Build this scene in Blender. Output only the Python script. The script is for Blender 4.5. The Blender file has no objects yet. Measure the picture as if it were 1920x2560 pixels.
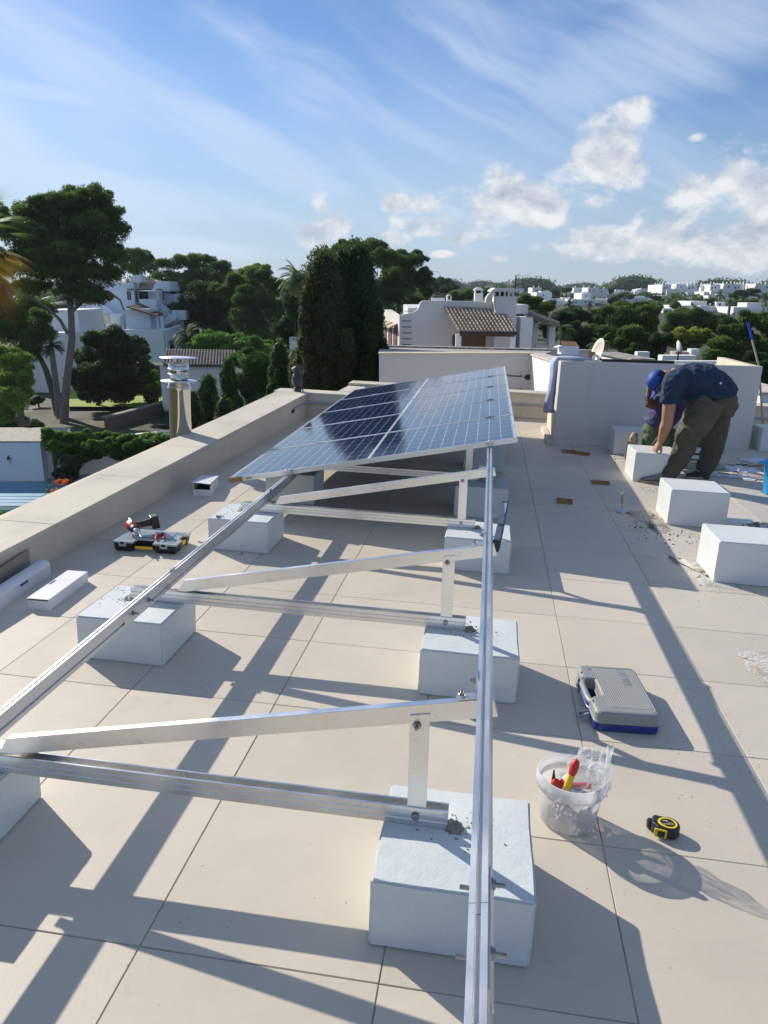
import bpy, bmesh, math, random
import numpy as np
from mathutils import Vector, Matrix, Euler
random.seed(7); RNG = np.random.default_rng(11)
SC = bpy.context.scene
COL = SC.collection
PI = math.pi
# ------------------------------------------------------------------ camera model
FPX, RP, RR, RY, CZ = 1888.75, 0.26737, 0.0427966, -0.129417, 1.5567
PITCH = math.radians(16.37)
CAM = Vector((0, 0, CZ))
def basis(pi, ro, ya):
    fw = np.array([math.sin(ya)*math.cos(pi), math.cos(ya)*math.cos(pi), -math.sin(pi)])
    r0 = np.array([math.cos(ya), -math.sin(ya), 0.]); u0 = np.cross(r0, fw)
    return fw, math.cos(ro)*r0+math.sin(ro)*u0, -math.sin(ro)*r0+math.cos(ro)*u0
FR, R_R, U_R = basis(RP, RR, RY)          # the roof slopes a little: its own frame
FG, R_G, U_G = basis(PITCH, 0, 0)         # the level world
Rm = np.column_stack([R_G, U_G, FG]) @ np.column_stack([R_R, U_R, FR]).T
ROOF = Matrix.Translation(CAM) @ Matrix(Rm.tolist()).to_4x4() @ Matrix.Translation(-CAM)
def G(u, v, z=0.0):      # roof frame: point of the plane z seen at photo pixel u,v
    d = FR+((u-960)/FPX)*R_R-((v-1280)/FPX)*U_R
    return Vector(np.array([0, 0, CZ])+d*(z-CZ)/d[2])
def AY(u, v, Y):
    d = FR+((u-960)/FPX)*R_R-((v-1280)/FPX)*U_R
    return Vector(np.array([0, 0, CZ])+d*Y/d[1])
def W(u, v, D):          # level world: point at forward distance D
    d = FG+((u-960)/FPX)*R_G-((v-1280)/FPX)*U_G
    return Vector(np.array([0, 0, CZ])+d*D/d[1])
def WZ(u, v, z):
    d = FG+((u-960)/FPX)*R_G-((v-1280)/FPX)*U_G
    return Vector(np.array([0, 0, CZ])+d*(z-CZ)/d[2])
# ------------------------------------------------------------------ mesh builder
class MB:
    def __init__(s): s.v = []; s.f = []; s.sm = []
    def add(s, vs, fs, smooth=False, M=None):
        n = len(s.v)
        for p in vs:
            p = Vector(p)
            if M is not None: p = M @ p
            s.v.append((p.x, p.y, p.z))
        for f in fs: s.f.append(tuple(i+n for i in f)); s.sm.append(smooth)
        return s
    def box(s, x0, x1, y0, y1, z0, z1, M=None):
        vs = [(x0,y0,z0),(x1,y0,z0),(x1,y1,z0),(x0,y1,z0),(x0,y0,z1),(x1,y0,z1),(x1,y1,z1),(x0,y1,z1)]
        return s.add(vs, [(0,3,2,1),(4,5,6,7),(0,1,5,4),(1,2,6,5),(2,3,7,6),(3,0,4,7)], False, M)
    def hexa(s, b, t):      # 4 bottom points, 4 top points, counter-clockwise from above
        return s.add(list(b)+list(t), [(0,3,2,1),(4,5,6,7),(0,1,5,4),(1,2,6,5),(2,3,7,6),(3,0,4,7)])
    def prism(s, poly, axis, a, b, M=None):   # poly in the 2 other axes, extruded along axis from a to b
        n = len(poly)
        def P(q, t):
            return {'x': (t, q[0], q[1]), 'y': (q[0], t, q[1]), 'z': (q[0], q[1], t)}[axis]
        vs = [P(q, a) for q in poly]+[P(q, b) for q in poly]
        fs = [(i, (i+1) % n, n+(i+1) % n, n+i) for i in range(n)]
        fs += [tuple(range(n-1, -1, -1)), tuple(range(n, 2*n))]
        return s.add(vs, fs, False, M)
    def tube(s, pts, rad, n=10, smooth=True, cap=True, M=None, flat=1.0, side=None):
        pts = [Vector(p) for p in pts]; k = len(pts)
        rad = [rad]*k if not hasattr(rad, '__len__') else rad
        vs = []; fs = []
        up = None
        for i, p in enumerate(pts):
            t = (pts[min(i+1, k-1)]-pts[max(i-1, 0)])
            if t.length < 1e-9: t = Vector((0, 0, 1))
            t.normalize()
            if side is not None:
                a = Vector(side)-t*t.dot(Vector(side)); a.normalize()
            else:
                if up is None: up = Vector((0, 0, 1)) if abs(t.z) < .9 else Vector((1, 0, 0))
                a = up-t*t.dot(up)
                if a.length < 1e-6: a = t.orthogonal()
                a.normalize(); up = a
            b = t.cross(a)
            r = rad[i]; r1, r2 = (r if hasattr(r, '__len__') else (r, r*flat))
            for j in range(n):
                th = 2*PI*j/n
                vs.append(p+a*(r1*math.cos(th))+b*(r2*math.sin(th)))
        for i in range(k-1):
            for j in range(n):
                fs.append((i*n+j, i*n+(j+1) % n, (i+1)*n+(j+1) % n, (i+1)*n+j))
        s.add(vs, fs, smooth, M)
        if cap:
            s.add([vs[j] for j in range(n)], [tuple(range(n-1, -1, -1))], False, M)
            s.add([vs[(k-1)*n+j] for j in range(n)], [tuple(range(n))], False, M)
        return s
    def cyl(s, p0, p1, r, n=16, M=None): return s.tube([p0, p1], r, n, True, True, M)
    def lathe(s, prof, n=24, c=(0,0,0), M=None, smooth=True, a0=0, a1=2*PI):
        vs = []; fs = []; k = len(prof)
        full = abs(a1-a0-2*PI) < 1e-6; m = n if full else n+1
        for r, z in prof:
            for j in range(m):
                th = a0+(a1-a0)*j/n
                vs.append((c[0]+r*math.cos(th), c[1]+r*math.sin(th), c[2]+z))
        for i in range(k-1):
            for j in range(n):
                jj = (j+1) % m
                fs.append((i*m+j, i*m+jj, (i+1)*m+jj, (i+1)*m+j))
        return s.add(vs, fs, smooth, M)
    def ball(s, c, r, n=12, M=None):
        r = r if hasattr(r, '__len__') else (r, r, r); m = n//2+1
        prof = []
        vs = []; fs = []
        for i in range(m+1):
            ph = PI*i/m
            for j in range(n):
                th = 2*PI*j/n
                vs.append((c[0]+r[0]*math.sin(ph)*math.cos(th), c[1]+r[1]*math.sin(ph)*math.sin(th), c[2]+r[2]*math.cos(ph)))
        for i in range(m):
            for j in range(n):
                fs.append((i*n+j, (i+1)*n+j, (i+1)*n+(j+1) % n, i*n+(j+1) % n))
        return s.add(vs, fs, True, M)
    def ribbon(s, pts, w, nrm=(0,0,1), M=None):
        pts = [Vector(p) for p in pts]; vs = []; k = len(pts)
        ws = [w]*k if not hasattr(w, '__len__') else w
        for i, p in enumerate(pts):
            t = (pts[min(i+1, k-1)]-pts[max(i-1, 0)]).normalized()
            a = t.cross(Vector(nrm)).normalized()*ws[i]*.5
            vs += [p-a, p+a]
        return s.add(vs, [(2*i, 2*i+1, 2*i+3, 2*i+2) for i in range(k-1)], False, M)
    def build(s, name, mat, parent=None, bevel=0, seg=2, remesh=0, smooth_it=0, solid=0, weld=False, attr=None):
        me = bpy.data.meshes.new(name)
        me.from_pydata(s.v, [], s.f); me.update()
        if weld:
            bm = bmesh.new(); bm.from_mesh(me); bmesh.ops.remove_doubles(bm, verts=bm.verts, dist=1e-5); bm.to_mesh(me); bm.free()
        else: me.polygons.foreach_set('use_smooth', s.sm)
        o = bpy.data.objects.new(name, me); COL.objects.link(o)
        for m in (mat if isinstance(mat, (list, tuple)) else [mat]): me.materials.append(m)
        if parent is not None: o.parent = parent
        if solid:
            q = o.modifiers.new('s', 'SOLIDIFY'); q.thickness = solid; q.offset = 0
        if remesh:
            q = o.modifiers.new('r', 'REMESH'); q.mode = 'VOXEL'; q.voxel_size = remesh; q.use_smooth_shade = True
            if smooth_it:
                q = o.modifiers.new('m', 'SMOOTH'); q.iterations = smooth_it; q.factor = .5
        if bevel:
            q = o.modifiers.new('b', 'BEVEL'); q.width = bevel; q.segments = seg; q.limit_method = 'ANGLE'; q.angle_limit = math.radians(35)
            q.harden_normals = False
        if attr is not None:
            a = me.attributes.new('var', 'FLOAT', 'FACE'); a.data.foreach_set('value', attr)
        return o
def loft(rings, smooth=False, cap=True):       # list of rings of equal length (3D points)
    mb = MB(); n = len(rings[0]); vs = [p for r in rings for p in r]; fs = []
    for k in range(len(rings)-1):
        for i in range(n): fs.append((k*n+i, k*n+(i+1) % n, (k+1)*n+(i+1) % n, (k+1)*n+i))
    if cap: fs += [tuple(range(n-1, -1, -1)), tuple(range((len(rings)-1)*n, len(rings)*n))]
    return mb.add(vs, fs, smooth)
ROOFSET = []
def tag(o, label=None, cat=None, group=None, kind=None, roof=False):
    if label: o['label'] = label
    if cat: o['category'] = cat
    if group: o['group'] = group
    if kind: o['kind'] = kind
    if roof: ROOFSET.append(o)
    return o
def thing(name, label, cat, loc=(0,0,0), rotz=0, group=None, roof=True):
    o = bpy.data.objects.new(name, None); COL.objects.link(o)
    o.empty_display_size = .1
    o.location = loc; o.rotation_euler = (0, 0, rotz)
    return tag(o, label, cat, group, None, roof)
def copy_tree(o, parent=None):
    c = o.copy(); COL.objects.link(c)
    if parent is not None: c.parent = parent
    for ch in list(o.children): copy_tree(ch, c)
    return c
def finish_roof():
    for o in ROOFSET:
        L = Matrix.LocRotScale(o.location, o.rotation_euler, o.scale)
        M = ROOF @ L
        o.rotation_mode = 'QUATERNION'
        loc, q, sc = M.decompose(); o.location = loc; o.rotation_quaternion = q; o.scale = sc
# ------------------------------------------------------------------ materials
def srgb(r, g, b):
    f = lambda c: (c/255/12.92) if c/255 <= .04045 else ((c/255+.055)/1.055)**2.4
    return (f(r), f(g), f(b), 1)
def c4(c): return (c[0], c[1], c[2], 1)
def mk(name, col, rough=.6, metal=0., var=.12, vs=3., bump=0., bs=40., col2=None, mixs=6., mixr=(.45,.6), spec=.5,
       trans=0., alpha=1., coat=0., fine=0., fs=200., stretch=None, emis=None, detail=4.):
    m = bpy.data.materials.new(name); m.use_nodes = True
    nt = m.node_tree; N = nt.nodes; L = nt.links
    b = N['Principled BSDF']
    b.inputs['Roughness'].default_value = rough; b.inputs['Metallic'].default_value = metal
    b.inputs['Specular IOR Level'].default_value = spec
    b.inputs['Transmission Weight'].default_value = trans; b.inputs['Alpha'].default_value = alpha
    b.inputs['Coat Weight'].default_value = coat
    tc = N.new('ShaderNodeTexCoord'); src = tc.outputs['Object']
    if stretch:
        mp = N.new('ShaderNodeMapping'); mp.inputs['Scale'].default_value = stretch
        L.new(src, mp.inputs['Vector']); src = mp.outputs['Vector']
    cur = None
    if col2 is not None:
        n2 = N.new('ShaderNodeTexNoise'); n2.inputs['Scale'].default_value = mixs; n2.inputs['Detail'].default_value = 5
        n2.inputs['Roughness'].default_value = .6
        L.new(src, n2.inputs['Vector'])
        mr = N.new('ShaderNodeMapRange'); mr.inputs[1].default_value = mixr[0]; mr.inputs[2].default_value = mixr[1]
        L.new(n2.outputs['Fac'], mr.inputs[0])
        mx = N.new('ShaderNodeMix'); mx.data_type = 'RGBA'
        mx.inputs[6].default_value = c4(col); mx.inputs[7].default_value = c4(col2)
        L.new(mr.outputs[0], mx.inputs[0]); cur = mx.outputs[2]
    n1 = N.new('ShaderNodeTexNoise'); n1.inputs['Scale'].default_value = vs; n1.inputs['Detail'].default_value = detail
    L.new(src, n1.inputs['Vector'])
    mr1 = N.new('ShaderNodeMapRange'); mr1.inputs[1].default_value = .25; mr1.inputs[2].default_value = .75
    mr1.inputs[3].default_value = 1-var; mr1.inputs[4].default_value = 1+var
    L.new(n1.outputs['Fac'], mr1.inputs[0])
    vm = N.new('ShaderNodeVectorMath'); vm.operation = 'SCALE'
    if cur is None: vm.inputs[0].default_value = col[:3]
    else: L.new(cur, vm.inputs[0])
    L.new(mr1.outputs[0], vm.inputs['Scale'])
    out = vm.outputs[0]
    if fine:
        n3 = N.new('ShaderNodeTexNoise'); n3.inputs['Scale'].default_value = fs; n3.inputs['Detail'].default_value = 2
        L.new(src, n3.inputs['Vector'])
        mr3 = N.new('ShaderNodeMapRange'); mr3.inputs[1].default_value = .3; mr3.inputs[2].default_value = .7
        mr3.inputs[3].default_value = 1-fine; mr3.inputs[4].default_value = 1+fine
        L.new(n3.outputs['Fac'], mr3.inputs[0])
        v2 = N.new('ShaderNodeVectorMath'); v2.operation = 'SCALE'
        L.new(out, v2.inputs[0]); L.new(mr3.outputs[0], v2.inputs['Scale']); out = v2.outputs[0]
    L.new(out, b.inputs['Base Color'])
    # roughness variation
    rr = N.new('ShaderNodeMapRange'); rr.inputs[1].default_value = .3; rr.inputs[2].default_value = .7
    rr.inputs[3].default_value = max(rough*.8, .02); rr.inputs[4].default_value = min(rough*1.2+.01, 1)
    L.new(n1.outputs['Fac'], rr.inputs[0]); L.new(rr.outputs[0], b.inputs['Roughness'])
    if bump:
        nb = N.new('ShaderNodeTexNoise'); nb.inputs['Scale'].default_value = bs; nb.inputs['Detail'].default_value = 4
        L.new(src, nb.inputs['Vector'])
        bp = N.new('ShaderNodeBump'); bp.inputs['Strength'].default_value = bump; bp.inputs['Distance'].default_value = .01
        L.new(nb.outputs['Fac'], bp.inputs['Height']); L.new(bp.outputs[0], b.inputs['Normal'])
    if emis:
        b.inputs['Emission Color'].default_value = c4(emis); b.inputs['Emission Strength'].default_value = 1
    return m
M = {}
M['block'] = mk('painted_plaster', (.61,.65,.655), .55, 0, .05, 4, .13, 110, col2=(.55,.585,.59), mixs=5, mixr=(.5,.75), fine=.02, fs=60)
M['block_r'] = mk('fresh_white_paint', (.66,.685,.68), .5, 0, .03, 2, .1, 30)
M['mortar'] = mk('grey_mortar', (.27,.245,.21), .9, 0, .3, 40, .9, 120)
M['lmortar'] = mk('pale_mortar', (.55,.53,.47), .9, 0, .2, 40, .9, 120)
M['alu'] = mk('aluminium', (.66,.67,.69), .36, 1, .06, 4, .04, 300, stretch=(1,1,1))
M['alu_in'] = mk('aluminium_slot', (.45,.46,.48), .45, 1, .1, 6)
M['galv'] = mk('mill_finish_aluminium', (.80,.79,.77), .30, 1, .10, 7, .05, 60, col2=(.62,.60,.57), mixs=14, mixr=(.55,.8), fine=.04)
M['steel'] = mk('bolt_steel', (.33,.32,.31), .3, 1, .1, 40)
M['darkmetal'] = mk('dark_metal', (.06,.06,.065), .45, .8, .1, 20)
M['mirror'] = mk('stainless_steel', (.72,.71,.68), .07, 1, .05, 8)
M['mirror_b'] = mk('brushed_lid_steel', (.82,.82,.82), .45, 1, .05, 8)
M['cream'] = mk('cream_render', (.62,.55,.44), .8, 0, .05, 1.5, .12, 60, col2=(.53,.47,.385), mixs=1.6, mixr=(.52,.75), stretch=(2,2,.6))
M['grwall'] = mk('white_render', (.62,.60,.57), .8, 0, .04, 1.0, .1, 50, col2=(.55,.535,.51), mixs=1.4, mixr=(.5,.78), stretch=(2,2,.5))
M['coping'] = mk('sandstone_coping', (.56,.51,.42), .75, 0, .12, 2.2, .2, 50, col2=(.40,.37,.31), mixs=1.6, mixr=(.5,.8), fine=.05, fs=90)
M['white'] = mk('white_plaster', (.74,.745,.74), .85, 0, .05, .35, .06, 20)
M['whiteold'] = mk('stained_plaster', (.64,.625,.615), .85, 0, .08, .5, .06, 20, col2=(.44,.43,.42), mixs=.45, mixr=(.62,.82))
M['wood'] = mk('brown_shutter', (.13,.062,.032), .6, 0, .25, 6)
M['dark'] = mk('dark_opening', (.02,.022,.026), .4, 0, .1, 3)
M['darkwood'] = mk('dark_timber', (.055,.045,.04), .7, 0, .2, 8)
M['glass'] = mk('window_glass', (.03,.04,.05), .08, 0, .1, 3)
M['blackpl'] = mk('black_plastic', (.018,.019,.021), .42, 0, .15, 10, .1, 200)
M['clearpl'] = mk('lid_plastic', (.42,.45,.45), .25, 0, .05, 5)
M['yellowpl'] = mk('yellow_plastic', (.75,.48,.02), .4, 0, .05, 5)
M['redpl'] = mk('red_plastic', (.50,.03,.02), .4, 0, .1, 20)
M['card'] = mk('brown_cardboard', (.30,.17,.075), .8, 0, .15, 12)
M['cardw'] = mk('white_cardboard', (.72,.71,.74), .55, 0, .04, 4)
M['cardin'] = mk('grey_board_inside', (.30,.26,.22), .8, 0, .1, 8)
M['indigo'] = mk('indigo_print', (.06,.05,.28), .5, 0, .05, 5)
M['casegrey'] = mk('grey_case_plastic', (.27,.28,.275), .42, 0, .05, 8, .08, 260)
M['caseblue'] = mk('blue_case_plastic', (.012,.035,.20), .38, 0, .08, 8)
M['bluepl'] = mk('bright_blue_plastic', (.0,.36,.80), .35, 0, .04, 4)
M['greenpl'] = mk('green_plastic', (.0,.14,.025), .5, 0, .15, 30)
M['rubber'] = mk('mortar_crusted_rubber', (.10,.105,.11), .8, 0, .2, 9, .5, 60, col2=(.42,.41,.38), mixs=9, mixr=(.48,.58))
M['stick'] = mk('pale_wood_stick', (.42,.34,.27), .6, 0, .12, 10, stretch=(4,4,.6))
M['stickblue'] = mk('blue_grip', (.01,.06,.5), .4, 0, .05, 5)
M['owl'] = mk('dark_slate_plastic', (.035,.04,.055), .4, 0, .2, 30, .5, 45)
M['owlg'] = mk('grey_chest_plastic', (.20,.20,.20), .5, 0, .2, 30, .5, 45)
M['conduit'] = mk('grey_conduit', (.34,.36,.41), .5, 0, .08, 6)
M['skin'] = mk('skin_tanned', (.40,.20,.125), .5, 0, .08, 12, .08, 120)
M['skind'] = mk('skin_dark', (.095,.05,.032), .5, 0, .08, 12, .08, 120)
M['tshirt'] = mk('navy_tshirt', (.009,.031,.066), .85, 0, .1, 8, .9, 9)
M['tshirt2'] = mk('violet_tshirt', (.045,.04,.13), .85, 0, .12, 8, .8, 9)
M['trous'] = mk('olive_trousers', (.075,.066,.043), .85, 0, .12, 5, 1., 7, col2=(.085,.078,.055), mixs=4)
M['trous2'] = mk('green_trousers', (.055,.088,.05), .85, 0, .15, 6, .8, 8)
M['cap'] = mk('blue_cap', (.01,.06,.34), .7, 0, .08, 8)
M['capd'] = mk('cap_mesh', (.01,.013,.03), .8, 0, .08, 30)
M['shoe'] = mk('grey_shoe', (.22,.19,.17), .7, 0, .25, 20, .3, 60)
M['sole'] = mk('rubber_sole', (.36,.29,.20), .7, 0, .15, 14, .5, 60)
M['ink'] = mk('tattoo_ink', (.035,.03,.03), .6)
M['hair'] = mk('dark_hair', (.03,.02,.015), .7, 0, .2, 60, .5, 200)
M['denim'] = mk('pale_blue_fleece', (.42,.46,.62), .9, 0, .08, 10, .8, 14)
M['bottle'] = mk('green_bottle', (.01,.12,.10), .2, 0, .15, 12)
M['label_w'] = mk('white_label', (.68,.72,.75), .5, 0, .04, 4)
M['ray'] = mk('white_rag', (.60,.63,.68), .85, 0, .06, 6)
M['gritdark'] = mk('dark_grit', (.05,.045,.04), .9)
M['yellow_tape'] = mk('tape_yellow', (.82,.60,.02), .35, 0, .04, 6)
M['letter_y'] = mk('yellow_letters', (.75,.65,.15), .5)
M['letter_w'] = mk('white_letters', (.75,.75,.75), .5)
M['casetext'] = mk('moulded_letters', (.26,.27,.27), .45)
# ------------------------------------------------------------------ tiled roof terrace
def floor_material():
    m = bpy.data.materials.new('porcelain_tile'); m.use_nodes = True
    nt = m.node_tree; N = nt.nodes; L = nt.links; b = N['Principled BSDF']
    tc = N.new('ShaderNodeTexCoord'); at = N.new('ShaderNodeAttribute'); at.attribute_name = 'var'
    def noise(sc, det=4, ro=.5, dist=0, vec=None):
        n = N.new('ShaderNodeTexNoise'); n.inputs['Scale'].default_value = sc; n.inputs['Detail'].default_value = det
        n.inputs['Roughness'].default_value = ro; n.inputs['Distortion'].default_value = dist
        L.new(vec or tc.outputs['Object'], n.inputs['Vector']); return n.outputs['Fac']
    def mr(x, a, bb, c, d):
        q = N.new('ShaderNodeMapRange'); q.inputs[1].default_value = a; q.inputs[2].default_value = bb
        q.inputs[3].default_value = c; q.inputs[4].default_value = d; L.new(x, q.inputs[0]); return q.outputs[0]
    def mul(a, c):
        q = N.new('ShaderNodeMath'); q.operation = 'MULTIPLY'; L.new(a, q.inputs[0])
        if isinstance(c, float): q.inputs[1].default_value = c
        else: L.new(c, q.inputs[1])
        return q.outputs[0]
    def mix(f, a, c):
        q = N.new('ShaderNodeMix'); q.data_type = 'RGBA'; L.new(f, q.inputs[0])
        for i, s in ((6, a), (7, c)):
            if isinstance(s, tuple): q.inputs[i].default_value = s
            else: L.new(s, q.inputs[i])
        return q.outputs[2]
    base = mix(mr(noise(1.7, 8, .68, .4), .38, .62, 0, 1), (.60,.54,.445,1), (.56,.505,.42,1))
    # dried scuffs: small pale swirls gathered in patches
    sc_ = mul(mr(noise(26, 6, .7, 1.6), .56, .66, 0, 1), mr(noise(1.7, 3), .52, .66, 0, .55))
    base = mix(sc_, base, (.60,.56,.50,1))
    base = mix(mr(noise(.55, 6, .7, .8), .52, .70, 0, .6), base, (.47,.43,.37,1))
    base = mix(mul(mr(noise(6.5, 8, .75, 1.2), .58, .72, 0, .7), mr(noise(.9, 3), .45, .6, 0, 1)), base, (.40,.36,.30,1))
    # grey cement dust, more of it towards the work area at the far right
    sep = N.new('ShaderNodeSeparateXYZ'); L.new(tc.outputs['Object'], sep.inputs[0])
    rx = mr(sep.outputs['X'], .6, 2.0, 0, 1); ry = mr(sep.outputs['Y'], 2.0, 6.0, .35, 1)
    dust = mul(mul(rx, ry), mr(noise(5, 6, .7, .6), .42, .62, 0, .75))
    base = mix(dust, base, (.52,.50,.475,1))
    dirt = mul(mul(rx, ry), mr(noise(11, 6, .75, 1.0), .60, .70, 0, .55))
    base = mix(dirt, base, (.20,.18,.155,1))
    # specks
    vo = N.new('ShaderNodeTexVoronoi'); vo.inputs['Scale'].default_value = 21; vo.inputs['Randomness'].default_value = 1
    L.new(tc.outputs['Object'], vo.inputs['Vector'])
    sp = mul(mr(vo.outputs['Distance'], .035, .075, 1, 0), mr(noise(2.3, 2), .5, .6, 0, .8))
    base = mix(sp, base, (.17,.15,.13,1))
    v2 = N.new('ShaderNodeVectorMath'); v2.operation = 'SCALE'; L.new(base, v2.inputs[0])
    L.new(mr(at.outputs['Fac'], 0, 1, .94, 1.045), v2.inputs['Scale'])
    L.new(v2.outputs[0], b.inputs['Base Color'])
    L.new(mr(noise(9, 5, .6), .3, .7, .42, .62), b.inputs['Roughness'])
    b.inputs['Specular IOR Level'].default_value = .35
    bp = N.new('ShaderNodeBump'); bp.inputs['Strength'].default_value = .12; bp.inputs['Distance'].default_value = .004
    L.new(noise(70, 5, .6), bp.inputs['Height']); L.new(bp.outputs[0], b.inputs['Normal'])
    return m
M['tile'] = floor_material()
M['grout'] = mk('grout', (.31,.275,.23), .95, 0, .2, 14, .3, 100, col2=(.52,.46,.38), mixs=2.2, mixr=(.40,.60))
mb = MB(); var = []
X0, Y0, TS, GP = -.75006, 1.42983, .6, .0015
FX0, FX1, FY0, FY1 = -2.52, 8.2, -3.2, 11.55
for i in range(-4, 16):
    for j in range(-9, 18):
        a, b_ = X0+TS*i, Y0+TS*j
        x0, x1, y0, y1 = max(a+GP, FX0), min(a+TS-GP, FX1), max(b_+GP, FY0), min(b_+TS-GP, FY1)
        if x1-x0 < .01 or y1-y0 < .01: continue
        v = random.random(); dz = random.uniform(-.0006, .0006)
        e = .0012
        mb.add([(x0,y0,-.003),(x1,y0,-.003),(x1,y1,-.003),(x0,y1,-.003),
                (x0+e,y0+e,dz),(x1-e,y0+e,dz),(x1-e,y1-e,dz),(x0+e,y1-e,dz)],
               [(4,5,6,7),(0,1,5,4),(1,2,6,5),(2,3,7,6),(3,0,4,7)])
        var += [v]*5
tag(mb.build('roof_floor', M['tile'], attr=var), kind='structure', roof=True)
tag(MB().add([(FX0-.1,FY0-.1,-.0035),(FX1,FY0-.1,-.0035),(FX1,FY1+.1,-.0035),(FX0-.1,FY1+.1,-.0035)], [(0,1,2,3)]).build('floor_grout', M['grout']), kind='structure', roof=True)
# the house carrying the roof
h = thing('house', 'cream house whose tiled roof terrace carries the solar frames', 'house', (0,0,0))
MB().box(-2.95, 8.3, -3.3, 11.75, -7.2, -.3).build('wall', M['cream'], h)
MB().box(-2.93, 8.28, -3.28, 11.73, -.298, -.006).build('roof_slab', M['cream'], h)
# parapet with stone coping (level, while the floor falls away)
pw = thing('parapet_wall', 'low cream parapet with stone coping round the left and far roof edge', 'wall', (0,0,0))
zt = lambda y: .15+.0175*y
mb = MB()
# main run, then short far run, a step out, the long far run
mb.hexa([(-2.93,-3.2,-.005),(-2.515,-3.2,-.005),(-2.515,10.385,-.005),(-2.97,10.385,-.005)],
        [(-2.93,-3.2,zt(-3.2)-.03),(-2.515,-3.2,zt(-3.2)-.03),(-2.515,10.385,zt(10.385)-.03),(-2.97,10.385,zt(10.385)-.03)])
mb.hexa([(-2.968,10.386,-.005),(-1.9,10.386,-.005),(-1.9,10.72,-.005),(-2.968,10.72,-.005)],
        [(-2.968,10.386,.302),(-1.9,10.386,.302),(-1.9,10.72,.302),(-2.968,10.72,.302)])
mb.box(-2.1, -1.899, 10.721, 11.58, -.005, .302)
mb.box(-2.1, 8.2, 11.581, 11.9, -.005, .345)
mb.build('wall', M['cream'], pw)
# skirting course seen along the far run
mb = MB()
x = -1.89
while x < 8:
    mb.box(x, min(x+.596, 8.2), 11.56, 11.58, .002, .115); x += .6
mb.build('skirting', M['cream'], pw, bevel=.003)
mb = MB()
y = -3.2
xo = lambda y: -2.84-.013*(y-3)
while y < 10.35:
    y1 = min(y+1.2-.004, 10.384)
    mb.hexa([(xo(y),y,zt(y)-.03),(-2.488,y,zt(y)-.03),(-2.488,y1,zt(y1)-.03),(xo(y1),y1,zt(y1)-.03)],
            [(xo(y),y,zt(y)),(-2.488,y,zt(y)),(-2.488,y1,zt(y1)),(xo(y1),y1,zt(y1))])
    y += 1.2
mb.hexa([(-2.99,10.386,.302),(-1.86,10.386,.302),(-1.86,10.76,.302),(-2.99,10.76,.302)],
        [(-2.99,10.386,.332),(-1.86,10.386,.332),(-1.86,10.76,.332),(-2.99,10.76,.332)])
mb.box(-2.14, -1.86, 10.761, 11.55, .303, .337)
x = -2.14
while x < 8.1:
    mb.box(x, min(x+1.196, 8.25), 11.551, 11.95, .346, .380); x += 1.2
mb.build('coping', M['coping'], pw, bevel=.004)
# conduit clipped to the inside of the parapet corner
cd = MB().tube([(-2.495,9.6,.175),(-2.495,9.7,.19),(-2.495,10.18,.2),(-2.485,10.3,.2),(-2.44,10.358,.2),(-2.3,10.368,.2),(-1.95,10.37,.2)], .013, 10)
cd = tag(cd.build('conduit', M['conduit']), 'thin grey conduit clipped inside the parapet corner below the owl', 'pipe', roof=True)
MB().cyl((-2.495,9.55,.165),(-2.495,9.62,.178), .016, 10).build('end_cap', M['blackpl'], cd)
cd2 = MB().tube([(-1.88,11.565,.20),(8.1,11.565,.20)], .017, 8)
tag(cd2.build('pipe', M['conduit']), 'long grey pipe running low along the far cream parapet', 'pipe', roof=True)
# white rendered box (stair head) at the right: four walls, open on top
sw = thing('stair_wall', 'waist-high white rendered enclosure behind the two workmen', 'wall', (0,0,0))
A, B, C_, D_ = Vector((.828,9.323,0)), Vector((3.289,9.912,0)), Vector((3.24,11.35,0)), Vector((.822,10.5,0))
def wall(mb, p, q, t, z, z0=-.005):     # wall from p to q, thickness t to the left of p->q
    d = (q-p).normalized(); n = Vector((-d.y, d.x, 0))*t
    mb.hexa([p+Vector((0,0,z0)), q+Vector((0,0,z0)), q+n+Vector((0,0,z0)), p+n+Vector((0,0,z0))],
            [p+Vector((0,0,z)), q+Vector((0,0,z+.025)), q+n+Vector((0,0,z+.025)), p+n+Vector((0,0,z))])
mb = MB(); wall(mb, A, B, .10, 1.0); mb.build('front_wall', M['grwall'], sw, bevel=.004)
mb = MB(); wall(mb, D_+Vector((0,0,0)), A+Vector((0,.102,0)), .10, .985); mb.build('side_wall', M['cream'], sw, bevel=.004)
mb = MB(); wall(mb, B+Vector((0,.101,0)), C_, .10, 1.02); mb.build('side_wall', M['cream'], sw, bevel=.004)
mb = MB(); wall(mb, C_+Vector((-.102,0,0)), D_+Vector((.102,.03,0)), .10, .93); mb.build('back_wall', M['grwall'], sw, bevel=.004)
cb = MB(); cb.hexa([(.745,9.22,0),(.825,9.25,0),(.818,10.45,0),(.74,10.42,0)], [(.748,9.225,.055),(.822,9.255,.055),(.815,10.445,.06),(.745,10.415,.06)])
tag(cb.build('kerb_stone', M['coping'], bevel=.008), 'narrow stone kerb at the foot of the stair enclosure, left side', 'kerb', roof=True)
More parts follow.
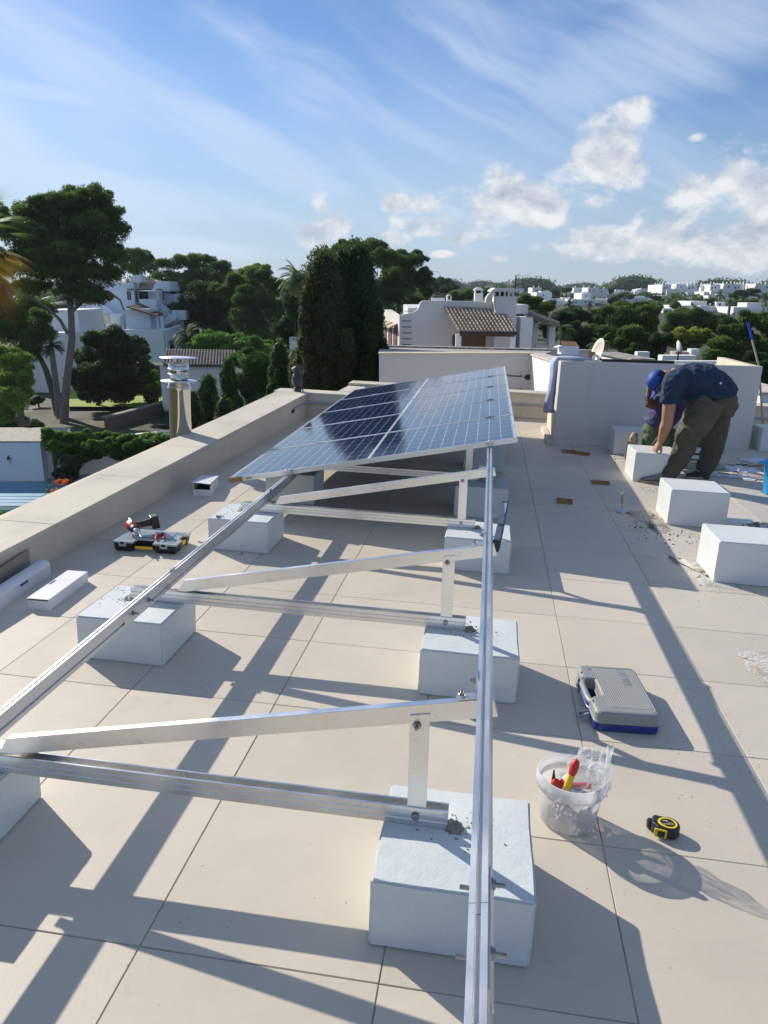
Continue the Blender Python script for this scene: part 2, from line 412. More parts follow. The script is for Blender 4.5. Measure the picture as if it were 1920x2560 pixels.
# mortar repair patches on the floor
def patch(pts, label, mat, z=.004, jag=.02, seed=1):
    r = random.Random(seed); ring = []
    n = len(pts)
    for i in range(n):
        a, b_ = Vector(pts[i]), Vector(pts[(i+1) % n])
        k = max(2, int((b_-a).length/.03))
        for t in range(k):
            p = a.lerp(b_, t/k); ring.append((p.x+r.uniform(-jag,jag), p.y+r.uniform(-jag,jag)))
    c = sum((Vector(q) for q in ring), Vector((0,0)))/len(ring)
    vs = [(c.x, c.y, z)]; fs = []; m = len(ring)
    for s in (.8, 1.):
        for q in ring:
            vs.append((c.x+(q[0]-c.x)*s+(r.uniform(-jag,jag)*.5 if s < 1 else 0), c.y+(q[1]-c.y)*s, z*(1+.6*r.random()) if s < 1 else .0008))
    for i in range(m):
        fs.append((0, 1+i, 1+(i+1) % m)); fs.append((1+i, 1+m+i, 1+m+(i+1) % m, 1+(i+1) % m))
    return tag(MB().add(vs, fs, True).build('mortar_patch', mat), label, 'patch', roof=True)
M['patch1'] = mk('cement_patch', (.40,.365,.315), .9, 0, .25, 18, .8, 60, col2=(.20,.175,.15), mixs=9, mixr=(.5,.62))
M['patch2'] = mk('pale_cement_patch', (.52,.50,.46), .9, 0, .2, 14, .8, 60, col2=(.33,.28,.22), mixs=7, mixr=(.5,.62))
patch([(1.16,6.25),(1.40,6.32),(1.45,5.9),(1.43,5.72),(1.33,5.62),(1.27,5.9)], 'rough grey cement scar on the tiles beside the trowel', M['patch1'], seed=3)
patch([(1.27,5.1),(1.44,5.0),(1.455,4.60),(1.62,4.58),(1.60,4.50),(1.40,4.50),(1.33,4.75)], 'pale cement spill round the foot of the nearest block of the right row', M['patch2'], seed=5)
patch([(1.30,3.62),(1.62,3.60),(1.62,3.05),(1.36,3.1),(1.30,3.35)], 'pale square of bare cement at the right edge of the floor', M['patch2'], seed=8)
patch([(1.9,8.6),(3.3,8.9),(3.3,8.1),(2.2,7.95),(1.95,8.2)], 'dusty cement film on the tiles behind the workmen', M['patch1'], z=.003, seed=9, jag=.04)
# ------------------------------------------------------------------ plinth blocks
def block(x0, x1, y0, y1, h, label, mat, group, mortar=None, seed=0):
    r = random.Random(seed)
    c = Vector(((x0+x1)/2, (y0+y1)/2, 0))
    t = thing('concrete_block', label, 'block', c, 0, group)
    bm = bmesh.new(); bmesh.ops.create_cube(bm, size=1)
    for v in bm.verts: v.co = Vector((v.co.x*(x1-x0), v.co.y*(y1-y0), (v.co.z+.5)*h))
    bmesh.ops.bevel(bm, geom=[e for e in bm.edges], offset=.006, segments=2, affect='EDGES')
    bmesh.ops.subdivide_edges(bm, edges=[e for e in bm.edges if e.calc_length() > .1], cuts=12, use_grid_fill=True)
    for v in bm.verts:
        if v.co.z > .02:
            w = math.sin(v.co.x*23+seed)*math.sin(v.co.y*19+seed*2)*.0012+r.uniform(-.0006,.0006)
            v.co += Vector((w, w*.7, w*.6))
    me = bpy.data.meshes.new('body'); bm.to_mesh(me); bm.free()
    for p in me.polygons: p.use_smooth = False
    o = bpy.data.objects.new('body', me); COL.objects.link(o); me.materials.append(mat); o.parent = t
    if mortar:
        mx, my, mm = mortar
        mb = MB(); n = 14; vs = [(mx-c.x, my-c.y, h+.022)]; fs = []
        for k, (rr, z) in enumerate(((.5,.016),(.85,.007),(1.15,-.001))):
            for i in range(n):
                q = rr*r.uniform(.75,1.2); th = 2*PI*i/n
                vs.append((mx-c.x+.030*q*math.cos(th), my-c.y+.027*q*math.sin(th), h+z*r.uniform(.6,1.3)))
        for i in range(n):
            fs.append((0, 1+i, 1+(i+1) % n))
            for k in range(2): fs.append((1+k*n+i, 1+(k+1)*n+i, 1+(k+1)*n+(i+1) % n, 1+k*n+(i+1) % n))
        mb.add(vs, fs, False)
        mb.build('mortar', mm, t); mb = MB()
        for _ in range(60):
            th = r.uniform(0, 2*PI); d = abs(r.gauss(0, .05))+.02; s = r.uniform(.0008,.0026)
            px, py = mx-c.x+d*math.cos(th)*1.2, my-c.y+d*math.sin(th)
            if abs(px) > (x1-x0)/2-.01 or abs(py) > (y1-y0)/2-.01: continue
            mb.box(px-s, px+s, py-s, py+s, h-.0005, h+s*1.3)
        tag(mb.build('mortar_crumbs', mm, t), kind='stuff')
    return t
YB = [1.535, 2.835, 4.42, 5.68, 7.46, 9.25]
HB = [.195, .205, .21, .24, .272, .30]
WHICH = ['nearest', 'second', 'third', 'fourth', 'fifth', 'farthest']
for i, (y0, hh) in enumerate(zip(YB, HB)):
    block(-.195, .208, y0, y0+.40, hh, 'white block under the right rail, %s from the camera in its row' % WHICH[i], M['block'],
          'blocks under the solar frames', (-.005, y0+.235, M['mortar']) if i < 4 else None, seed=i)
for i, (y0, hh) in enumerate(zip(YB, HB)):
    block(-1.70, -1.308, y0, y0+.385, hh-.004, 'white block under the left rail, %s from the camera in its row' % WHICH[i], M['block'],
          'blocks under the solar frames', (-1.56, y0+.235, M['lmortar']) if i < 4 else None, seed=20+i)
for i, (x0, x1, y0, y1, hh, lb) in enumerate([
    (1.452,1.99,4.60,5.01,.265,'bare white block at the right edge, nearest of the right-hand row'),
    (1.452,1.885,5.90,6.34,.282,'bare white block between the mortar tub and the trowel'),
    (1.455,1.88,7.46,7.93,.285,'bare white block the bending workman rests his hand on'),
    (1.475,1.90,8.89,9.30,.282,'bare white block close against the stair enclosure'),
    (3.375,3.80,9.80,10.22,.285,'bare white block standing by the broom at the right edge')]):
    block(x0, x1, y0, y1, hh, lb, M['block_r'], 'bare blocks awaiting frames', seed=40+i)
# ------------------------------------------------------------------ triangular frames
def bolt(mb, p, d, r=.006, l=.03, head=True):
    p = Vector(p); d = Vector(d).normalized()
    mb.tube([p, p+d*.0018, p+d*.0019, p+d*.0075, p+d*.0076, p+d*l], [r*1.9, r*1.9, r*1.5, r*1.5, r*.7, r*.7], 8, smooth=False)
SL = .2125
CH = [(0,0),(.040,0),(.040,.054),(.0335,.054),(.0335,.049),(.036,.049),(.036,.016),(.004,.016),(.004,.049),(.0065,.049),(.0065,.054),(0,.054),
      (0,.0385),(.0018,.0375),(.0018,.0360),(0,.0350),(0,.0205),(.0018,.0195),(.0018,.0180),(0,.0170)]
def frame(i, y0, hh, label):
    c = y0+.224
    t = thing('support_triangle', label, 'frame', (0, c, hh), 0, 'triangular aluminium frames')
    MB().prism([(q[0], q[1]) for q in CH], 'x', -1.555, -.020).build('base_channel', M['galv'], t, bevel=.0006, seg=1)
    # sloped beam: rectangular tube with open end
    a = math.atan(SL); ca, sa = math.cos(a), math.sin(a)
    def P(s, w, y): return (-1.335+s*ca-w*sa, y, .047+s*sa+w*ca)
    L_ = 1.455
    vs = []
    prof = [(0,.009),(.052,.009),(.052,.032),(0,.032)]; inn = [(.003,.012),(.049,.012),(.049,.029),(.003,.029)]
    for s in (0, L_):
        for w, y in prof: vs.append(P(s+(w*.9 if s == 0 else -w*.1), w, y))
        for w, y in inn: vs.append(P(s+(w*.9 if s == 0 else -w*.1), w, y))
    fs = []
    for k in range(4):
        n = (k+1) % 4
        fs.append((k, n, 8+n, 8+k)); fs.append((4+n, 4+k, 12+k, 12+n))
        fs.append((n, k, 4+k, 4+n)); fs.append((8+k, 8+n, 12+n, 12+k))
    MB().add(vs, fs).build('sloped_beam', M['galv'], t, bevel=.0008, seg=1)
    MB().hexa([(-.131,.0045,.020),(-.079,.0045,.020),(-.079,.0085,.020),(-.131,.0085,.020)],
              [(-.138,.0045,.328),(-.086,.0045,.339),(-.086,.0085,.339),(-.138,.0085,.328)]).build('upright_post', M['galv'], t, bevel=.0008, seg=1)
    mb = MB(); bolt(mb, (-.108,.0,.030), (0,-1,0), .0065, .008); mb.build('bolt', M['steel'], t)
    mb = MB(); bolt(mb, (-.118,.0045,.303), (0,-1,0), .0065, .024); mb.build('bolt', M['steel'], t)
    # angle bracket holding the rail on the beam
    for bx in (.0, -1.40):
        z = .0995+(bx+1.335)*SL+.006
        mb = MB()
        mb.hexa([(bx-.022,.006,z-.0045),(bx+.034,.006,z+.0075),(bx+.034,.035,z+.0075),(bx-.022,.035,z-.0045)],
                [(bx-.022,.006,z-.0015),(bx+.034,.006,z+.0105),(bx+.034,.035,z+.0105),(bx-.022,.035,z-.0015)])
        mb.box(bx+.026, bx+.030, .030, .075, z, z+.055)
        mb.build('rail_bracket', M['alu'], t)
        for bp, bd, bl in (((bx-.008,.02,z+.008), (0,0,1), .012), ((bx+.026,.06,z+.03), (-1,0,0), .016)):
            mb = MB(); bolt(mb, bp, bd, .006, bl); mb.build('bolt', M['steel'], t)
    return t
for i in range(6):
    frame(i, YB[i], HB[i]+.001, 'triangular aluminium frame spanning a pair of blocks, %s from the camera' % WHICH[i])
# ------------------------------------------------------------------ long rails
def rail(px, pz, y0, y1, label, splice, dx=0., px2=None, pz2=None):
    """px,pz: top-left edge at y0; leans with the panel slope"""
    px2 = px if px2 is None else px2; pz2 = pz if pz2 is None else pz2
    t = thing('mounting_rail', label, 'rail', (0,0,0), 0, 'long aluminium rails')
    prof = [(0,0),(.0125,0),(.0125,-.004),(.010,-.004),(.010,-.022),(.026,-.022),(.026,-.004),(.0235,-.004),(.0235,0),(.036,0),
            (.036,-.036),(.029,-.037),(.029,-.043),(.036,-.044),(.036,-.058),(0,-.058),(0,-.044),(.005,-.043),(.005,-.037),(0,-.036)]
    prof = [(q[0]*.86, q[1]) for q in prof]
    a = math.atan(SL)
    def sect(y, x, z): return [(x+q[0]*math.cos(a)-q[1]*math.sin(a), y, z+q[0]*math.sin(a)+q[1]*math.cos(a)) for q in prof]
    cuts = [y0, splice, y1]
    n = len(prof)
    for s in range(2):
        ya, yb = cuts[s]+(.0015 if s else 0), cuts[s+1]
        f = lambda y: (y-y0)/(y1-y0)
        A_ = sect(ya, px+(px2-px)*f(ya), pz+(pz2-pz)*f(ya)); B_ = sect(yb, px+(px2-px)*f(yb), pz+(pz2-pz)*f(yb))
        fs = [(i, n+i, n+(i+1) % n, (i+1) % n) for i in range(n)]+[tuple(range(n)), tuple(range(2*n-1, n-1, -1))]
        MB().add(A_+B_, fs).build('rail', M['alu'], t)
    f = (splice-y0)/(y1-y0); x = px+(px2-px)*f; z = pz+(pz2-pz)*f
    sq = lambda y, q: (x+q[0]*math.cos(a)-q[1]*math.sin(a), y, z+q[0]*math.sin(a)+q[1]*math.cos(a))
    qq = [(.0314,-.054),(.0338,-.054),(.0338,-.012),(.0314,-.012)]
    loft([[sq(yy, q) for q in qq] for yy in (splice-.15, splice+.10)]).build('splice_plate', M['alu'], t)
    for dy in (-.07, .075):
        for bp, bd, bl in (((x+.0375, splice+dy, z-.022), (1,0,0), .024), ((x+.0105, splice+dy, z-.036), (-1,0,0), .026)):
            mb = MB(); bolt(mb, bp, bd, .006, bl); mb.build('bolt', M['steel'], t)
    return t
rail(.036, .632, -.9, 5.22, 'right-hand mounting rail running towards the camera past the near block', 1.02, px2=.022, pz2=.640)
rail(-1.372, .330, -.9, 5.22, 'left-hand mounting rail crossing above the row of left blocks', 2.75, px2=-1.408, pz2=.336)
# ------------------------------------------------------------------ solar panels
def cell_material():
    m = bpy.data.materials.new('solar_cells'); m.use_nodes = True
    nt = m.node_tree; N = nt.nodes; L = nt.links; b = N['Principled BSDF']
    tc = N.new('ShaderNodeTexCoord'); sp = N.new('ShaderNodeSeparateXYZ'); L.new(tc.outputs['Object'], sp.inputs[0])
    def op(o, a, c=None, cl=False):
        q = N.new('ShaderNodeMath'); q.operation = o; q.use_clamp = cl
        for i, s in enumerate((a, c)):
            if s is None: continue
            if isinstance(s, (int, float)): q.inputs[i].default_value = s
            else: L.new(s, q.inputs[i])
        return q.outputs[0]
    def line(x, period, half):     # 1 on a line of half width at every multiple of period
        f = op('FRACT', op('DIVIDE', x, period)); d = op('MINIMUM', f, op('SUBTRACT', 1, f))
        return op('LESS_THAN', op('MULTIPLY', d, period), half), op('MULTIPLY', d, period)
    X = sp.outputs['X']; Y = sp.outputs['Y']          # origin at panel centre
    ax = op('SUBTRACT', op('ABSOLUTE', X), .010)       # central gap
    cx, dx = line(ax, .0845, .0012)
    cy, dy = line(op('ADD', Y, .50), .1667, .0010)
    bus, _ = line(op('ADD', Y, .50), .01852, .0003)
    gap = op('LESS_THAN', ax, 0)
    dia = op('LESS_THAN', op('ADD', dx, dy), .0075)
    edge = op('GREATER_THAN', op('ABSOLUTE', X), 1.031)
    e2 = op('GREATER_THAN', op('ABSOLUTE', Y), .502)
    wht = op('MAXIMUM', op('MAXIMUM', op('MAXIMUM', cx, cy), op('MAXIMUM', gap, dia)), op('MAXIMUM', edge, e2))
    lin = op('MAXIMUM', wht, op('MULTIPLY', bus, .14))
    n = N.new('ShaderNodeTexNoise'); n.inputs['Scale'].default_value = 2.5; L.new(tc.outputs['Object'], n.inputs['Vector'])
    mc = N.new('ShaderNodeMix'); mc.data_type = 'RGBA'; L.new(n.outputs['Fac'], mc.inputs[0])
    mc.inputs[6].default_value = (.005,.016,.060,1); mc.inputs[7].default_value = (.008,.026,.092,1)
    mx = N.new('ShaderNodeMix'); mx.data_type = 'RGBA'; L.new(lin, mx.inputs[0]); L.new(mc.outputs[2], mx.inputs[6])
    mx.inputs[7].default_value = (.55,.57,.60,1)
    L.new(mx.outputs[2], b.inputs['Base Color'])
    b.inputs['Roughness'].default_value = .07; b.inputs['IOR'].default_value = 1.5
    n2 = N.new('ShaderNodeTexNoise'); n2.inputs['Scale'].default_value = 3; L.new(tc.outputs['Object'], n2.inputs['Vector'])
    mr = N.new('ShaderNodeMapRange'); mr.inputs[3].default_value = .05; mr.inputs[4].default_value = .13
    L.new(n2.outputs['Fac'], mr.inputs[0]); L.new(mr.outputs[0], b.inputs['Roughness'])
    return m
M['cells'] = cell_material()
M['pframe'] = mk('anodised_panel_frame', (.72,.73,.74), .38, 1, .03, 5)
a1, a2 = math.atan(.2125), math.atan(.0212)
ex = Vector((1, 0, .2125)).normalized(); ey = Vector((-.0055, 1, .0212)); ey = (ey-ex*ey.dot(ex)).normalized(); ez = ex.cross(ey)
PO = Vector((-1.826, 5.203, .250))       # near-left lower corner
PWID, PLEN, PPIT, PTH = 1.040, 2.098, 1.055, .035
ORD = ['nearest', 'second nearest', 'middle', 'second farthest', 'farthest']
for k in range(5):
    o_ = PO+ey*(PPIT*k)+ex*(PLEN/2)+ey*(PWID/2)
    t = thing('solar_panel', 'blue solar panel with silver edge, %s of the five on the rails' % ORD[k], 'solar panel', o_, 0, 'solar panels in a row')
    Rl = Matrix((ex, ey, ez)).transposed().to_4x4()
    t.rotation_euler = Rl.to_euler()
    hx, hy = PLEN/2, PWID/2; w = .011
    mb = MB()
    mb.box(-hx, hx, -hy, -hy+.0015, 0, PTH); mb.box(-hx, hx, hy-.0015, hy, 0, PTH)
    mb.box(-hx, -hx+.0015, -hy+.0015, hy-.0015, 0, PTH); mb.box(hx-.0015, hx, -hy+.0015, hy-.0015, 0, PTH)
    mb.box(-hx+.0015, hx-.0015, -hy+.0015, -hy+w, PTH-.002, PTH-.0001); mb.box(-hx+.0015, hx-.0015, hy-w, hy-.0015, PTH-.002, PTH-.0001)
    mb.box(-hx+.0015, -hx+w, -hy+w, hy-w, PTH-.002, PTH-.0001); mb.box(hx-w, hx-.0015, -hy+w, hy-w, PTH-.002, PTH-.0001)
    mb.box(-hx+.0015, hx-.0015, -hy+.0015, -hy+.03, 0, .0015); mb.box(-hx+.0015, hx-.0015, hy-.03, hy-.0015, 0, .0015)
    mb.build('frame', M['pframe'], t)
    MB().box(-hx+w, hx-w, -hy+w, hy-w, PTH-.008, PTH-.003).build('cell_glass', M['cells'], t)
    MB().box(-.06, .06, -.03, .03, PTH-.03, PTH-.009).build('junction_box', M['blackpl'], t)
    # clamps at this panel's near edge (mid clamps between panels)
    for cx_ in (.775+.02, -.62):
        cx2 = (.04-(-1.826))/math.cos(a1)-hx if cx_ > 0 else (-1.385+1.826)/math.cos(a1)-hx
        mb = MB()
        if k: mb.box(cx2-.035, cx2+.035, -hy-.018, -hy+.008, PTH+.0002, PTH+.0035); mb.cyl((cx2,-hy-.006,PTH+.003),(cx2,-hy-.006,PTH+.009), .006, 8)
        else:
            mb.box(cx2-.03, cx2+.03, -hy-.022, -hy+.008, PTH+.0002, PTH+.0035); mb.box(cx2-.03, cx2+.03, -hy-.022, -hy-.018, PTH-.03, PTH)
            mb.box(cx2-.03, cx2+.03, -hy-.034, -hy-.019, PTH-.016, PTH-.013)
            mb.cyl((cx2,-hy-.012,-.01),(cx2,-hy-.012,PTH+.022 if cx_ < 0 else PTH+.010), .0035, 8)
            mb.tube([(cx2,-hy-.012,PTH+.0035),(cx2,-hy-.012,PTH+.008)], .0075, 6, smooth=False)
        mb.build('clamp', M['darkmetal'] if k and cx_ > 0 else M['alu'], t)
    if k in (0, 1, 3):
        s = .10 if k == 0 else .05
        mb = MB(); mb.box(-hx-.002, -hx+s, -hy-.002, -hy+.001, -.002, PTH+.002); mb.box(-hx-.002, -hx+.001, -hy+.001, -hy+s*.8, -.002, PTH+.002)
        if k == 0: mb.add([(-hx-.002,-hy-.002,PTH+.0016),(-hx+.055,-hy-.002,PTH+.0016),(-hx-.002,-hy+.03,PTH+.0016)], [(0,1,2)])
        mb.build('corner_guard', M['card'], t)
    if k == 0:
        MB().box(-hx+.13, -hx+.17, -hy-.0012, -hy-.0004, .012, .020).build('rating_label', M['darkmetal'], t)
for px, pz, lb in ((.0215, .641, 'hidden right rail under the five solar panels'), (-1.409, .337, 'hidden left rail under the five solar panels')):
    t = thing('mounting_rail', lb, 'rail', (0,0,0), 0, 'long aluminium rails')
    p = MB(); p.hexa([(px,5.24,pz-.055),(px+.036,5.24,pz-.05),(px+.036-.03,10.4,pz+.06),(px-.03,10.4,pz+.055)],
                     [(px,5.24,pz-.002),(px+.036,5.24,pz+.005),(px+.006,10.4,pz+.112),(px-.03,10.4,pz+.104)])
    p.build('rail', M['alu'], t)
# spirit level leaning on the right rail beyond the third frame
a_, b_ = G(1241,1352,.595), G(1263,1254,.60)
lv = thing('spirit_level', 'grey spirit level with black ends lying beside the right rail', 'spirit level', a_, 0)
d = (b_-a_); Ll = d.length; lv.rotation_euler = d.to_track_quat('Y', 'Z').to_euler()
mb = MB(); mb.box(-.013,.013,.022,Ll*.34,-.045,0); mb.box(-.013,.013,Ll*.40,Ll*.60,-.045,0); mb.box(-.013,.013,Ll*.64,Ll-.02,-.045,0)
mb.box(-.013,.013,Ll*.34,Ll*.40,-.045,-.012); mb.box(-.013,.013,Ll*.60,Ll*.64,-.045,-.012)
mb.build('body', mk('level_grey', (.30,.33,.36), .4, .3, .08, 8), lv, bevel=.001)
MB().box(-.015,.015,-.004,.021,-.05,.002).build('end_cap', M['blackpl'], lv, bevel=.003)
MB().box(-.015,.015,Ll-.019,Ll+.005,-.05,.002).build('end_cap', M['blackpl'], lv, bevel=.003)
MB().cyl((0,Ll*.605,-.006),(0,Ll*.635,-.006), .006, 10).build('vial', mk('vial_green', (.25,.75,.12), .2), lv)
MB().box(.0135,.0175,.022,Ll-.02,-.04,-.004).build('side_strip', M['blackpl'], lv)
def text(body, size, mat, parent, mtx, extrude=.0004, name='lettering', space=1., cx=True):
    cu = bpy.data.curves.new('t', 'FONT'); cu.body = body; cu.size = size; cu.extrude = extrude; cu.space_character = space
    if cx: cu.align_x = 'CENTER'; cu.align_y = 'CENTER'
    o = bpy.data.objects.new('t', cu); COL.objects.link(o)
    dg = bpy.context.evaluated_depsgraph_get(); me = bpy.data.meshes.new_from_object(o.evaluated_get(dg))
    bpy.data.objects.remove(o); me.transform(mtx); me.materials.clear(); me.materials.append(mat)
    q = bpy.data.objects.new(name, me); COL.objects.link(q); q.parent = parent; return q
def rrect(hx, hy, r, n=5):
    pts = []
    for cx, cy, a in ((hx-r,hy-r,0),(-hx+r,hy-r,90),(-hx+r,-hy+r,180),(hx-r,-hy+r,270)):
        for k in range(n+1):
            th = math.radians(a+90*k/n); pts.append((cx+r*math.cos(th), cy+r*math.sin(th)))
    return pts
# ------------------------------------------------------------------ flue outside the left parapet
fl = thing('flue_pipe', 'shiny stainless steel flue with two flat rain discs outside the left parapet', 'flue', (AY(449,1000,6.98).x, 6.98, -1.2))
T_ = 1.2
def FZ(v): return AY(449, v, 6.98).z+T_
zz = {k: FZ(v) for k, v in dict(d2=951, d2b=949, c1=966, c2=968, top=894, u1=912, u2=930, u3=943).items()}
r0 = .105
MB().lathe([(r0,0),(r0,zz['c1']-.03),(r0+.006,zz['c1']-.028),(r0+.006,zz['c1']+.004),(r0-.002,zz['c1']+.008),(r0-.002,zz['d2']-.004)], 40).build('pipe', M['mirror'], fl)
MB().lathe([(r0+.004,zz['c1']-.012),(r0+.013,zz['c1']-.010),(r0+.013,zz['c1']-.002),(r0+.004,zz['c1'])], 40).build('clamp_band', M['mirror'], fl)
MB().lathe([(0,zz['d2']+.006),(.10,zz['d2']+.004),(.168,zz['d2']-.002),(.17,zz['d2']-.006),(.168,zz['d2']-.007),(.10,zz['d2']-.003),(0,zz['d2']-.003)], 40).build('rain_disc', M['mirror_b'], fl)
zc = zz['d2']+.012; zt_ = zz['top']-.05
mb = MB(); mb.lathe([(.088,zc),(.088,zc+.045),(.094,zc+.05),(.096,zt_),(.090,zt_),(.086,zc+.05)], 40); mb.build('cowl', M['mirror'], fl)
for q in (zc+.052, zc+.10, zt_-.006):
    MB().lathe([(.095,q-.004),(.103,q),(.095,q+.004)], 40).build('cowl_ring', M['mirror_b'], fl)
MB().cyl((0,0,zc+.002),(0,0,zt_-.01), .07, 20).build('cowl_core', M['darkmetal'], fl)
for k in range(6):
    th = k*PI/3+.3; MB().cyl((.075*math.cos(th),.075*math.sin(th),zt_-.02),(.078*math.cos(th),.078*math.sin(th),zz['top']+.001), .006, 6).build('strut', M['mirror'], fl)
MB().lathe([(0,zz['top']+.010),(.10,zz['top']+.008),(.171,zz['top']+.001),(.173,zz['top']-.003),(.10,zz['top']+.001),(0,zz['top'])], 40).build('rain_disc', M['mirror_b'], fl)
# ------------------------------------------------------------------ owl on the parapet corner
ow = thing('owl_decoy', 'dark plastic owl decoy standing on the parapet corner', 'owl figure', (-2.66, 10.45, .333), math.radians(-62))
mb = MB()
rings = []
# body leans: front is local -y... profile by height: (z, half width x, half depth y, y offset)
for z, a, b_, oy in ((.045,.030,.028,.0),(.06,.044,.044,.0),(.09,.060,.060,-.005),(.13,.070,.068,-.012),(.18,.072,.068,-.016),(.22,.064,.060,-.014),(.245,.056,.052,-.010),
                     (.255,.055,.050,-.008),(.275,.064,.060,-.010),(.305,.066,.062,-.014),(.335,.055,.052,-.010),(.350,.035,.034,-.008),(.357,.010,.010,-.006)):
    rings.append([(a*math.cos(2*PI*k/20), oy+b_*math.sin(2*PI*k/20), z) for k in range(20)])
loft(rings, True).build('body', M['owl'], ow)
MB().ball((0,-.058,.15), (.045,.028,.075), 14).build('chest', M['owlg'], ow)
mb = MB(); mb.ball((0,-.066,.30), (.050,.018,.036), 12); mb.build('face', M['owlg'], ow)
MB().tube([(0,-.082,.305),(0,-.094,.296),(0,-.096,.284)], [.008,.006,.001], 8).build('beak', M['blackpl'], ow)
for s in (-1, 1):
    MB().ball((s*.020,-.078,.310), .011, 10).build('eye', M['yellow_tape'], ow)
    MB().tube([(s*.035,-.02,.34),(s*.045,-.028,.368)], [.013,.002], 8).build('ear_tuft', M['owl'], ow)
    loft([[(s*(x_), y_, z) for x_, y_ in ((.060-.0*z,-.02),(.078,.0),(.070,.045),(.052,.03))] if 0 else
          [(s*(.052+w_*.6), -.045+0, z), (s*(.052+w_), .0, z), (s*(.045+w_*.5), .055, z), (s*.035, .02, z)] for z, w_ in ((.05,.010),(.10,.024),(.17,.030),(.23,.014))], True).build('wing', M['owl'], ow)
MB().tube([(0,.03,.09),(0,.065,.03),(0,.085,-.005)], [(.035,.014),(.032,.010),(.024,.006)], 10, side=(1,0,0)).build('tail', M['owl'], ow)
mb = MB(); mb.hexa([(-.058,-.055,0),(.058,-.055,0),(.052,.045,0),(-.052,.045,0)], [(-.045,-.048,.052),(.045,-.048,.052),(.042,.038,.048),(-.042,.038,.048)])
mb.build('stump', M['owl'], ow, bevel=.006)
# ------------------------------------------------------------------ cordless drill, organiser, pliers
og = thing('organizer_case', 'black parts organiser with translucent lid and yellow handle, lying under the drill', 'tool case', (-2.055, 4.375, 0), math.radians(2.5))
hx, hy = .205, .135
# outline with a notch in the near side for the handle
def org_outline(i): return [(-hx+i,-hy+i),(-.075-i,-hy+i),(-.068-i,-.062+i),(.052+i,-.062+i),(.058+i,-hy+i),(hx-i,-hy+i),(hx-i,-.03),(hx-.03-i,-.01),(hx-.03-i,.055),(hx-i,.075),(hx-i,hy-i),(-hx+i,hy-i)]
loft([[(x,y,z) for x, y in org_outline(i)] for z, i in ((.001,.014),(.012,.010),(.055,.004))]).build('tray', M['blackpl'], og, bevel=.004)
loft([[(x,y,z) for x, y in org_outline(i)] for z, i in ((.056,-.002),(.066,-.002),(.068,.004))]).build('lid', M['clearpl'], og, bevel=.002)
loft([[(x,y,z) for x, y in org_outline(.022)] for z in (.0685,.0690)]).build('lid_window', mk('smoky_window', (.27,.32,.35), .15, 0, .25, 14), og)
mb = MB(); mb.box(-.055,.13,-.035,.10,.0692,.0735); mb.build('lid_panel', M['clearpl'], og, bevel=.002)
MB().box(-.047,.122,-.027,.092,.0737,.0742).build('panel_window', mk('smoky_window_b', (.30,.34,.38), .2, 0, .2, 18), og)
MB().box(-.066,.050,-hy+.004,-hy+.020,.020,.038).build('handle', M['yellowpl'], og, bevel=.004)
MB().box(hx-.022,hx-.004,-.004,.050,.020,.048).build('side_latch', M['yellowpl'], og, bevel=.004)
for x in (-.14, .125):
    MB().prism([(x-.024,.036),(x+.024,.036),(x+.024,.064),(x-.024,.064)], 'y', -hy-.006, -hy+.001).build('latch', M['clearpl'], og, bevel=.003)
    MB().box(x-.013,x+.013,-hy-.009,-hy-.0055,.050,.066).build('latch_button', M['blackpl'], og, bevel=.002)
dr = thing('cordless_drill', 'red and black cordless drill lying on the organiser lid', 'drill', (-2.12, 4.36, .070), 0)
A0, A1 = Vector((-.105,.055,.055)), Vector((.015,-.075,.038))         # motor rear -> chuck end
ax_ = (A1-A0).normalized()
MB().tube([A0-ax_*.006, A0, A0+ax_*.012, A0+ax_*.075, A0+ax_*.082], [.018,.030,.033,.033,.028], 16).build('motor_housing', M['redpl'], dr)
MB().tube([A0+ax_*.080, A0+ax_*.09, A0+ax_*.115, A0+ax_*.125], [.030,.031,.029,.024], 16).build('gear_collar', M['darkmetal'], dr)
MB().tube([A0+ax_*.122, A0+ax_*.13, A0+ax_*.155, A0+ax_*.168], [.021,.024,.023,.012], 16).build('chuck', M['mirror'], dr)
MB().tube([A0+ax_*.165, A0+ax_*.225, A0+ax_*.226, A0+ax_*.238], [.0035,.0035,.006,.005], 8, smooth=False).build('screw_bit', M['steel'], dr)
MB().tube([A0+ax_*.005+Vector((0,0,.03)), A0+ax_*.02+Vector((-.012,.012,.036)), A0+ax_*.05+Vector((0,.0,.032))], [.006,.010,.005], 8).build('belt_clip', M['mirror_b'], dr)
gd = Vector((.80,.55,.16)).normalized(); g0 = A0+ax_*.045
MB().tube([g0, g0+gd*.04, g0+gd*.085, g0+gd*.125], [.026,.021,.023,.027], 14, flat=.8).build('grip', M['blackpl'], dr)
MB().tube([g0+ax_*.02+gd*.025, g0+ax_*.034+gd*.045], [.010,.008], 10).build('trigger', M['redpl'], dr)
bt = MB(); gM = (Matrix.Translation(g0+gd*.135)) @ gd.to_track_quat('Z', 'Y').to_matrix().to_4x4()
bt.box(-.036,.036,-.045,.040,-.016,.034, M=gM); bt.build('battery', M['blackpl'], dr, bevel=.006)
pl = thing('pliers', 'red handled pliers lying open on the organiser lid', 'pliers', (-2.00, 4.37, .078), 0)
MB().tube([(0,.045,.004),(.002,.02,.004)], [(.007,.004),(.012,.005)], 8).build('jaws', M['darkmetal'], pl)
MB().tube([(.0,.022,.004),(-.012,-.005,.006),(-.010,-.04,.005),(.004,-.078,.003)], [.006,.008,.008,.006], 10).build('handle', M['redpl'], pl)
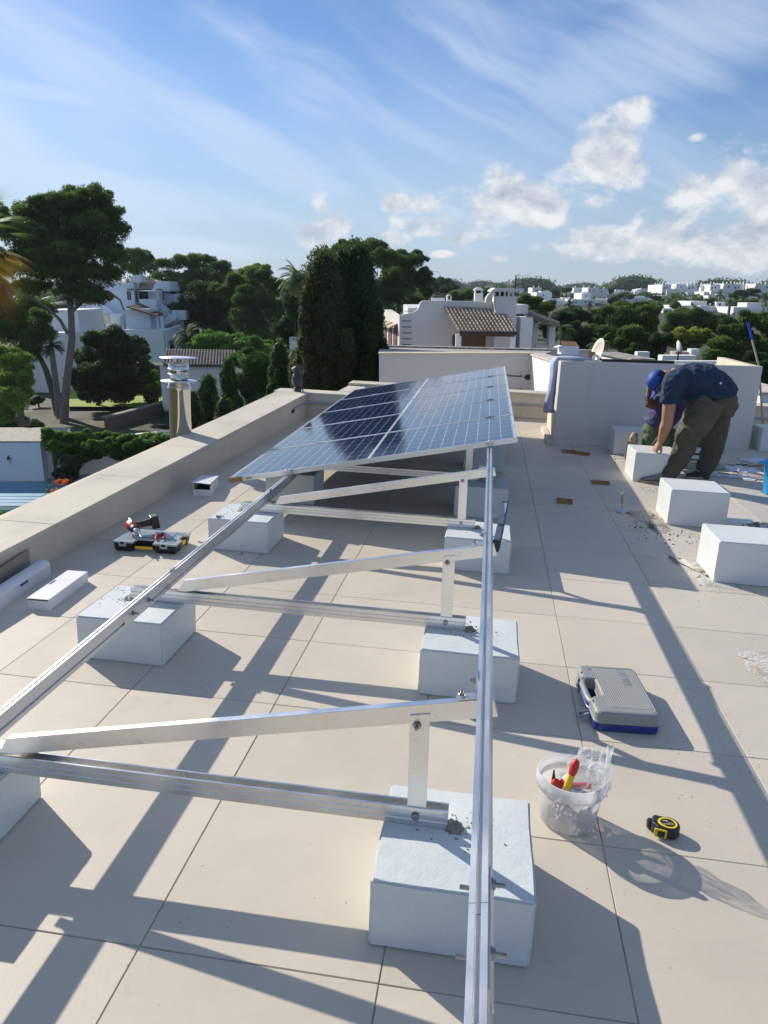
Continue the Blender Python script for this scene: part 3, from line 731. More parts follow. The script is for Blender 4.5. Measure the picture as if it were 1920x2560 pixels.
MB().tube([(.004,.022,.006),(.026,.002,.008),(.042,-.03,.006),(.045,-.065,.003)], [.006,.008,.008,.006], 10).build('handle', M['redpl'], pl)
# ------------------------------------------------------------------ cardboard boxes
def carton(loc, rz, L_, Wd, H, label, open_=0, group='white cartons by the left parapet'):
    t = thing('cardboard_box', label, 'box', loc, rz, group)
    t.rotation_euler = (0, 0, rz); w = .0025
    mb = MB(); mb.box(-Wd/2,Wd/2,-L_/2,L_/2,0,w); mb.box(-Wd/2,-Wd/2+w,-L_/2,L_/2,w,H); mb.box(Wd/2-w,Wd/2,-L_/2,L_/2,w,H)
    mb.box(-Wd/2+w,Wd/2-w,-L_/2,-L_/2+w,w,H-.006 if open_ < 2 else H*.6); mb.box(-Wd/2+w,Wd/2-w,L_/2-w,L_/2,w,H)
    mb.build('body', M['cardw'], t)
    if open_ == 0:
        MB().hexa([(-Wd/2,-L_/2-.001,H+.001),(Wd/2,-L_/2-.001,H+.001),(Wd/2,L_/2,H+.001),(-Wd/2,L_/2,H+.001)],
                  [(-Wd/2,-L_/2-.001,H+.004),(Wd/2,-L_/2-.001,H+.004),(Wd/2,L_/2,H+.004),(-Wd/2,L_/2,H+.004)]).build('lid', M['cardw'], t)
        MB().box(-Wd/2+.005,-Wd/2+.02,-.01,.05,H+.0042,H+.0046).build('printed_label', M['indigo'], t)
    elif open_ == 1:
        MB().hexa([(-Wd/2,-L_/2,H+.001),(Wd/2,-L_/2,H+.001),(Wd/2,L_/2,H+.001),(-Wd/2,L_/2,H+.001)],
                  [(-Wd/2,-L_/2,H+.003),(Wd/2,-L_/2,H+.003),(Wd/2,L_/2,H+.003),(-Wd/2,L_/2,H+.003)]).build('lid', M['cardw'], t)
    else:
        MB().hexa([(-Wd/2-.01,-L_/2-.015,H+.025),(Wd/2-.0,-L_/2-.015,H+.012),(Wd/2,L_/2,H+.001),(-Wd/2,L_/2,H+.001)],
                  [(-Wd/2-.01,-L_/2-.015,H+.028),(Wd/2-.0,-L_/2-.015,H+.015),(Wd/2,L_/2,H+.004),(-Wd/2,L_/2,H+.004)]).build('lid', M['cardw'], t)
        MB().box(-Wd/2+.004,Wd/2-.004,-L_/2+.004,L_/2-.004,w,H*.5).build('contents', M['dark'], t)
        MB().box(-.03,-.005,-.02,.03,H+.012,H+.0135).build('printed_label', M['indigo'], t)
    return t
carton((-2.175,3.49,0), math.radians(3), .42, .115, .055, 'closed long white carton with small violet print, on the tiles by the left parapet')
carton((-2.262,5.86,0), math.radians(9), .34, .14, .09, 'small white carton with raised lid, beside the left parapet near the panels', 2)
t = thing('cardboard_box', 'torn-open long white carton with ribbed flap and dark inside, at the left edge', 'box', (-2.42,3.45,0), math.radians(4), 'white cartons by the left parapet')
mb = MB(); mb.box(-.058,.058,-.26,.30,0,.003); mb.build('base', M['cardw'], t)
loft([[(x,y,z) for x, z in ((.058,.003),(.060,.062),(.052,.078),(.03,.088),(.0,.086),(-.002,.082),(.028,.084),(.050,.074),(.057,.060),(.055,.003))] for y in (-.26,-.1,.1,.30)]).build('curled_flap', M['cardw'], t)
mb = MB()
for k in range(5): mb.box(.004+k*.0085,.0065+k*.0085,-.255,.295,.0865-.0005*k*k*.5,.0885-.0005*k*k*.5)
tag(mb.build('flap_ribs', M['cardw'], t))
MB().box(.0585,.0600,-.02,.06,.045,.060).build('printed_label', M['indigo'], t)
MB().hexa([(-.058,-.30,.003),(-.055,-.30,.003),(-.055,.30,.003),(-.058,.30,.003)], [(-.062,-.30,.12),(-.059,-.30,.12),(-.059,.30,.145),(-.062,.30,.145)]).build('back_flap', M['cardin'], t)
MB().box(-.05,.05,-.25,.28,.0035,.03).build('contents', mk('foil_packs', (.12,.14,.2), .3, .4, .3, 20), t)
def scrap(loc, rz, L_, Wd, label, seed):
    r = random.Random(seed)
    t = thing('cardboard_scrap', label, 'cardboard', loc, rz, 'brown cardboard scraps on the tiles')
    MB().prism([(0,0),(Wd,0),(Wd,.028),(Wd-.003,.028),(Wd-.003,.003),(.003,.003),(.003,.022),(0,.022)], 'x', -L_/2, L_/2).build('channel', M['card'], t)
    MB().hexa([(-L_/2,.0,.022),(L_/2*.2,.0,.022),(L_/2*.2,Wd*.4,.030),(-L_/2-.02,Wd*.3,.030)], [(-L_/2,.0,.025),(L_/2*.2,.0,.025),(L_/2*.2,Wd*.4,.033),(-L_/2-.02,Wd*.3,.033)]).build('bent_flap', M['card'], t)
    return t
scrap((.71,6.33,0), math.radians(-4), .13, .09, 'crumpled brown cardboard edge nearest to the near blocks', 1)
scrap((1.12,7.20,0), math.radians(-3), .17, .06, 'brown cardboard edge midway between the other two scraps', 2)
scrap((.965,8.77,0), math.radians(-12), .15, .10, 'brown cardboard edge nearest to the stair enclosure, left half', 3)
scrap((1.10,8.70,0), math.radians(-26), .15, .09, 'brown cardboard edge nearest to the stair enclosure, right half', 4)
# ------------------------------------------------------------------ grey and blue tool case
tcs = thing('power_tool_case', 'grey ribbed tool case with blue base and open latch on the tiles', 'tool case', (.612,2.905,0), math.radians(4.5))
hx, hy = .126, .205
def case_out(i):
    o = rrect(hx-i, hy-i, .028, 4); return o
def case_ring(z, i, notch=True):
    # outline with a recess on the left side around the handle
    pts = []
    R_ = .026
    c = [(hx-i,-hy+i),(hx-i,hy-i),(-hx+i,hy-i)]
    def arc(cx, cy, a0): return [(cx+(R_)*math.cos(math.radians(a0+22.5*k)), cy+(R_)*math.sin(math.radians(a0+22.5*k))) for k in range(5)]
    pts += arc(hx-i-R_, -hy+i+R_, -90); pts += arc(hx-i-R_, hy-i-R_, 0); pts += arc(-hx+i+R_, hy-i-R_, 90)
    if notch: pts += [(-hx+i,.095),(-hx+.012+i,.082),(-hx+.045+i,.075),(-hx+.052+i,.06),(-hx+.052+i,-.055),(-hx+.045+i,-.07),(-hx+.012+i,-.077),(-hx+i,-.09)]
    else: pts += [(-hx+i,.09),(-hx+i,.07),(-hx+i,.05),(-hx+i,.02),(-hx+i,-.02),(-hx+i,-.05),(-hx+i,-.07),(-hx+i,-.09)]
    pts += arc(-hx+i+R_, -hy+i+R_, 180)
    return [(x, y, z) for x, y in pts]
loft([case_ring(.001,.006), case_ring(.006,.001), case_ring(.034,0)]).build('base_shell', M['caseblue'], tcs, bevel=.002)
loft([case_ring(.035,0), case_ring(.040,-.002), case_ring(.043,-.002), case_ring(.046,.001), case_ring(.074,.003), case_ring(.082,.008), case_ring(.0845,.016)]).build('lid_shell', M['casegrey'], tcs, bevel=.002)
MB().tube([(-hx+.012,.088,.058),(-hx+.004,.07,.060),(-hx+.002,.05,.060),(-hx+.002,-.045,.060),(-hx+.004,-.065,.060),(-hx+.012,-.083,.058)], .0125, 12).build('handle', M['casegrey'], tcs)
MB().tube([(-hx+.014,.088,.022),(-hx+.006,.07,.024),(-hx+.004,.05,.024),(-hx+.004,-.045,.024),(-hx+.006,-.065,.024),(-hx+.014,-.083,.022)], .010, 12).build('handle_base', M['caseblue'], tcs)
mb = MB()
for k in range(22):
    x = -.055+k*.0073
    y0_, y1_ = -.160, .168
    if 13 <= k <= 17: y1_ = .005
    mb.box(x, x+.0030, y0_, y1_, .0840, .0862)
mb.box(-.064,-.0615,-.17,.178,.084,.0857); mb.box(.109,.1115,-.17,.178,.084,.0857); mb.box(-.0610,.1085,.1755,.178,.084,.0857)
mb.build('lid_ribs', M['casegrey'], tcs, bevel=.0006, seg=1)
text('RIKO', .042, M['casetext'], tcs, Matrix.Translation((.058,.088,.0848)) @ Matrix.Rotation(PI/2, 4, 'Z'), .0008, space=1.25)
text('Nr', .020, M['casetext'], tcs, Matrix.Translation((-.080,.160,.0848)) @ Matrix.Rotation(PI/2, 4, 'Z'), .0006)
for y in (.125, -.115):
    MB().box(-hx+.006,-hx+.024,y-.011,y+.013,.050,.083).build('latch_slot', M['blackpl'], tcs, bevel=.003)
MB().box(-hx-.008,-hx+.001,.112,.140,.016,.060).build('latch', mk('latch_grey', (.30,.36,.42), .4), tcs, bevel=.002)
lm_ = Matrix.Translation((-hx-.004,-.118,.028)) @ Matrix.Rotation(math.radians(-22), 4, 'Y')
mb = MB(); mb.box(-.040,0,-.018,.012,0,.004, M=lm_); mb.box(-.040,0,-.018,-.015,.004,.012, M=lm_); mb.box(-.040,0,.009,.012,.004,.012, M=lm_); mb.box(-.040,-.036,-.015,.009,.004,.013, M=lm_)
mb.build('open_latch', mk('latch_grey_b', (.26,.29,.33), .4), tcs, bevel=.001)
for y in (.09,-.03): MB().box(hx-.001,hx+.010,y-.015,y+.015,.026,.058).build('hinge', M['casegrey'], tcs, bevel=.003)
# ------------------------------------------------------------------ tape measure
tm = thing('tape_measure', 'black and yellow tape measure lying flat on the tiles beside the bucket', 'tape measure', (.655,2.125,0), math.radians(-12))
def d_ring(z, i):
    pts = []
    for k in range(17):
        th = math.radians(-60+k*180/16); pts.append(((.034-i)*math.cos(th)+.004, (.034-i)*math.sin(th)+.002))
    pts += [(-.040+i,.030-i*.5),(-.046+i,.022),(-.046+i,-.012),(-.028,-.030+i),(.0,-.034+i)]
    return [(x,y,z) for x, y in pts]
loft([d_ring(.002,.004), d_ring(.006,.0), d_ring(.034,.0), d_ring(.039,.004)]).build('case', M['blackpl'], tm, bevel=.002)
mb = MB(); rr = [[((.0285-i)*math.cos(2*PI*k/28)*(1.12 if math.cos(2*PI*k/28) < 0 else .95)+.002, (.0285-i)*math.sin(2*PI*k/28)*.92, z) for k in range(28)] for z, i in ((.038,0),(.0405,.001),(.0405,.0065),(.0385,.0065))]
loft(rr, False, False).build('yellow_ring', M['yellow_tape'], tm)
MB().lathe([(0,.0395),(.0215,.0395)], 28, c=(0,0,0)).build('label_disc', mk('label_black', (.02,.02,.025), .2), tm)
Z180 = Matrix.Rotation(PI+.35, 4, 'Z')
text('STANLEY', .0088, M['letter_y'], tm, Matrix.Translation((.001,-.006,.0400)) @ Z180, .0001)
text('TYLON', .0042, M['letter_w'], tm, Matrix.Translation((.008,.003,.0400)) @ Z180, .0001)
text('8m', .0115, M['letter_w'], tm, Matrix.Translation((-.008,.007,.0400)) @ Z180, .0001)
mb = MB(); mb.prism([(-.037,.006),(.000,.006),(.000,.034),(-.037,.034)], 'y', -.0365, -.031); mb.build('side_panel', M['yellow_tape'], tm, bevel=.002)
MB().box(-.027,-.006,-.0395,-.036,.010,.030).build('lock_button', M['blackpl'], tm, bevel=.002)
mb = MB(); mb.box(-.060,-.045,.010,.0115,.006,.028); mb.box(-.0605,-.0590,.002,.013,.004,.030); mb.build('tape_hook', M['steel'], tm)
MB().box(-.058,-.045,-.006,.018,.005,.032).build('mouth', M['blackpl'], tm, bevel=.004)
# ------------------------------------------------------------------ clear bucket
def translucent(name, col, a, rough=.35, tr=.5):
    m = bpy.data.materials.new(name); m.use_nodes = True; nt = m.node_tree; N = nt.nodes; L = nt.links; N.clear()
    o = N.new('ShaderNodeOutputMaterial'); mx = N.new('ShaderNodeMixShader'); t = N.new('ShaderNodeBsdfTransparent'); p = N.new('ShaderNodeBsdfPrincipled')
    tl = N.new('ShaderNodeBsdfTranslucent'); m2 = N.new('ShaderNodeMixShader'); m2.inputs[0].default_value = tr
    p.inputs['Base Color'].default_value = c4(col); p.inputs['Roughness'].default_value = rough; tl.inputs[0].default_value = c4(col)
    L.new(p.outputs[0], m2.inputs[1]); L.new(tl.outputs[0], m2.inputs[2])
    fr = N.new('ShaderNodeLayerWeight'); fr.inputs[0].default_value = .35
    tc = N.new('ShaderNodeTexCoord'); n = N.new('ShaderNodeTexNoise'); n.inputs['Scale'].default_value = 22; L.new(tc.outputs['Object'], n.inputs['Vector'])
    q = N.new('ShaderNodeMath'); q.operation = 'MULTIPLY_ADD'; L.new(fr.outputs['Facing'], q.inputs[0]); q.inputs[1].default_value = .55; q.inputs[2].default_value = a-.12
    q2 = N.new('ShaderNodeMath'); q2.operation = 'MULTIPLY_ADD'; q2.use_clamp = True; L.new(n.outputs['Fac'], q2.inputs[0]); q2.inputs[1].default_value = .24; L.new(q.outputs[0], q2.inputs[2])
    L.new(q2.outputs[0], mx.inputs[0]); L.new(t.outputs[0], mx.inputs[1]); L.new(m2.outputs[0], mx.inputs[2]); L.new(mx.outputs[0], o.inputs[0])
    return m
M['pail'] = translucent('milky_polypropylene', (.78,.79,.80), .22, .3)
M['rim'] = translucent('milky_rim', (.80,.81,.82), .62, .3)
M['film'] = translucent('clear_film', (.85,.86,.88), .22, .1, .3)
bk = thing('plastic_bucket', 'translucent white bucket of bolts and hand tools beside the tape measure', 'bucket', (.352,2.135,0))
MB().lathe([(0,.003),(.080,.003),(.086,.007),(.096,.10),(.100,.142),(.0985,.142),(.0945,.10),(.084,.0085),(.079,.005),(0,.005)], 40).build('pail', M['pail'], bk)
MB().lathe([(.099,.128),(.1085,.128),(.110,.150),(.107,.168),(.1025,.170),(.1005,.150),(.100,.130)], 40).build('rim', M['rim'], bk)
for k in range(30):
    if 3 < k < 27 or 1:
        th = 2*PI*k/30; c_, s_ = math.cos(th), math.sin(th)
        MB().tube([(.1075*c_,.1075*s_,.130),(.1102*c_,.1102*s_,.149)], .0013, 4, smooth=False).build('rim_rib', M['rim'], bk)
MB().lathe([(.1105,.132),(.1125,.132),(.1125,.158),(.1105,.158)], 6, a0=math.radians(225), a1=math.radians(262)).build('tear_tab', M['rim'], bk)
MB().tube([(.10,-.03,.125),(.112,-.01,.105),(.114,.03,.10),(.10,.06,.125)], .0022, 6).build('bail', M['rim'], bk)
# contents: things of their own
r = random.Random(4)
M['zinc'] = mk('zinc_plated', (.55,.56,.57), .3, 1, .1, 30)
for k in range(46):
    a, q = r.uniform(0, 2*PI), math.sqrt(r.random())*.055; z = .014+.055*r.random()*(1-.3*q/.07)
    d = Vector((r.uniform(-1,1), r.uniform(-1,1), r.uniform(-.35,.35))).normalized(); l = r.uniform(.03,.055)
    p = Vector((q*math.cos(a), q*math.sin(a), z)); p -= d*l*.5
    e = p+d*l
    for w_ in (p, e):
        rad = math.hypot(w_.x, w_.y)
        if rad > .078: w_.x *= .078/rad; w_.y *= .078/rad
        w_.z = max(w_.z, .012)
    mb = MB(); dd = (e-p).normalized()
    mb.tube([p, p+dd*.006, p+dd*.0062, e], [.0072,.0072,.0036,.0036], 6, smooth=False)
    o = mb.build('loose_bolt', M['zinc']); o.location = (.352,2.135,0)
    tag(o, 'loose zinc bolt lying in the clear plastic bucket', 'bolt', 'bolts in the bucket', roof=True)
for k in range(7):
    a, q = r.uniform(0, 2*PI), .045*r.random(); p = Vector((.352+q*math.cos(a)-.02, 2.135+q*math.sin(a)-.03, .055+.02*r.random()))
    mb = MB(); mb.tube([p-Vector((0,0,.004)), p+Vector((r.uniform(-.004,.004),r.uniform(-.004,.004),.004))], .0095, 12)
    tag(mb.build('end_plug', M['label_w']), 'small round white plug among the bolts in the bucket', 'plug', 'white plugs in the bucket', roof=True)
mb = MB(); mb.ball((0,0,0), (.045,.036,.028), 12)
o = mb.build('cable_bag', mk('blue_bag', (.10,.17,.34), .4, 0, .2, 25, .6, 40)); o.location = (.372,2.125,.088); tag(o, 'crumpled bluish bag on top of the bolts in the bucket', 'bag', roof=True)
sd_ = thing('screwdriver', 'yellow and red handled screwdriver standing upright in the bucket', 'screwdriver', (.352,2.135,0))
p0, p1 = Vector((-.018,-.035,.135)), Vector((.004,-.02,.225)); dd = (p1-p0).normalized()
MB().tube([p0-dd*.09, p0], .003, 8).build('shaft', M['steel'], sd_)
MB().tube([p0-dd*.008, p0, p0+dd*.012, p0+dd*.048], [.008,.0095,.0115,.0112], 14).build('handle', M['yellowpl'], sd_)
MB().tube([p0+dd*.049, p0+dd*.062, p0+dd*.080, p0+dd*.094, p0+dd*.100], [.0112,.0138,.0145,.011,.004], 14).build('grip_end', M['redpl'], sd_)
s2 = thing('hand_pliers', 'red handled pliers standing in the bucket beside the screwdriver', 'pliers', (.352,2.135,0))
MB().tube([(-.055,-.02,.10),(-.052,-.028,.148),(-.05,-.034,.158)], [.011,.013,.008], 12).build('handle', M['redpl'], s2)
MB().tube([(-.04,.0,.09),(-.034,-.014,.14),(-.03,-.02,.150)], [.010,.011,.007], 12).build('handle', M['redpl'], s2)
MB().tube([(-.056,-.012,.13),(-.058,-.004,.176)], [(.008,.003),(.002,.001)], 6).build('jaw', M['darkmetal'], s2)
s3 = MB().tube([(.0,.01,.118),(.05,.0,.130),(.062,-.002,.13)], [.009,.010,.008], 10).build('cutter', M['redpl']); s3.location = (.352,2.135,0)
tag(s3, 'small red cutter grip lying across the bucket contents', 'cutter', roof=True)
# plastic bag rising from the bucket: crumpled film
bg_ = MB(); r = random.Random(12); nu, nv = 22, 16; vs = []
for j in range(nv+1):
    f = j/nv
    w_ = .062*(1-f)**.7+.022*f+.012
    cx_, cy_, cz_ = .028+.044*f, .012-.005*f, .095+.145*f
    for i in range(nu):
        th = 2*PI*i/nu
        k = 1+.22*math.sin(3*th+7*f)+.13*math.sin(7*th-11*f)+r.uniform(-.09,.09)
        vs.append((cx_+w_*k*math.cos(th)*1.0, cy_+w_*k*math.sin(th)*.75, cz_+.014*math.sin(2*th+3*f)*f+r.uniform(-.003,.003)+(.03*f if math.cos(th) > 0 else 0)))
fs = [(j*nu+i, j*nu+(i+1) % nu, (j+1)*nu+(i+1) % nu, (j+1)*nu+i) for j in range(nv) for i in range(nu)]
o = bg_.add(vs, fs, False).build('plastic_bag', M['film']); o.location = (.352,2.135,0)
tag(o, 'crumpled clear plastic bag sticking up out of the bucket', 'bag', roof=True)
# ------------------------------------------------------------------ small hardware on the tiles
def screw(x, y, z, rz, l=.045, label='long steel screw', tilt=0):
    d = Vector((math.cos(rz), math.sin(rz), tilt)); p = Vector((x, y, z+.006))
    o = MB().tube([p, p+d*.008, p+d*.0081, p+d*l], [.007,.007,.004,.003], 8, smooth=False).build('screw', M['steel'])
    return tag(o, label, 'screw', roof=True)
screw(-1.66,4.46,.206,.3,.05,'steel screw lying on the third left block')
screw(-1.64,4.43,.206,1.2,.03,'shorter steel screw at the corner of the third left block')
screw(-1.77,4.52,0,2.8,.05,'dark screw on the tiles nearer the parts organiser')
screw(-1.76,4.42,0,-.4,.055,'bundle-like thick screw on the tiles between organiser and block')
screw(-1.47,4.375,0,.1,.016,'tiny bolt at the foot of the third left block')
# gritty debris
def grit(pts, n, label, seed, mat='gritdark', smin=.0010, smax=.0030):
    r = random.Random(seed); mb = MB()
    for _ in range(n):
        cx_, cy_, sx_, sy_ = pts[r.randrange(len(pts))]
        x, y = r.gauss(cx_, sx_), r.gauss(cy_, sy_); s = r.uniform(smin, smax); a = r.uniform(0, PI)
        R2 = Matrix.Translation((x, y, s*.5)) @ Matrix.Rotation(a, 4, 'Z')
        mb.hexa([R2 @ Vector(q) for q in ((-s,-s*.6,-s*.4),(s,-s*.6,-s*.4),(s*.7,s*.6,-s*.4),(-s,s*.5,-s*.4))], [R2 @ Vector(q) for q in ((-s*.5,-s*.3,s*.5),(s*.5,-s*.3,s*.4),(s*.4,s*.3,s*.5),(-s*.5,s*.3,s*.3))])
    return tag(mb.build('grit', M[mat]), label, 'grit', kind='stuff', roof=True)
grit([(.85,2.75,.12,.35),(.95,3.2,.1,.3),(.8,2.9,.05,.2),(1.05,2.6,.06,.12)], 260, 'dark grit scattered over the tiles beside the tool case', 1, smin=.0008, smax=.0019)
grit([(.2,1.6,.7,.5),(.2,2.6,.9,.8),(-1.1,2.2,.5,1.0),(1.2,3.6,.4,.6)], 150, 'sparse specks on the open tiles', 2, smin=.0006, smax=.0014)
grit([(1.35,5.8,.10,.25),(1.6,5.5,.15,.1),(1.5,4.7,.12,.2),(1.35,6.1,.08,.1),(1.65,7.1,.1,.1)], 420, 'cement crumbs round the bare blocks', 3, 'lmortar', .002, .007)
grit([(2.2,8.4,.4,.25),(2.8,8.5,.4,.3),(1.5,9.0,.1,.3),(1.35,5.8,.12,.25)], 420, 'dark rubble behind the workmen', 4, smin=.002, smax=.008)
# ------------------------------------------------------------------ trowel
tw = thing('trowel', 'pointing trowel standing on its blade with cement-caked handle', 'trowel', (1.155,6.20,0))
MB().tube([(0,0,.035),(.002,.002,.075)], .004, 8).build('tang', M['steel'], tw)
MB().tube([(.002,.002,.07),(.0,.004,.085),(-.002,.006,.12),(.002,.008,.155),(.0,.010,.163)], [.008,.013,.014,.017,.010], 12).build('handle', M['patch1'], tw)
MB().hexa([(-.055,.0,.012),(0,-.085,.002),(.055,.005,.012),(0,.02,.03)], [(-.055,.0,.015),(0,-.085,.005),(.055,.005,.015),(0,.02,.036)]).build('blade', M['alu'], tw)
# ------------------------------------------------------------------ rubber mortar tub, blue bucket, broom, green things
tb = thing('mortar_tub', 'black rubber mortar tub caked with cement between the two right blocks', 'tub', (2.13,5.42,0))
r = random.Random(3)
def tub_ring(rad, z, j=.004): return [(rad*(1.12+.0)*math.cos(2*PI*k/32)+r.uniform(-j,j), rad*math.sin(2*PI*k/32)+r.uniform(-j,j), z+r.uniform(-j,j)) for k in range(32)]
loft([tub_ring(.15,.002,.001), tub_ring(.20,.07), tub_ring(.235,.135), tub_ring(.25,.14), tub_ring(.232,.128), tub_ring(.195,.07), tub_ring(.15,.03,.006)], True).build('tub', M['rubber'], tb)
for a in (200, -10):
    th = math.radians(a); c_, s_ = math.cos(th), math.sin(th)
    q = Vector((.27*c_,.24*s_,.135)); tn = Vector((-s_, c_, 0))
    MB().tube([q-tn*.06-Vector((c_,s_,0))*.02, q-tn*.035+Vector((c_*.015,s_*.015,.035)), q+tn*.035+Vector((c_*.015,s_*.015,.035)), q+tn*.06-Vector((c_,s_,0))*.02], .012, 8).build('handle', M['rubber'], tb)
bb = thing('blue_bucket', 'bright blue plastic bucket cut off by the right edge of the photo', 'bucket', (2.745,7.30,0))
MB().lathe([(0,.004),(.12,.004),(.128,.012),(.155,.27),(.163,.275),(.178,.29),(.190,.305),(.186,.308),(.160,.288),(.150,.272),(.124,.016),(0,.010)], 36).build('pail', M['bluepl'], bb)
MB().tube([(-.185,-.02,.30),(-.21,0,.292),(-.185,.03,.30)], .008, 8).build('pouring_lug', M['bluepl'], bb)
br = thing('broom', 'broom with pale handle, blue grip and green head, leaning behind the stair enclosure', 'broom', (3.49,10.42,0))
h0 = Vector((.0,.0,.06)); h1 = AY(1897,915,10.55)-Vector((3.49,10.42,0)); h2 = AY(1869,806,10.68)-Vector((3.49,10.42,0))
q0 = AY(1908,1068,10.40)-Vector((3.49,10.42,0))
MB().tube([q0-Vector((0,0,.22))+Vector((.03,0,0)), q0, h1, h1.lerp(h2,.6)], .0135, 10).build('stick', M['stick'], br)
MB().tube([h1.lerp(h2,.61), h2], [.0145,.015], 10).build('grip', M['stickblue'], br)
hb = G(1893,1108)-Vector((3.49,10.42,0))
MB().hexa([(hb.x-.09,-.12,.0),(hb.x+.09,-.12,.0),(hb.x+.09,-.02,.0),(hb.x-.09,-.02,.0)], [(hb.x-.03,-.09,.13),(hb.x+.09,-.09,.13),(hb.x+.09,-.04,.13),(hb.x-.03,-.04,.13)]).build('bristles', M['greenpl'], br)
MB().box(hb.x-.035,hb.x+.095,-.10,-.03,.131,.15).build('head', M['blackpl'], br, bevel=.006)
sp_ = thing('sponge_float', 'white and green sponge float lying beside the mortar tub', 'float', (2.0,5.98,0))
MB().box(-.12,.10,-.05,.05,.0,.03).build('sponge', mk('green_sponge', (.06,.28,.17), .9, 0, .1, 20), sp_, bevel=.003)
MB().box(-.12,.11,-.055,.055,.0305,.06).build('plate', M['label_w'], sp_, bevel=.003)
jg = thing('water_pack', 'green shrink-wrapped water bottles standing behind the bending workman', 'bottles', (2.38,8.95,0))
for i in range(2):
    for j in range(2):
        MB().lathe([(0,.001),(.040,.001),(.045,.01),(.045,.19),(.042,.22),(.018,.27),(.015,.275),(.015,.30),(0,.30)], 16, c=(i*.092-.046, j*.092-.046, 0)).build('bottle', M['bottle'], jg)
MB().box(-.098,.098,-.098,-.095,.085,.15).build('label', M['label_w'], jg)
MB().box(-.098,.098,-.098,-.095,.015,.06).build('label', M['label_w'], jg)
text('AQUA', .03, M['indigo'], jg, Matrix.Translation((0,-.0985,.118)) @ Matrix.Rotation(PI/2, 4, 'X'), .0005) if 0 else None
def rag(loc, sx, sy, label, seed, rz=0):
    r = random.Random(seed); mb = MB(); n = 9; vs = []
    for j in range(n):
        for i in range(n):
            e = 1 if 0 < i < n-1 and 0 < j < n-1 else .3
            vs.append((sx*(i/(n-1)-.5)+r.uniform(-.02,.02), sy*(j/(n-1)-.5)+r.uniform(-.02,.02), .002+e*abs(r.gauss(0,.014))))
    mb.add(vs, [(j*n+i, j*n+i+1, (j+1)*n+i+1, (j+1)*n+i) for j in range(n-1) for i in range(n-1)])
    o = mb.build('plastic_sheet', M['ray']); o.location = loc; o.rotation_euler = (0,0,rz)
    return tag(o, label, 'sheet', 'scraps of white sheet on the roof', roof=True)
rag((2.55,8.02,0), .40, .16, 'crumpled white sheet scrap nearest the blue bucket', 3, -.2)
rag((2.32,8.08,0), .25, .14, 'crumpled white sheet scrap just behind the bending workman', 4, .3)
rag((2.78,8.45,0), .36, .30, 'flat pale sheet square behind the blue bucket', 5, .1)
rag((3.15,9.1,0), .40, .3, 'pale sheet scrap at the foot of the block by the broom', 6, .4)
# ------------------------------------------------------------------ things on the stair enclosure
jk = thing('fleece_jacket', 'pale blue fleece jacket hanging over the left end of the stair enclosure', 'jacket', (.84,9.55,1.0))
def cloth(name, pts, wd, th, parent, mat, fold=5, seed=0):
    """pts: centre line; wd: widths along x'; a folded slab of cloth"""
    r = random.Random(seed); k = len(pts); n = 18; rings = []
    for i, (p, w_) in enumerate(zip(pts, wd)):
        ring = []
        for j in range(n):
            th_ = 2*PI*j/n
            u = math.cos(th_); v = math.sin(th_)
            f = 1+.10*math.sin(fold*th_+i*.7+seed)
            ring.append((p[0]+u*th*f*.5*(1+.2*math.sin(i*1.3)), p[1]+v*w_*.5*f*.9, p[2]))
        rings.append(ring)
    return loft(rings, True).build(name, mat, parent)
cloth('body', [(-.085,.0,-.64),(-.088,.0,-.60),(-.075,.02,-.5),(-.07,.0,-.36),(-.062,.01,-.2),(-.058,.0,-.08),(-.045,.03,-.02),(-.015,.05,.03),(-.01,.05,.04)], [.16,.18,.22,.24,.22,.22,.26,.30,.1], .12, jk, M['denim'], 5, 1)
cloth('sleeve', [(-.045,.30,-.26),(-.05,.30,-.2),(-.05,.28,-.1),(-.045,.25,-.02),(-.03,.2,.02)], [.07,.09,.10,.10,.06], .05, jk, M['denim'], 4, 2)
MB().tube([(-.02,.0,.028),(.10,-.06,.032),(.26,.0,.03),(.40,.06,.022)], [(.05,.02),(.11,.026),(.09,.022),(.03,.008)], 14, side=(0,1,0)).build('collar', M['denim'], jk)
MB().tube([(.05,-.055,.022),(.16,-.06,.024),(.26,-.045,.022)], [(.03,.014),(.045,.018),(.03,.014)], 12, side=(0,1,0)).build('lining', M['indigo'], jk)
bx = thing('cardboard_box', 'open white cardboard box standing on the jacket on the stair enclosure', 'box', (.93,9.70,1.065), math.radians(14))
mb = MB(); mb.box(-.11,.11,-.07,-.067,0,.10); mb.box(-.11,.11,.067,.07,0,.10); mb.box(-.11,-.107,-.067,.067,0,.10); mb.box(.107,.11,-.067,.067,0,.10); mb.box(-.107,.107,-.067,.067,0,.003)
mb.build('body', M['cardw'], bx)
MB().hexa([(-.11,-.07,.101),(-.11,.07,.101),(-.17,.07,.075),(-.17,-.07,.075)][::-1], [(-.11,-.07,.104),(-.11,.07,.104),(-.17,.07,.078),(-.17,-.07,.078)][::-1]).build('side_flap', M['cardw'], bx)
MB().hexa([(-.11,-.07,.102),(.11,-.07,.102),(.10,.05,.15),(-.09,.05,.15)], [(-.11,-.07,.105),(.11,-.07,.105),(.10,.05,.153),(-.09,.05,.153)]).build('top_flap', M['card'], bx)
tr = thing('tape_roll', 'roll of blue printed tape lying on the stair enclosure between box and plank', 'tape roll', (1.24,9.47,1.045))
MB().lathe([(.022,-.025),(.042,-.025),(.042,.025),(.022,.025),(.022,-.025)], 20, M=Matrix.Rotation(math.radians(75), 4, 'X')).build('roll', M['label_w'], tr)
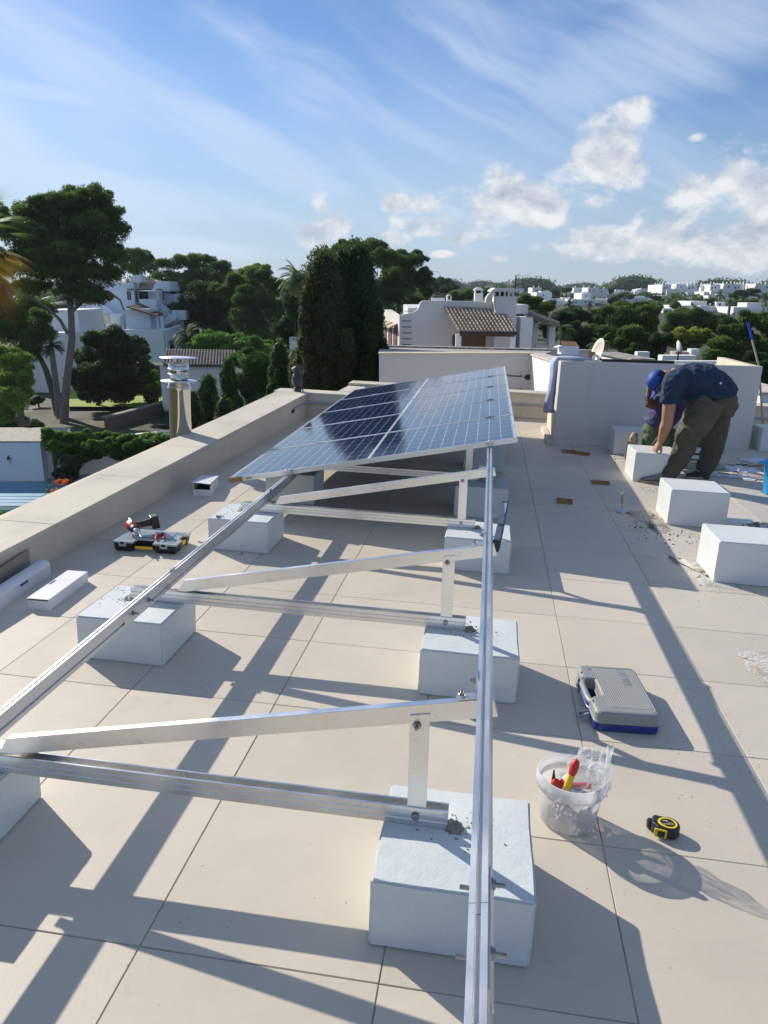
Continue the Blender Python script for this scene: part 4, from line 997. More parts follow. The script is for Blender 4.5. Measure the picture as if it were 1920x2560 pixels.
MB().lathe([(.0425,-.012),(.0428,.012)], 14, M=Matrix.Rotation(math.radians(75), 4, 'X'), a0=.4, a1=3.6).build('print', M['stickblue'], tr)
cu_ = thing('cardboard_scrap', 'small torn brown card propped behind the tape roll', 'cardboard', (1.21,9.56,1.01), .2, 'brown cardboard scraps on the tiles')
MB().hexa([(-.04,0,0),(.035,0,0),(.035,.003,0),(-.04,.003,0)], [(-.035,.03,.11),(.045,.03,.10),(.045,.033,.10),(-.035,.033,.11)]).build('card', M['card'], cu_)
pk = MB(); pk.hexa([(1.33,9.50,1.008),(2.20,9.70,1.016),(2.19,9.74,1.016),(1.32,9.54,1.008)], [(1.33,9.50,1.040),(2.20,9.70,1.048),(2.19,9.74,1.048),(1.32,9.54,1.040)])
tag(pk.build('dark_plank', mk('weathered_plank', (.035,.028,.024), .7, 0, .4, 14, .5, 40, col2=(.16,.10,.06), mixs=20, mixr=(.62,.7)), bevel=.002), 'dark weathered plank lying along the top of the stair enclosure', 'plank', roof=True)
ds = thing('satellite_dish', 'large cream satellite dish seen edge-on behind the stair enclosure', 'satellite dish', (1.49,11.3,.62))
ds.scale = (.9,.9,.92)
Md = Matrix.Translation((0,0,.46)) @ Matrix.Rotation(math.radians(14), 4, 'Y') @ Matrix.Rotation(math.radians(-74), 4, 'Z') @ Matrix.Rotation(math.radians(90), 4, 'X')
mb = MB(); mb.lathe([(0,.045),(.08,.041),(.15,.028),(.205,.0),(.208,.0),(.206,-.004),(.15,.024),(.08,.037),(0,.041)], 36, M=Md @ Matrix.Rotation(PI,4,'X')); mb.build('dish', mk('cream_dish', (.58,.54,.46), .45, 0, .05, 4), ds)
MB().tube([(.02,.03,.40),(.04,.05,.1),(.04,.05,-.5)], .02, 10).build('mast', M['darkmetal'], ds)
MB().tube([(.03,.04,.36),(.14,-.02,.30),(.22,-.06,.33)], .012, 8).build('feed_arm', M['darkmetal'], ds)
# ------------------------------------------------------------------ the two workmen
def limb(mb, pts, rad, n=12, flat=1.0, side=None):
    P_ = [Vector(p) for p in pts]
    mb.tube(P_, rad, n, True, True, None, flat, side)
def Y_(u, v, y): return AY(u, v, y)
def hand(mb, wrist, direc, palm_n, size=.18, curl=.5, spread=.12, thumb=1):
    """palm then five separate bent fingers; direc: towards fingertips, palm_n: out of the back of the hand"""
    d = direc.normalized(); n = (palm_n-d*palm_n.dot(d)).normalized(); s = d.cross(n)
    pl = size*.5; mb.tube([wrist-d*.02, wrist+d*pl*.25, wrist+d*pl*.7, wrist+d*pl], [(.030,.024),(.040,.022),(.046,.020),(.042,.016)], 14, side=s)
    for k, (off, L_) in enumerate(((-.030,.066),(-.010,.076),(.010,.070),(.029,.054))):
        b = wrist+d*(pl*.93)+s*off; a = 0; p = b; pts = [b-d*.012, b]
        dd = (d+s*off*spread*6).normalized()
        for q, f in enumerate((.42,.32,.26)):
            a += curl*(.8+.25*q); dr_ = dd*math.cos(a)-n*math.sin(a); p = p+dr_*L_*f*1.05; pts.append(p)
        mb.tube(pts, [.0115,.0118,.0108,.0095,.008], 8)
    b = wrist+d*pl*.30+s*(-.034*thumb); dt = (d*.75-s*thumb*.55-n*.45).normalized()
    mb.tube([b+s*.01*thumb, b+dt*.026, b+dt*.050+d*.004, b+dt*.062+d*.018], [.015,.0145,.0125,.010], 8)
# ---- workman bending over the block, facing left
p1 = thing('person', 'man bending forward in navy T-shirt, olive trousers and blue cap, one hand on a block', 'person', (0,0,0), 0)
YN, YF = 7.52, 7.86                       # near (left) side and far side of the body
Ym = (YN+YF)/2
hipN, hipF = Y_(1768,1010,YN+.06), Y_(1795,1008,YF-.05)
kneN, kneF = Y_(1718,1095,YN), Y_(1784,1095,YF)
ankN, ankF = Y_(1676,1184,YN-.06), Y_(1757,1188,YF)
pel = Y_(1785,992,Ym); wai = Y_(1765,955,Ym); che = Y_(1715,944,Ym); shC = Y_(1682,946,Ym)
shN = Y_(1680,958,YN-.02); shF = Y_(1694,948,YF+.05)
elN = Y_(1668,1055,YN-.03); wrN = Y_(1652,1103,YN-.01)
nek = Y_(1664,940,Ym); hed = Y_(1652,958,Ym-.02)
mb = MB()
limb(mb, [pel+Vector((.03,0,-.03)), pel, wai, che, shC, shC+Vector((-.05,0,.0))], [(.15,.10),(.17,.12),(.16,.12),(.17,.12),(.15,.10),(.07,.06)], 20, side=(0,1,0))
limb(mb, [shC, nek, hed+Vector((.04,0,.02))], [.085,.058,.055], 12)
# head: cranium, jaw, nose, ear; looks down-left
fd = (Y_(1634,985,Ym)-Y_(1660,955,Ym)).normalized()            # crown-to-chin axis roughly down-left
hc = Y_(1650,957,Ym-.01)
side_ = Vector((0,1,0)); ff = Vector((-.80,0,-.60)).normalized(); ud = Vector((-.60,0,.80)).normalized()   # face forward and crown-up vectors
ff = Vector((-.42,0,-.90)).normalized(); ud = Vector((-.90,0,.42)).normalized()
HM = Matrix((side_, ff, ud)).transposed().to_4x4(); HM.translation = hc
mb.ball((0,-.012,.022), (.075,.094,.092), 18, M=HM)
mb.ball((0,.035,-.045), (.056,.055,.065), 14, M=HM)
mb.tube([(0,.080,.012),(0,.100,-.008),(0,.112,-.024),(0,.088,-.034)], [.009,.011,.014,.010], 8, M=HM)
mb.ball((0,.074,-.062), (.024,.012,.008), 10, M=HM); mb.ball((0,.070,-.076), (.022,.012,.007), 10, M=HM)
mb.ball((0,.064,-.100), (.022,.022,.018), 10, M=HM)
mb.ball((0,.078,.028), (.045,.018,.010), 10, M=HM)
for s in (-1, 1):
    mb.ball((s*.074,-.008,-.012), (.010,.019,.031), 10, M=HM)
    mb.ball((s*.030,.076,.006), (.013,.012,.008), 8, M=HM)
# near arm down to the block, far arm folded behind the waist (its elbow shows above the back)
limb(mb, [shC+Vector((0,-.1,0)), shN, shN.lerp(elN,.35), shN.lerp(elN,.8), elN, elN.lerp(wrN,.3), elN.lerp(wrN,.8), wrN], [.08,.072,.064,.058,.055,.056,.039,.033], 14)
elF = Y_(1812,940,YF+.14); haF = Y_(1775,955,YF+.02)
limb(mb, [shC+Vector((0,.1,0)), shF, shF.lerp(elF,.5), elF, elF.lerp(haF,.5), haF], [.07,.062,.048,.040,.040,.030], 12)
hand(mb, wrN, (Y_(1637,1126,YN)-wrN), Vector((-.75,-.35,.45)), .205, .62, .1, 1)
hand(mb, haF, Vector((-.6,-.5,-.3)), Vector((.3,.2,1)), .17, .3)
# legs inside the trousers
for h_, k_, a_ in ((hipN, kneN, ankN), (hipF, kneF, ankF)):
    limb(mb, [pel.lerp(h_,.6), h_, h_.lerp(k_,.5), k_, k_.lerp(a_,.35), a_, a_-Vector((0,0,.04))], [.08,.10,.078,.056,.056,.038,.038], 14)
mb.build('body', M['skin'], p1, remesh=.0075, smooth_it=3)
for s in (-1,):
    for q in ((.0, 0),):
        MB().ball((s*.031,.0885,.007), (.0075,.004,.0055), 8, M=HM).build('eye', M['label_w'], p1)
        MB().ball((s*.031,.0925,.006), (.0035,.002,.0035), 8, M=HM).build('iris', M['dark'], p1)
        MB().tube([(s*.018,.090,.024),(s*.032,.090,.028),(s*.044,.080,.024)], .003, 6, M=HM).build('eyebrow', M['hair'], p1)
hb_ = MB(); hb_.ball((0,-.036,.004), (.0775,.075,.070), 16, M=HM); hb_.build('hair', M['hair'], p1)
cp = MB(); cp.lathe([(.088,-.01),(.090,.02),(.086,.055),(.066,.085),(.034,.102),(0,.107)], 28, M=HM @ Matrix.Translation((0,-.008,.022)) @ Matrix.Diagonal((.98,1.10,1,1)))
capo = cp.build('cap', M['cap'], p1, solid=.004)
vs = []; n_ = 12
for j in range(6):
    f = j/5
    for i in range(n_+1):
        th = math.radians(20+140*i/n_); rx_, ry_ = .088, .098+.075*f*math.sin(th)**.6
        vs.append((rx_*math.cos(th)*(1-.08*f), ry_*math.sin(th), .014-.020*f-.018*(math.cos(th)**2)))
MB().add(vs, [(j*(n_+1)+i, j*(n_+1)+i+1, (j+1)*(n_+1)+i+1, (j+1)*(n_+1)+i) for j in range(5) for i in range(n_)], True, M=HM).build('visor', M['cap'], capo, solid=.004)
MB().lathe([(.0905,-.008),(.0925,.02),(.088,.055),(.070,.082)], 10, M=HM @ Matrix.Translation((0,-.008,.022)) @ Matrix.Diagonal((.98,1.10,1,1)), a0=math.radians(205), a1=math.radians(335)).build('mesh_back', M['capd'], capo)
# T-shirt
mb = MB()
limb(mb, [Y_(1832,976,Ym), Y_(1815,970,Ym), Y_(1795,964,Ym), Y_(1765,954,Ym), Y_(1725,948,Ym), Y_(1688,948,Ym), Y_(1672,944,Ym)],
     [(.17,.06),(.19,.100),(.205,.130),(.21,.170),(.205,.160),(.175,.125),(.09,.085)], 24, side=(0,1,0))
mb.ball(Y_(1690,957,Ym), (.12,.19,.12), 16)
sl0 = shN.lerp(elN, .52)
limb(mb, [che.lerp(shC,.6)+Vector((0,-.08,0)), shN+Vector((.02,0,.01)), shN.lerp(elN,.28), sl0], [.12,.112,.096,.088], 16)
limb(mb, [che.lerp(shC,.6)+Vector((0,.08,0)), shF, shF.lerp(elF,.55)], [.11,.09,.078], 14)
# loose hem hanging below the belly
limb(mb, [Y_(1722,960,Ym), Y_(1728,990,Ym), Y_(1728,1008,Ym)], [(.17,.13),(.185,.09),(.18,.055)], 18, side=(0,1,0))
limb(mb, [Y_(1725,992,Ym-.05), Y_(1765,990,Ym-.05), Y_(1815,980,Ym-.05)], [(.15,.06),(.18,.07),(.19,.05)], 18, side=(0,1,0))
shirt = mb.build('tshirt', M['tshirt'], p1, remesh=.011, smooth_it=5)
def folds(o, amp=.010, size=.09, seed=0):
    tx = bpy.data.textures.new('f', 'CLOUDS'); tx.noise_scale = size; tx.noise_depth = 2
    q = o.modifiers.new('d', 'DISPLACE'); q.texture = tx; q.strength = amp*2; q.mid_level = .5; q.texture_coords = 'GLOBAL'
folds(shirt, .016, .07)
MB().ball(Y_(1802,958,YN-.075)+Vector((0,.0,0)), (.010,.008,.012), 10).build('shirt_mark', M['label_w'], p1)
# trousers
mb = MB()
limb(mb, [Y_(1800,975,Ym), Y_(1788,1000,Ym), Y_(1778,1030,Ym)], [(.18,.165),(.20,.215),(.18,.20)], 22, side=(0,1,0))
mb.ball(Y_(1806,1000,Ym), (.135,.195,.12), 18)
for h_, k_, a_, sg in ((hipN, kneN, ankN, -1), (hipF, kneF, ankF, 1)):
    limb(mb, [h_+Vector((.02,0,.03)), h_.lerp(k_,.35), h_.lerp(k_,.75), k_, k_.lerp(a_,.3)+Vector((.02,0,0)), k_.lerp(a_,.75)+Vector((.01,0,0)), a_+Vector((0,0,.015)), a_+Vector((-.005,0,-.022))],
         [.150,.152,.134,.118,.102,.090,.078,.082] if sg < 0 else [.150,.140,.128,.118,.105,.092,.070,.072], 18)
tr_ = mb.build('trousers', M['trous'], p1, remesh=.011, smooth_it=4); folds(tr_, .019, .075)
def shoe(ank, toe_dir, parent, m=M['shoe']):
    d = Vector((toe_dir[0], toe_dir[1], 0)).normalized(); s = Vector((-d.y, d.x, 0)); b = Vector((ank.x, ank.y, 0))
    def ring(t, w, z0, z1, k=14): return [b+d*t+s*(w*math.cos(2*PI*i/k))+Vector((0,0,(z0+z1)/2+(z1-z0)/2*math.sin(2*PI*i/k))) for i in range(k)]
    mb = MB(); R_ = [ring(-.075,.018,.03,.07), ring(-.065,.036,.022,.095), ring(-.03,.042,.02,.105), ring(.03,.043,.02,.095), ring(.09,.046,.02,.07), ring(.14,.047,.02,.058), ring(.18,.036,.02,.048), ring(.195,.014,.024,.036)]
    vs = [p for r_ in R_ for p in r_]; k = 14; fs = [(a*k+i, a*k+(i+1) % k, (a+1)*k+(i+1) % k, (a+1)*k+i) for a in range(len(R_)-1) for i in range(k)]+[tuple(range(k-1,-1,-1)), tuple(range((len(R_)-1)*k, len(R_)*k))]
    o = mb.add(vs, fs, True).build('shoe', m, parent)
    so_ = [(b+d*t+s*w) for t, w in ((-.082,-.02),(-.06,-.040),(.03,-.043),(.13,-.050),(.185,-.036),(.205,0),(.185,.036),(.13,.050),(.03,.043),(-.06,.040),(-.082,.02))]
    loft([[p+Vector((0,0,z)) for p in so_] for z in (.001,.024)]).build('sole', M['sole'], o)
    for t in (.02,.045,.07): MB().tube([b+d*t-s*.026+Vector((0,0,.092-t*.25)), b+d*(t+.01)+Vector((0,0,.098-t*.27)), b+d*t+s*.026+Vector((0,0,.092-t*.25))], .003, 6).build('lace', M['label_w'], o)
shoe(ankN+Vector((-.08,0,0)), (-1,-.10), p1); shoe(ankF, (-.9,-.45), p1, M['blackpl'])
# tattoos on the near arm
tat = MB(); c0 = shN.lerp(elN,.80)
for k in range(7):
    th = math.radians(205+k*19); v0 = Vector((math.cos(th), math.sin(th), 0))
    tat.box(-.0035,.0035,-.001,.001,-.012,.012, M=Matrix.Translation(c0+v0*.0495) @ Matrix.Rotation(th+PI/2, 4, 'Z'))
tag(tat.build('arm_tattoo', M['ink'], p1), kind=None)
for k in range(2):
    c1 = elN.lerp(wrN,.22+k*.1)
    MB().lathe([(.047-.003*k,-.0025),(.0472-.003*k,.0025)], 14, c=c1, a0=math.radians(190), a1=math.radians(345)).build('forearm_tattoo', M['ink'], p1)
# ---- kneeling workman behind, seen from the back
p2 = thing('person', 'man kneeling behind the blocks in violet T-shirt and green trousers, one arm raised', 'person', (0,0,0), 0)
Z2 = 8.25
pe = Y_(1640,1078,Z2); lo = Y_(1655,1045,Z2); ch = Y_(1690,1010,Z2+.05); sh = Y_(1705,992,Z2+.08)
sL = Y_(1650,1008,Z2-.12); eL = Y_(1622,1012,Z2-.16); hL = Y_(1624,966,Z2-.10)
kn1 = Y_(1700,1125,Z2-.15); kn2 = Y_(1722,1120,Z2+.15)
an1 = Y_(1598,1122,Z2-.12); an2 = Y_(1660,1135,Z2+.18)
mb = MB()
limb(mb, [pe+Vector((-.04,0,-.05)), pe, lo, ch, sh, sh+Vector((.03,0,.03))], [(.13,.10),(.165,.12),(.16,.115),(.175,.12),(.14,.10),(.06,.06)], 20, side=(.2,1,0))
limb(mb, [sh, Y_(1712,975,Z2+.1), Y_(1716,966,Z2+.1)], [.07,.055,.055], 12)
mb.ball(Y_(1712,958,Z2+.1), (.082,.075,.10), 16); mb.ball(Y_(1722,965,Z2+.04), (.03,.03,.03), 8)
mb.ball(Y_(1724,962,Z2+.1), (.03,.02,.02), 8)
limb(mb, [sh+Vector((-.05,-.08,-.02)), sL, sL.lerp(eL,.6)+Vector((0,0,-.01)), eL, eL.lerp(hL,.4), hL], [.075,.062,.05,.044,.044,.030], 12)
hand(mb, hL, Vector((.75,-.1,.35)), Vector((-.4,-.2,1)), .17, .35)
eR = Y_(1745,1050,Z2+.25); hR = Y_(1730,1095,Z2+.1)
limb(mb, [sh+Vector((.02,.1,-.02)), sh+Vector((.06,.18,-.06)), eR, eR.lerp(hR,.5), hR], [.07,.058,.042,.040,.028], 12)
hand(mb, hR, Vector((-.2,-.1,-1)), Vector((0,-1,0)), .17, .4)
for k_, a_, o_ in ((kn1, an1, -.09), (kn2, an2, .09)):
    h_ = pe+Vector((0,o_,-.02))
    limb(mb, [h_, h_.lerp(k_,.5), k_, k_.lerp(a_,.4), a_], [.10,.08,.058,.055,.04], 12)
mb.build('body', M['skind'], p2, remesh=.0085, smooth_it=3)
MB().ball(Y_(1708,956,Z2+.1)+Vector((-.01,0,.012)), (.085,.079,.095), 14).build('hair', M['hair'], p2)
mb = MB()
limb(mb, [pe+Vector((-.03,0,.045)), lo+Vector((-.03,0,-.02)), lo, ch, sh], [(.19,.14),(.195,.15),(.20,.15),(.20,.145),(.16,.12)], 22, side=(.2,1,0))
mb.ball(ch.lerp(sh,.4), (.15,.20,.15), 16)
limb(mb, [ch+Vector((0,-.08,0)), sL+Vector((.03,0,0)), sL.lerp(eL,.40)], [.11,.088,.080], 14)
limb(mb, [ch+Vector((0,.1,0)), sh+Vector((.07,.18,-.08)), (sh+Vector((.06,.18,-.06))).lerp(eR,.55)], [.10,.085,.078], 12)
t2 = mb.build('tshirt', M['tshirt2'], p2, remesh=.012, smooth_it=4); folds(t2, .013, .09)
mb = MB()
mb.ball(pe+Vector((.0,0,-.04)), (.140,.19,.13), 18)
mb.ball(pe+Vector((-.06,-.08,-.10)), (.09,.10,.11), 14)
limb(mb, [lo+Vector((-.04,0,-.06)), pe], [(.185,.12),(.19,.15)], 20, side=(.2,1,0))
for k_, a_, o_ in ((kn1, an1, -.10), (kn2, an2, .10)):
    h_ = pe+Vector((0,o_,-.03))
    limb(mb, [h_, h_.lerp(k_,.5), k_, k_.lerp(a_,.4), a_.lerp(k_,.14)], [.15,.115,.085,.078,.065], 16)
t3 = mb.build('trousers', M['trous2'], p2, remesh=.012, smooth_it=4); folds(t3, .014, .08)
# kneeling foot: toes on the tiles, sole turned to the camera
def kneel_shoe(heel, toe, parent):
    d = (toe-heel); L_ = d.length; d.normalize(); s = Vector((.25,-.95,.1)); s = (s-d*s.dot(d)).normalized(); n = d.cross(s)
    mtx = Matrix((s, d, n)).transposed().to_4x4(); mtx.translation = heel
    out_ = [(-.030,-.02),(-.034,.04),(-.036,.10),(-.044,.17),(-.046,.22),(-.030,.265),(0,.280),(.030,.262),(.044,.21),(.040,.14),(.032,.08),(.034,.03),(.026,-.02),(0,-.032)]
    k = L_/.28
    def R_(sc, z): return [mtx @ Vector((x*sc, y*k, z)) for x, y in out_]
    return out_, mtx, R_
for hl, te in ((Y_(1578,1103,Z2-.1), G(1572,1156)+Vector((0,0,.01))),):
    d = (te-hl).normalized(); nrm = Vector((-.35,-.93,.05)); nrm = (nrm-d*nrm.dot(d)).normalized(); s = d.cross(nrm)
    mtx = Matrix((s, d, nrm)).transposed().to_4x4(); mtx.translation = hl; k = (te-hl).length/.25
    o2 = [(-.032,-.01),(-.036,.04),(-.037,.10),(-.045,.16),(-.045,.21),(-.028,.245),(0,.255),(.030,.24),(.044,.20),(.041,.14),(.034,.08),(.035,.03),(.026,-.01),(0,-.018)]
    rg = lambda sc, z: [mtx @ Vector((x*sc*1.15, y*k, z)) for x, y in o2]
    up_ = loft([rg(.92,-.10), rg(1.0,-.05), rg(1.0,.0)], True).build('shoe', M['sole'], p2)
    so2 = loft([rg(1.06,.001), rg(1.06,.012), rg(.98,.016)]).build('sole', M['sole'], up_)
    lug = MB()
    for j in range(9):
        y = .005+j*.027*k*.98
        for i in range(3):
            x = (i-1)*.026
            lug.box(x-.0095,x+.0095,y,y+.016,.0162,.022, M=mtx)
    tag(lug.build('tread', M['shoe'], so2), kind=None)
shoe(an2+Vector((-.05,0,0)), (.2,-1), p2, M['shoe'])
# ------------------------------------------------------------------ foliage
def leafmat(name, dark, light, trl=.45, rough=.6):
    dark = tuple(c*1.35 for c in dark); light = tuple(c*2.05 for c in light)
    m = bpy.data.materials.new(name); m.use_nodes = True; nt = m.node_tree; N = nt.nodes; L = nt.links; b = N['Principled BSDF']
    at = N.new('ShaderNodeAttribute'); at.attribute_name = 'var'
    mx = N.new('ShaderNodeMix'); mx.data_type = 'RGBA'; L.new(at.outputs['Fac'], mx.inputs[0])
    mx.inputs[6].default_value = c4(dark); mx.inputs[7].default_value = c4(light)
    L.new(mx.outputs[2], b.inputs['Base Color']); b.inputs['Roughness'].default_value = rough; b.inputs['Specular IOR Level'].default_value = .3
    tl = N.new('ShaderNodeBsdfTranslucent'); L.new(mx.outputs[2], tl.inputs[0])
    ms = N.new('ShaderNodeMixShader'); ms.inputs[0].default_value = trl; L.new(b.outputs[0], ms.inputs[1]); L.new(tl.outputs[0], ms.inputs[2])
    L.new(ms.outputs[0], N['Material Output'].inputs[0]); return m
M['pine'] = leafmat('pine_needles', (.020,.042,.012), (.075,.125,.026))
M['pinel'] = leafmat('light_pine_needles', (.035,.075,.018), (.13,.20,.035))
M['cyp'] = leafmat('cypress_green', (.010,.026,.010), (.032,.062,.020))
M['cypo'] = leafmat('cypress_olive', (.020,.032,.012), (.062,.075,.028))
M['hedge'] = leafmat('hedge_green', (.012,.034,.010), (.055,.115,.022))
M['ivy'] = leafmat('ivy_green', (.020,.055,.012), (.09,.17,.03))
M['olive'] = leafmat('dark_round_tree', (.014,.028,.014), (.050,.075,.034))
M['yell'] = leafmat('yellow_green', (.07,.10,.012), (.22,.25,.04))
M['palm'] = leafmat('palm_green', (.022,.05,.018), (.08,.13,.045))
M['palmdry'] = leafmat('dry_palm', (.10,.05,.015), (.24,.12,.035))
M['palmgold'] = leafmat('gold_palm', (.14,.11,.012), (.26,.19,.03))
M['grassm'] = mk('lawn', (.24,.33,.03), .9, 0, .2, .8, .4, 30, col2=(.24,.25,.05), mixs=.4, mixr=(.55,.7))
M['soil'] = mk('dry_soil', (.050,.046,.022), .95, 0, .3, .4, .4, 6, col2=(.040,.060,.020), mixs=.12, mixr=(.42,.6))
M['bark'] = mk('pine_bark', (.085,.070,.060), .9, 0, .3, 4, .8, 12)
M['barkg'] = mk('grey_bark', (.17,.15,.135), .9, 0, .25, 4, .6, 14)
def leaves(name, parent, mat, clumps, n, size, seed=0, shell=.55, aspect=.5, upbias=.25, light_up=.5, core=.0, lumps=0, lump=.35):
    """clumps: (x,y,z, rx,ry,rz). Many small leaf faces spread through the clumps' volume."""
    rng = np.random.default_rng(seed)
    C = np.array([c[:3] for c in clumps], float); Rr = np.array([c[3:6] for c in clumps], float)
    if lumps:                                   # break every clump into smaller puffs on its surface
        C2, R2 = [], []
        for c, r_ in zip(C, Rr):
            for _ in range(lumps):
                d = rng.normal(size=3); d /= np.linalg.norm(d); d[2] = abs(d[2])*.8+d[2]*.2
                C2.append(c+d*r_*rng.uniform(.55,.95)); R2.append(np.full(3, r_.mean())*lump*rng.uniform(.7,1.35)*np.array([1.15,1.15,.75]))
            C2.append(c); R2.append(r_*.78)
        C, Rr = np.array(C2), np.array(R2)
    vol = (Rr[:,0]*Rr[:,1]+Rr[:,1]*Rr[:,2]+Rr[:,0]*Rr[:,2]); w = vol/vol.sum()
    idx = rng.choice(len(C), size=n, p=w)
    d = rng.normal(size=(n,3)); d /= np.linalg.norm(d, axis=1)[:,None]
    rad = (shell+(1-shell)*rng.random(n))**.8; rad *= 1+.10*rng.normal(size=n)*(rng.random(n) < .25)
    p = C[idx]+d*Rr[idx]*rad[:,None]
    tone = rng.random(len(C))
    a = rng.normal(size=(n,3))+d*.6; a[:,2] += upbias; a /= np.linalg.norm(a, axis=1)[:,None]
    b = np.cross(a, rng.normal(size=(n,3))); b /= np.linalg.norm(b, axis=1)[:,None]
    s = size*rng.uniform(.55,1.3,n)
    A = a*s[:,None]*.5; B = b*(s*aspect)[:,None]*.5
    V = np.stack([p-A, p+B*1.0-A*.1, p+A, p-B*1.0-A*.1], axis=1).reshape(-1,3)
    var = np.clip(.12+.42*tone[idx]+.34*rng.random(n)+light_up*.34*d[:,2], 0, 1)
    nv, nf = len(V), n
    me = bpy.data.meshes.new(name)
    cv = np.zeros((0,3)); cf = []
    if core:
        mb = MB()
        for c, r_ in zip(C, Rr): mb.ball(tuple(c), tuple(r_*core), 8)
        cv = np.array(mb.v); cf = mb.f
    me.vertices.add(nv+len(cv)); me.vertices.foreach_set('co', np.concatenate([V, cv]).astype(np.float32).ravel())
    loops = np.arange(nv, dtype=np.int32); tot = np.full(nf, 4, np.int32)
    if len(cf):
        cl = np.array([i+nv for f in cf for i in f], np.int32); loops = np.concatenate([loops, cl]); tot = np.concatenate([tot, np.full(len(cf), 4, np.int32)])
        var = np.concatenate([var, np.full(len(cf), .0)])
    me.loops.add(len(loops)); me.loops.foreach_set('vertex_index', loops)
    me.polygons.add(len(tot)); me.polygons.foreach_set('loop_start', np.concatenate([[0], np.cumsum(tot)[:-1]]).astype(np.int32))
    me.update(calc_edges=True); me.validate()
    at = me.attributes.new('var', 'FLOAT', 'FACE'); at.data.foreach_set('value', var.astype(np.float32))
    o = bpy.data.objects.new(name, me); COL.objects.link(o); me.materials.append(mat)
    if parent is not None: o.parent = parent
    return o
GZ = -6.5
def ground_z(x, y):
    t = min(max((y-70)/240, 0), 1); t = t*t*(3-2*t)
    s = min(max((x+40)/90, 0), 1)
    return GZ+t*(3.2+2.4*s)
def clump_px(list_, D, dep=.8, dj=0., seed=0):
    r = random.Random(seed); out = []
    for (u, v, ru, rv) in list_:
        dd = D*(1+r.uniform(-dj, dj)); p = W(u, v, dd); k = dd/FPX/math.cos(PITCH)*1.0
        k = (W(u+10, v, dd)-p).length/10
        out.append((p.x, p.y, p.z, ru*k, ru*k*dep, rv*k))
    return out
def branch_path(mb, pts, r0, r1, n=8, wob=.0, seed=0):
    r = random.Random(seed); k = len(pts)
    P_ = [Vector(p)+Vector((r.uniform(-wob,wob), r.uniform(-wob,wob), r.uniform(-wob,wob)*.4))*(0 < i < k-1) for i, p in enumerate(pts)]
    mb.tube(P_, [r0+(r1-r0)*i/(k-1) for i in range(k)], n)
def tree(name, label, cat, D, crown, n, size, mat='pine', trunk=None, tr=.25, base=None, group=None, seed=1, dep=.8, lumps=7, lump=.36, shell=.5, core=0., aspect=.35, bark='bark', branches=(), bz=None, limbs=5):
    """crown: list of (u,v,ru,rv) at distance D; trunk: pixel polyline from the foot upwards"""
    cl = clump_px(crown, D, dep, .03, seed)
    if trunk: P_ = [W(u, v, D) for u, v in trunk]
    else:
        cx = sum(c[0] for c in cl)/len(cl); cy = sum(c[1] for c in cl)/len(cl); zb = min(c[2] for c in cl)
        P_ = [Vector((cx, cy, ground_z(cx, cy) if bz is None else bz)), Vector((cx+.2, cy, zb))]
    if trunk: P_[0].z = min(P_[0].z, ground_z(P_[0].x, P_[0].y)) if bz is None else bz
    t = thing(name, label, cat, (0,0,0), 0, group, roof=False)
    t.location = P_[0]
    inv = -P_[0]
    cl2 = [(c[0]+inv.x, c[1]+inv.y, c[2]+inv.z, c[3], c[4], c[5]) for c in cl]
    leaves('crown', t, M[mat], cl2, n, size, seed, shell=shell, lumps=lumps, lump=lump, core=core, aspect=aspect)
    mb = MB(); Q = [p+inv for p in P_]
    branch_path(mb, Q, tr, tr*.5, 10)
    r = random.Random(seed)
    ids = sorted(range(len(cl2)), key=lambda i: -cl2[i][3])[:limbs]
    for i in ids:
        c = Vector(cl2[i][:3]); a = Q[-1].lerp(Q[-2], r.uniform(0,.5)); m_ = a.lerp(c, .5)+Vector((r.uniform(-.3,.3)*cl2[i][3], 0, -.15*abs(c.z-a.z)))
        mb.tube([a, m_, c+Vector((0,0,cl2[i][5]*.4))], [tr*.42, tr*.28, tr*.10], 7)
    for br_ in branches:
        pts = [W(u, v, D)+inv for u, v in br_]; mb.tube(pts, [tr*.45*(1-.6*i/(len(pts)-1)) for i in range(len(pts))], 8)
    mb.build('trunk', M[bark], t)
    return t
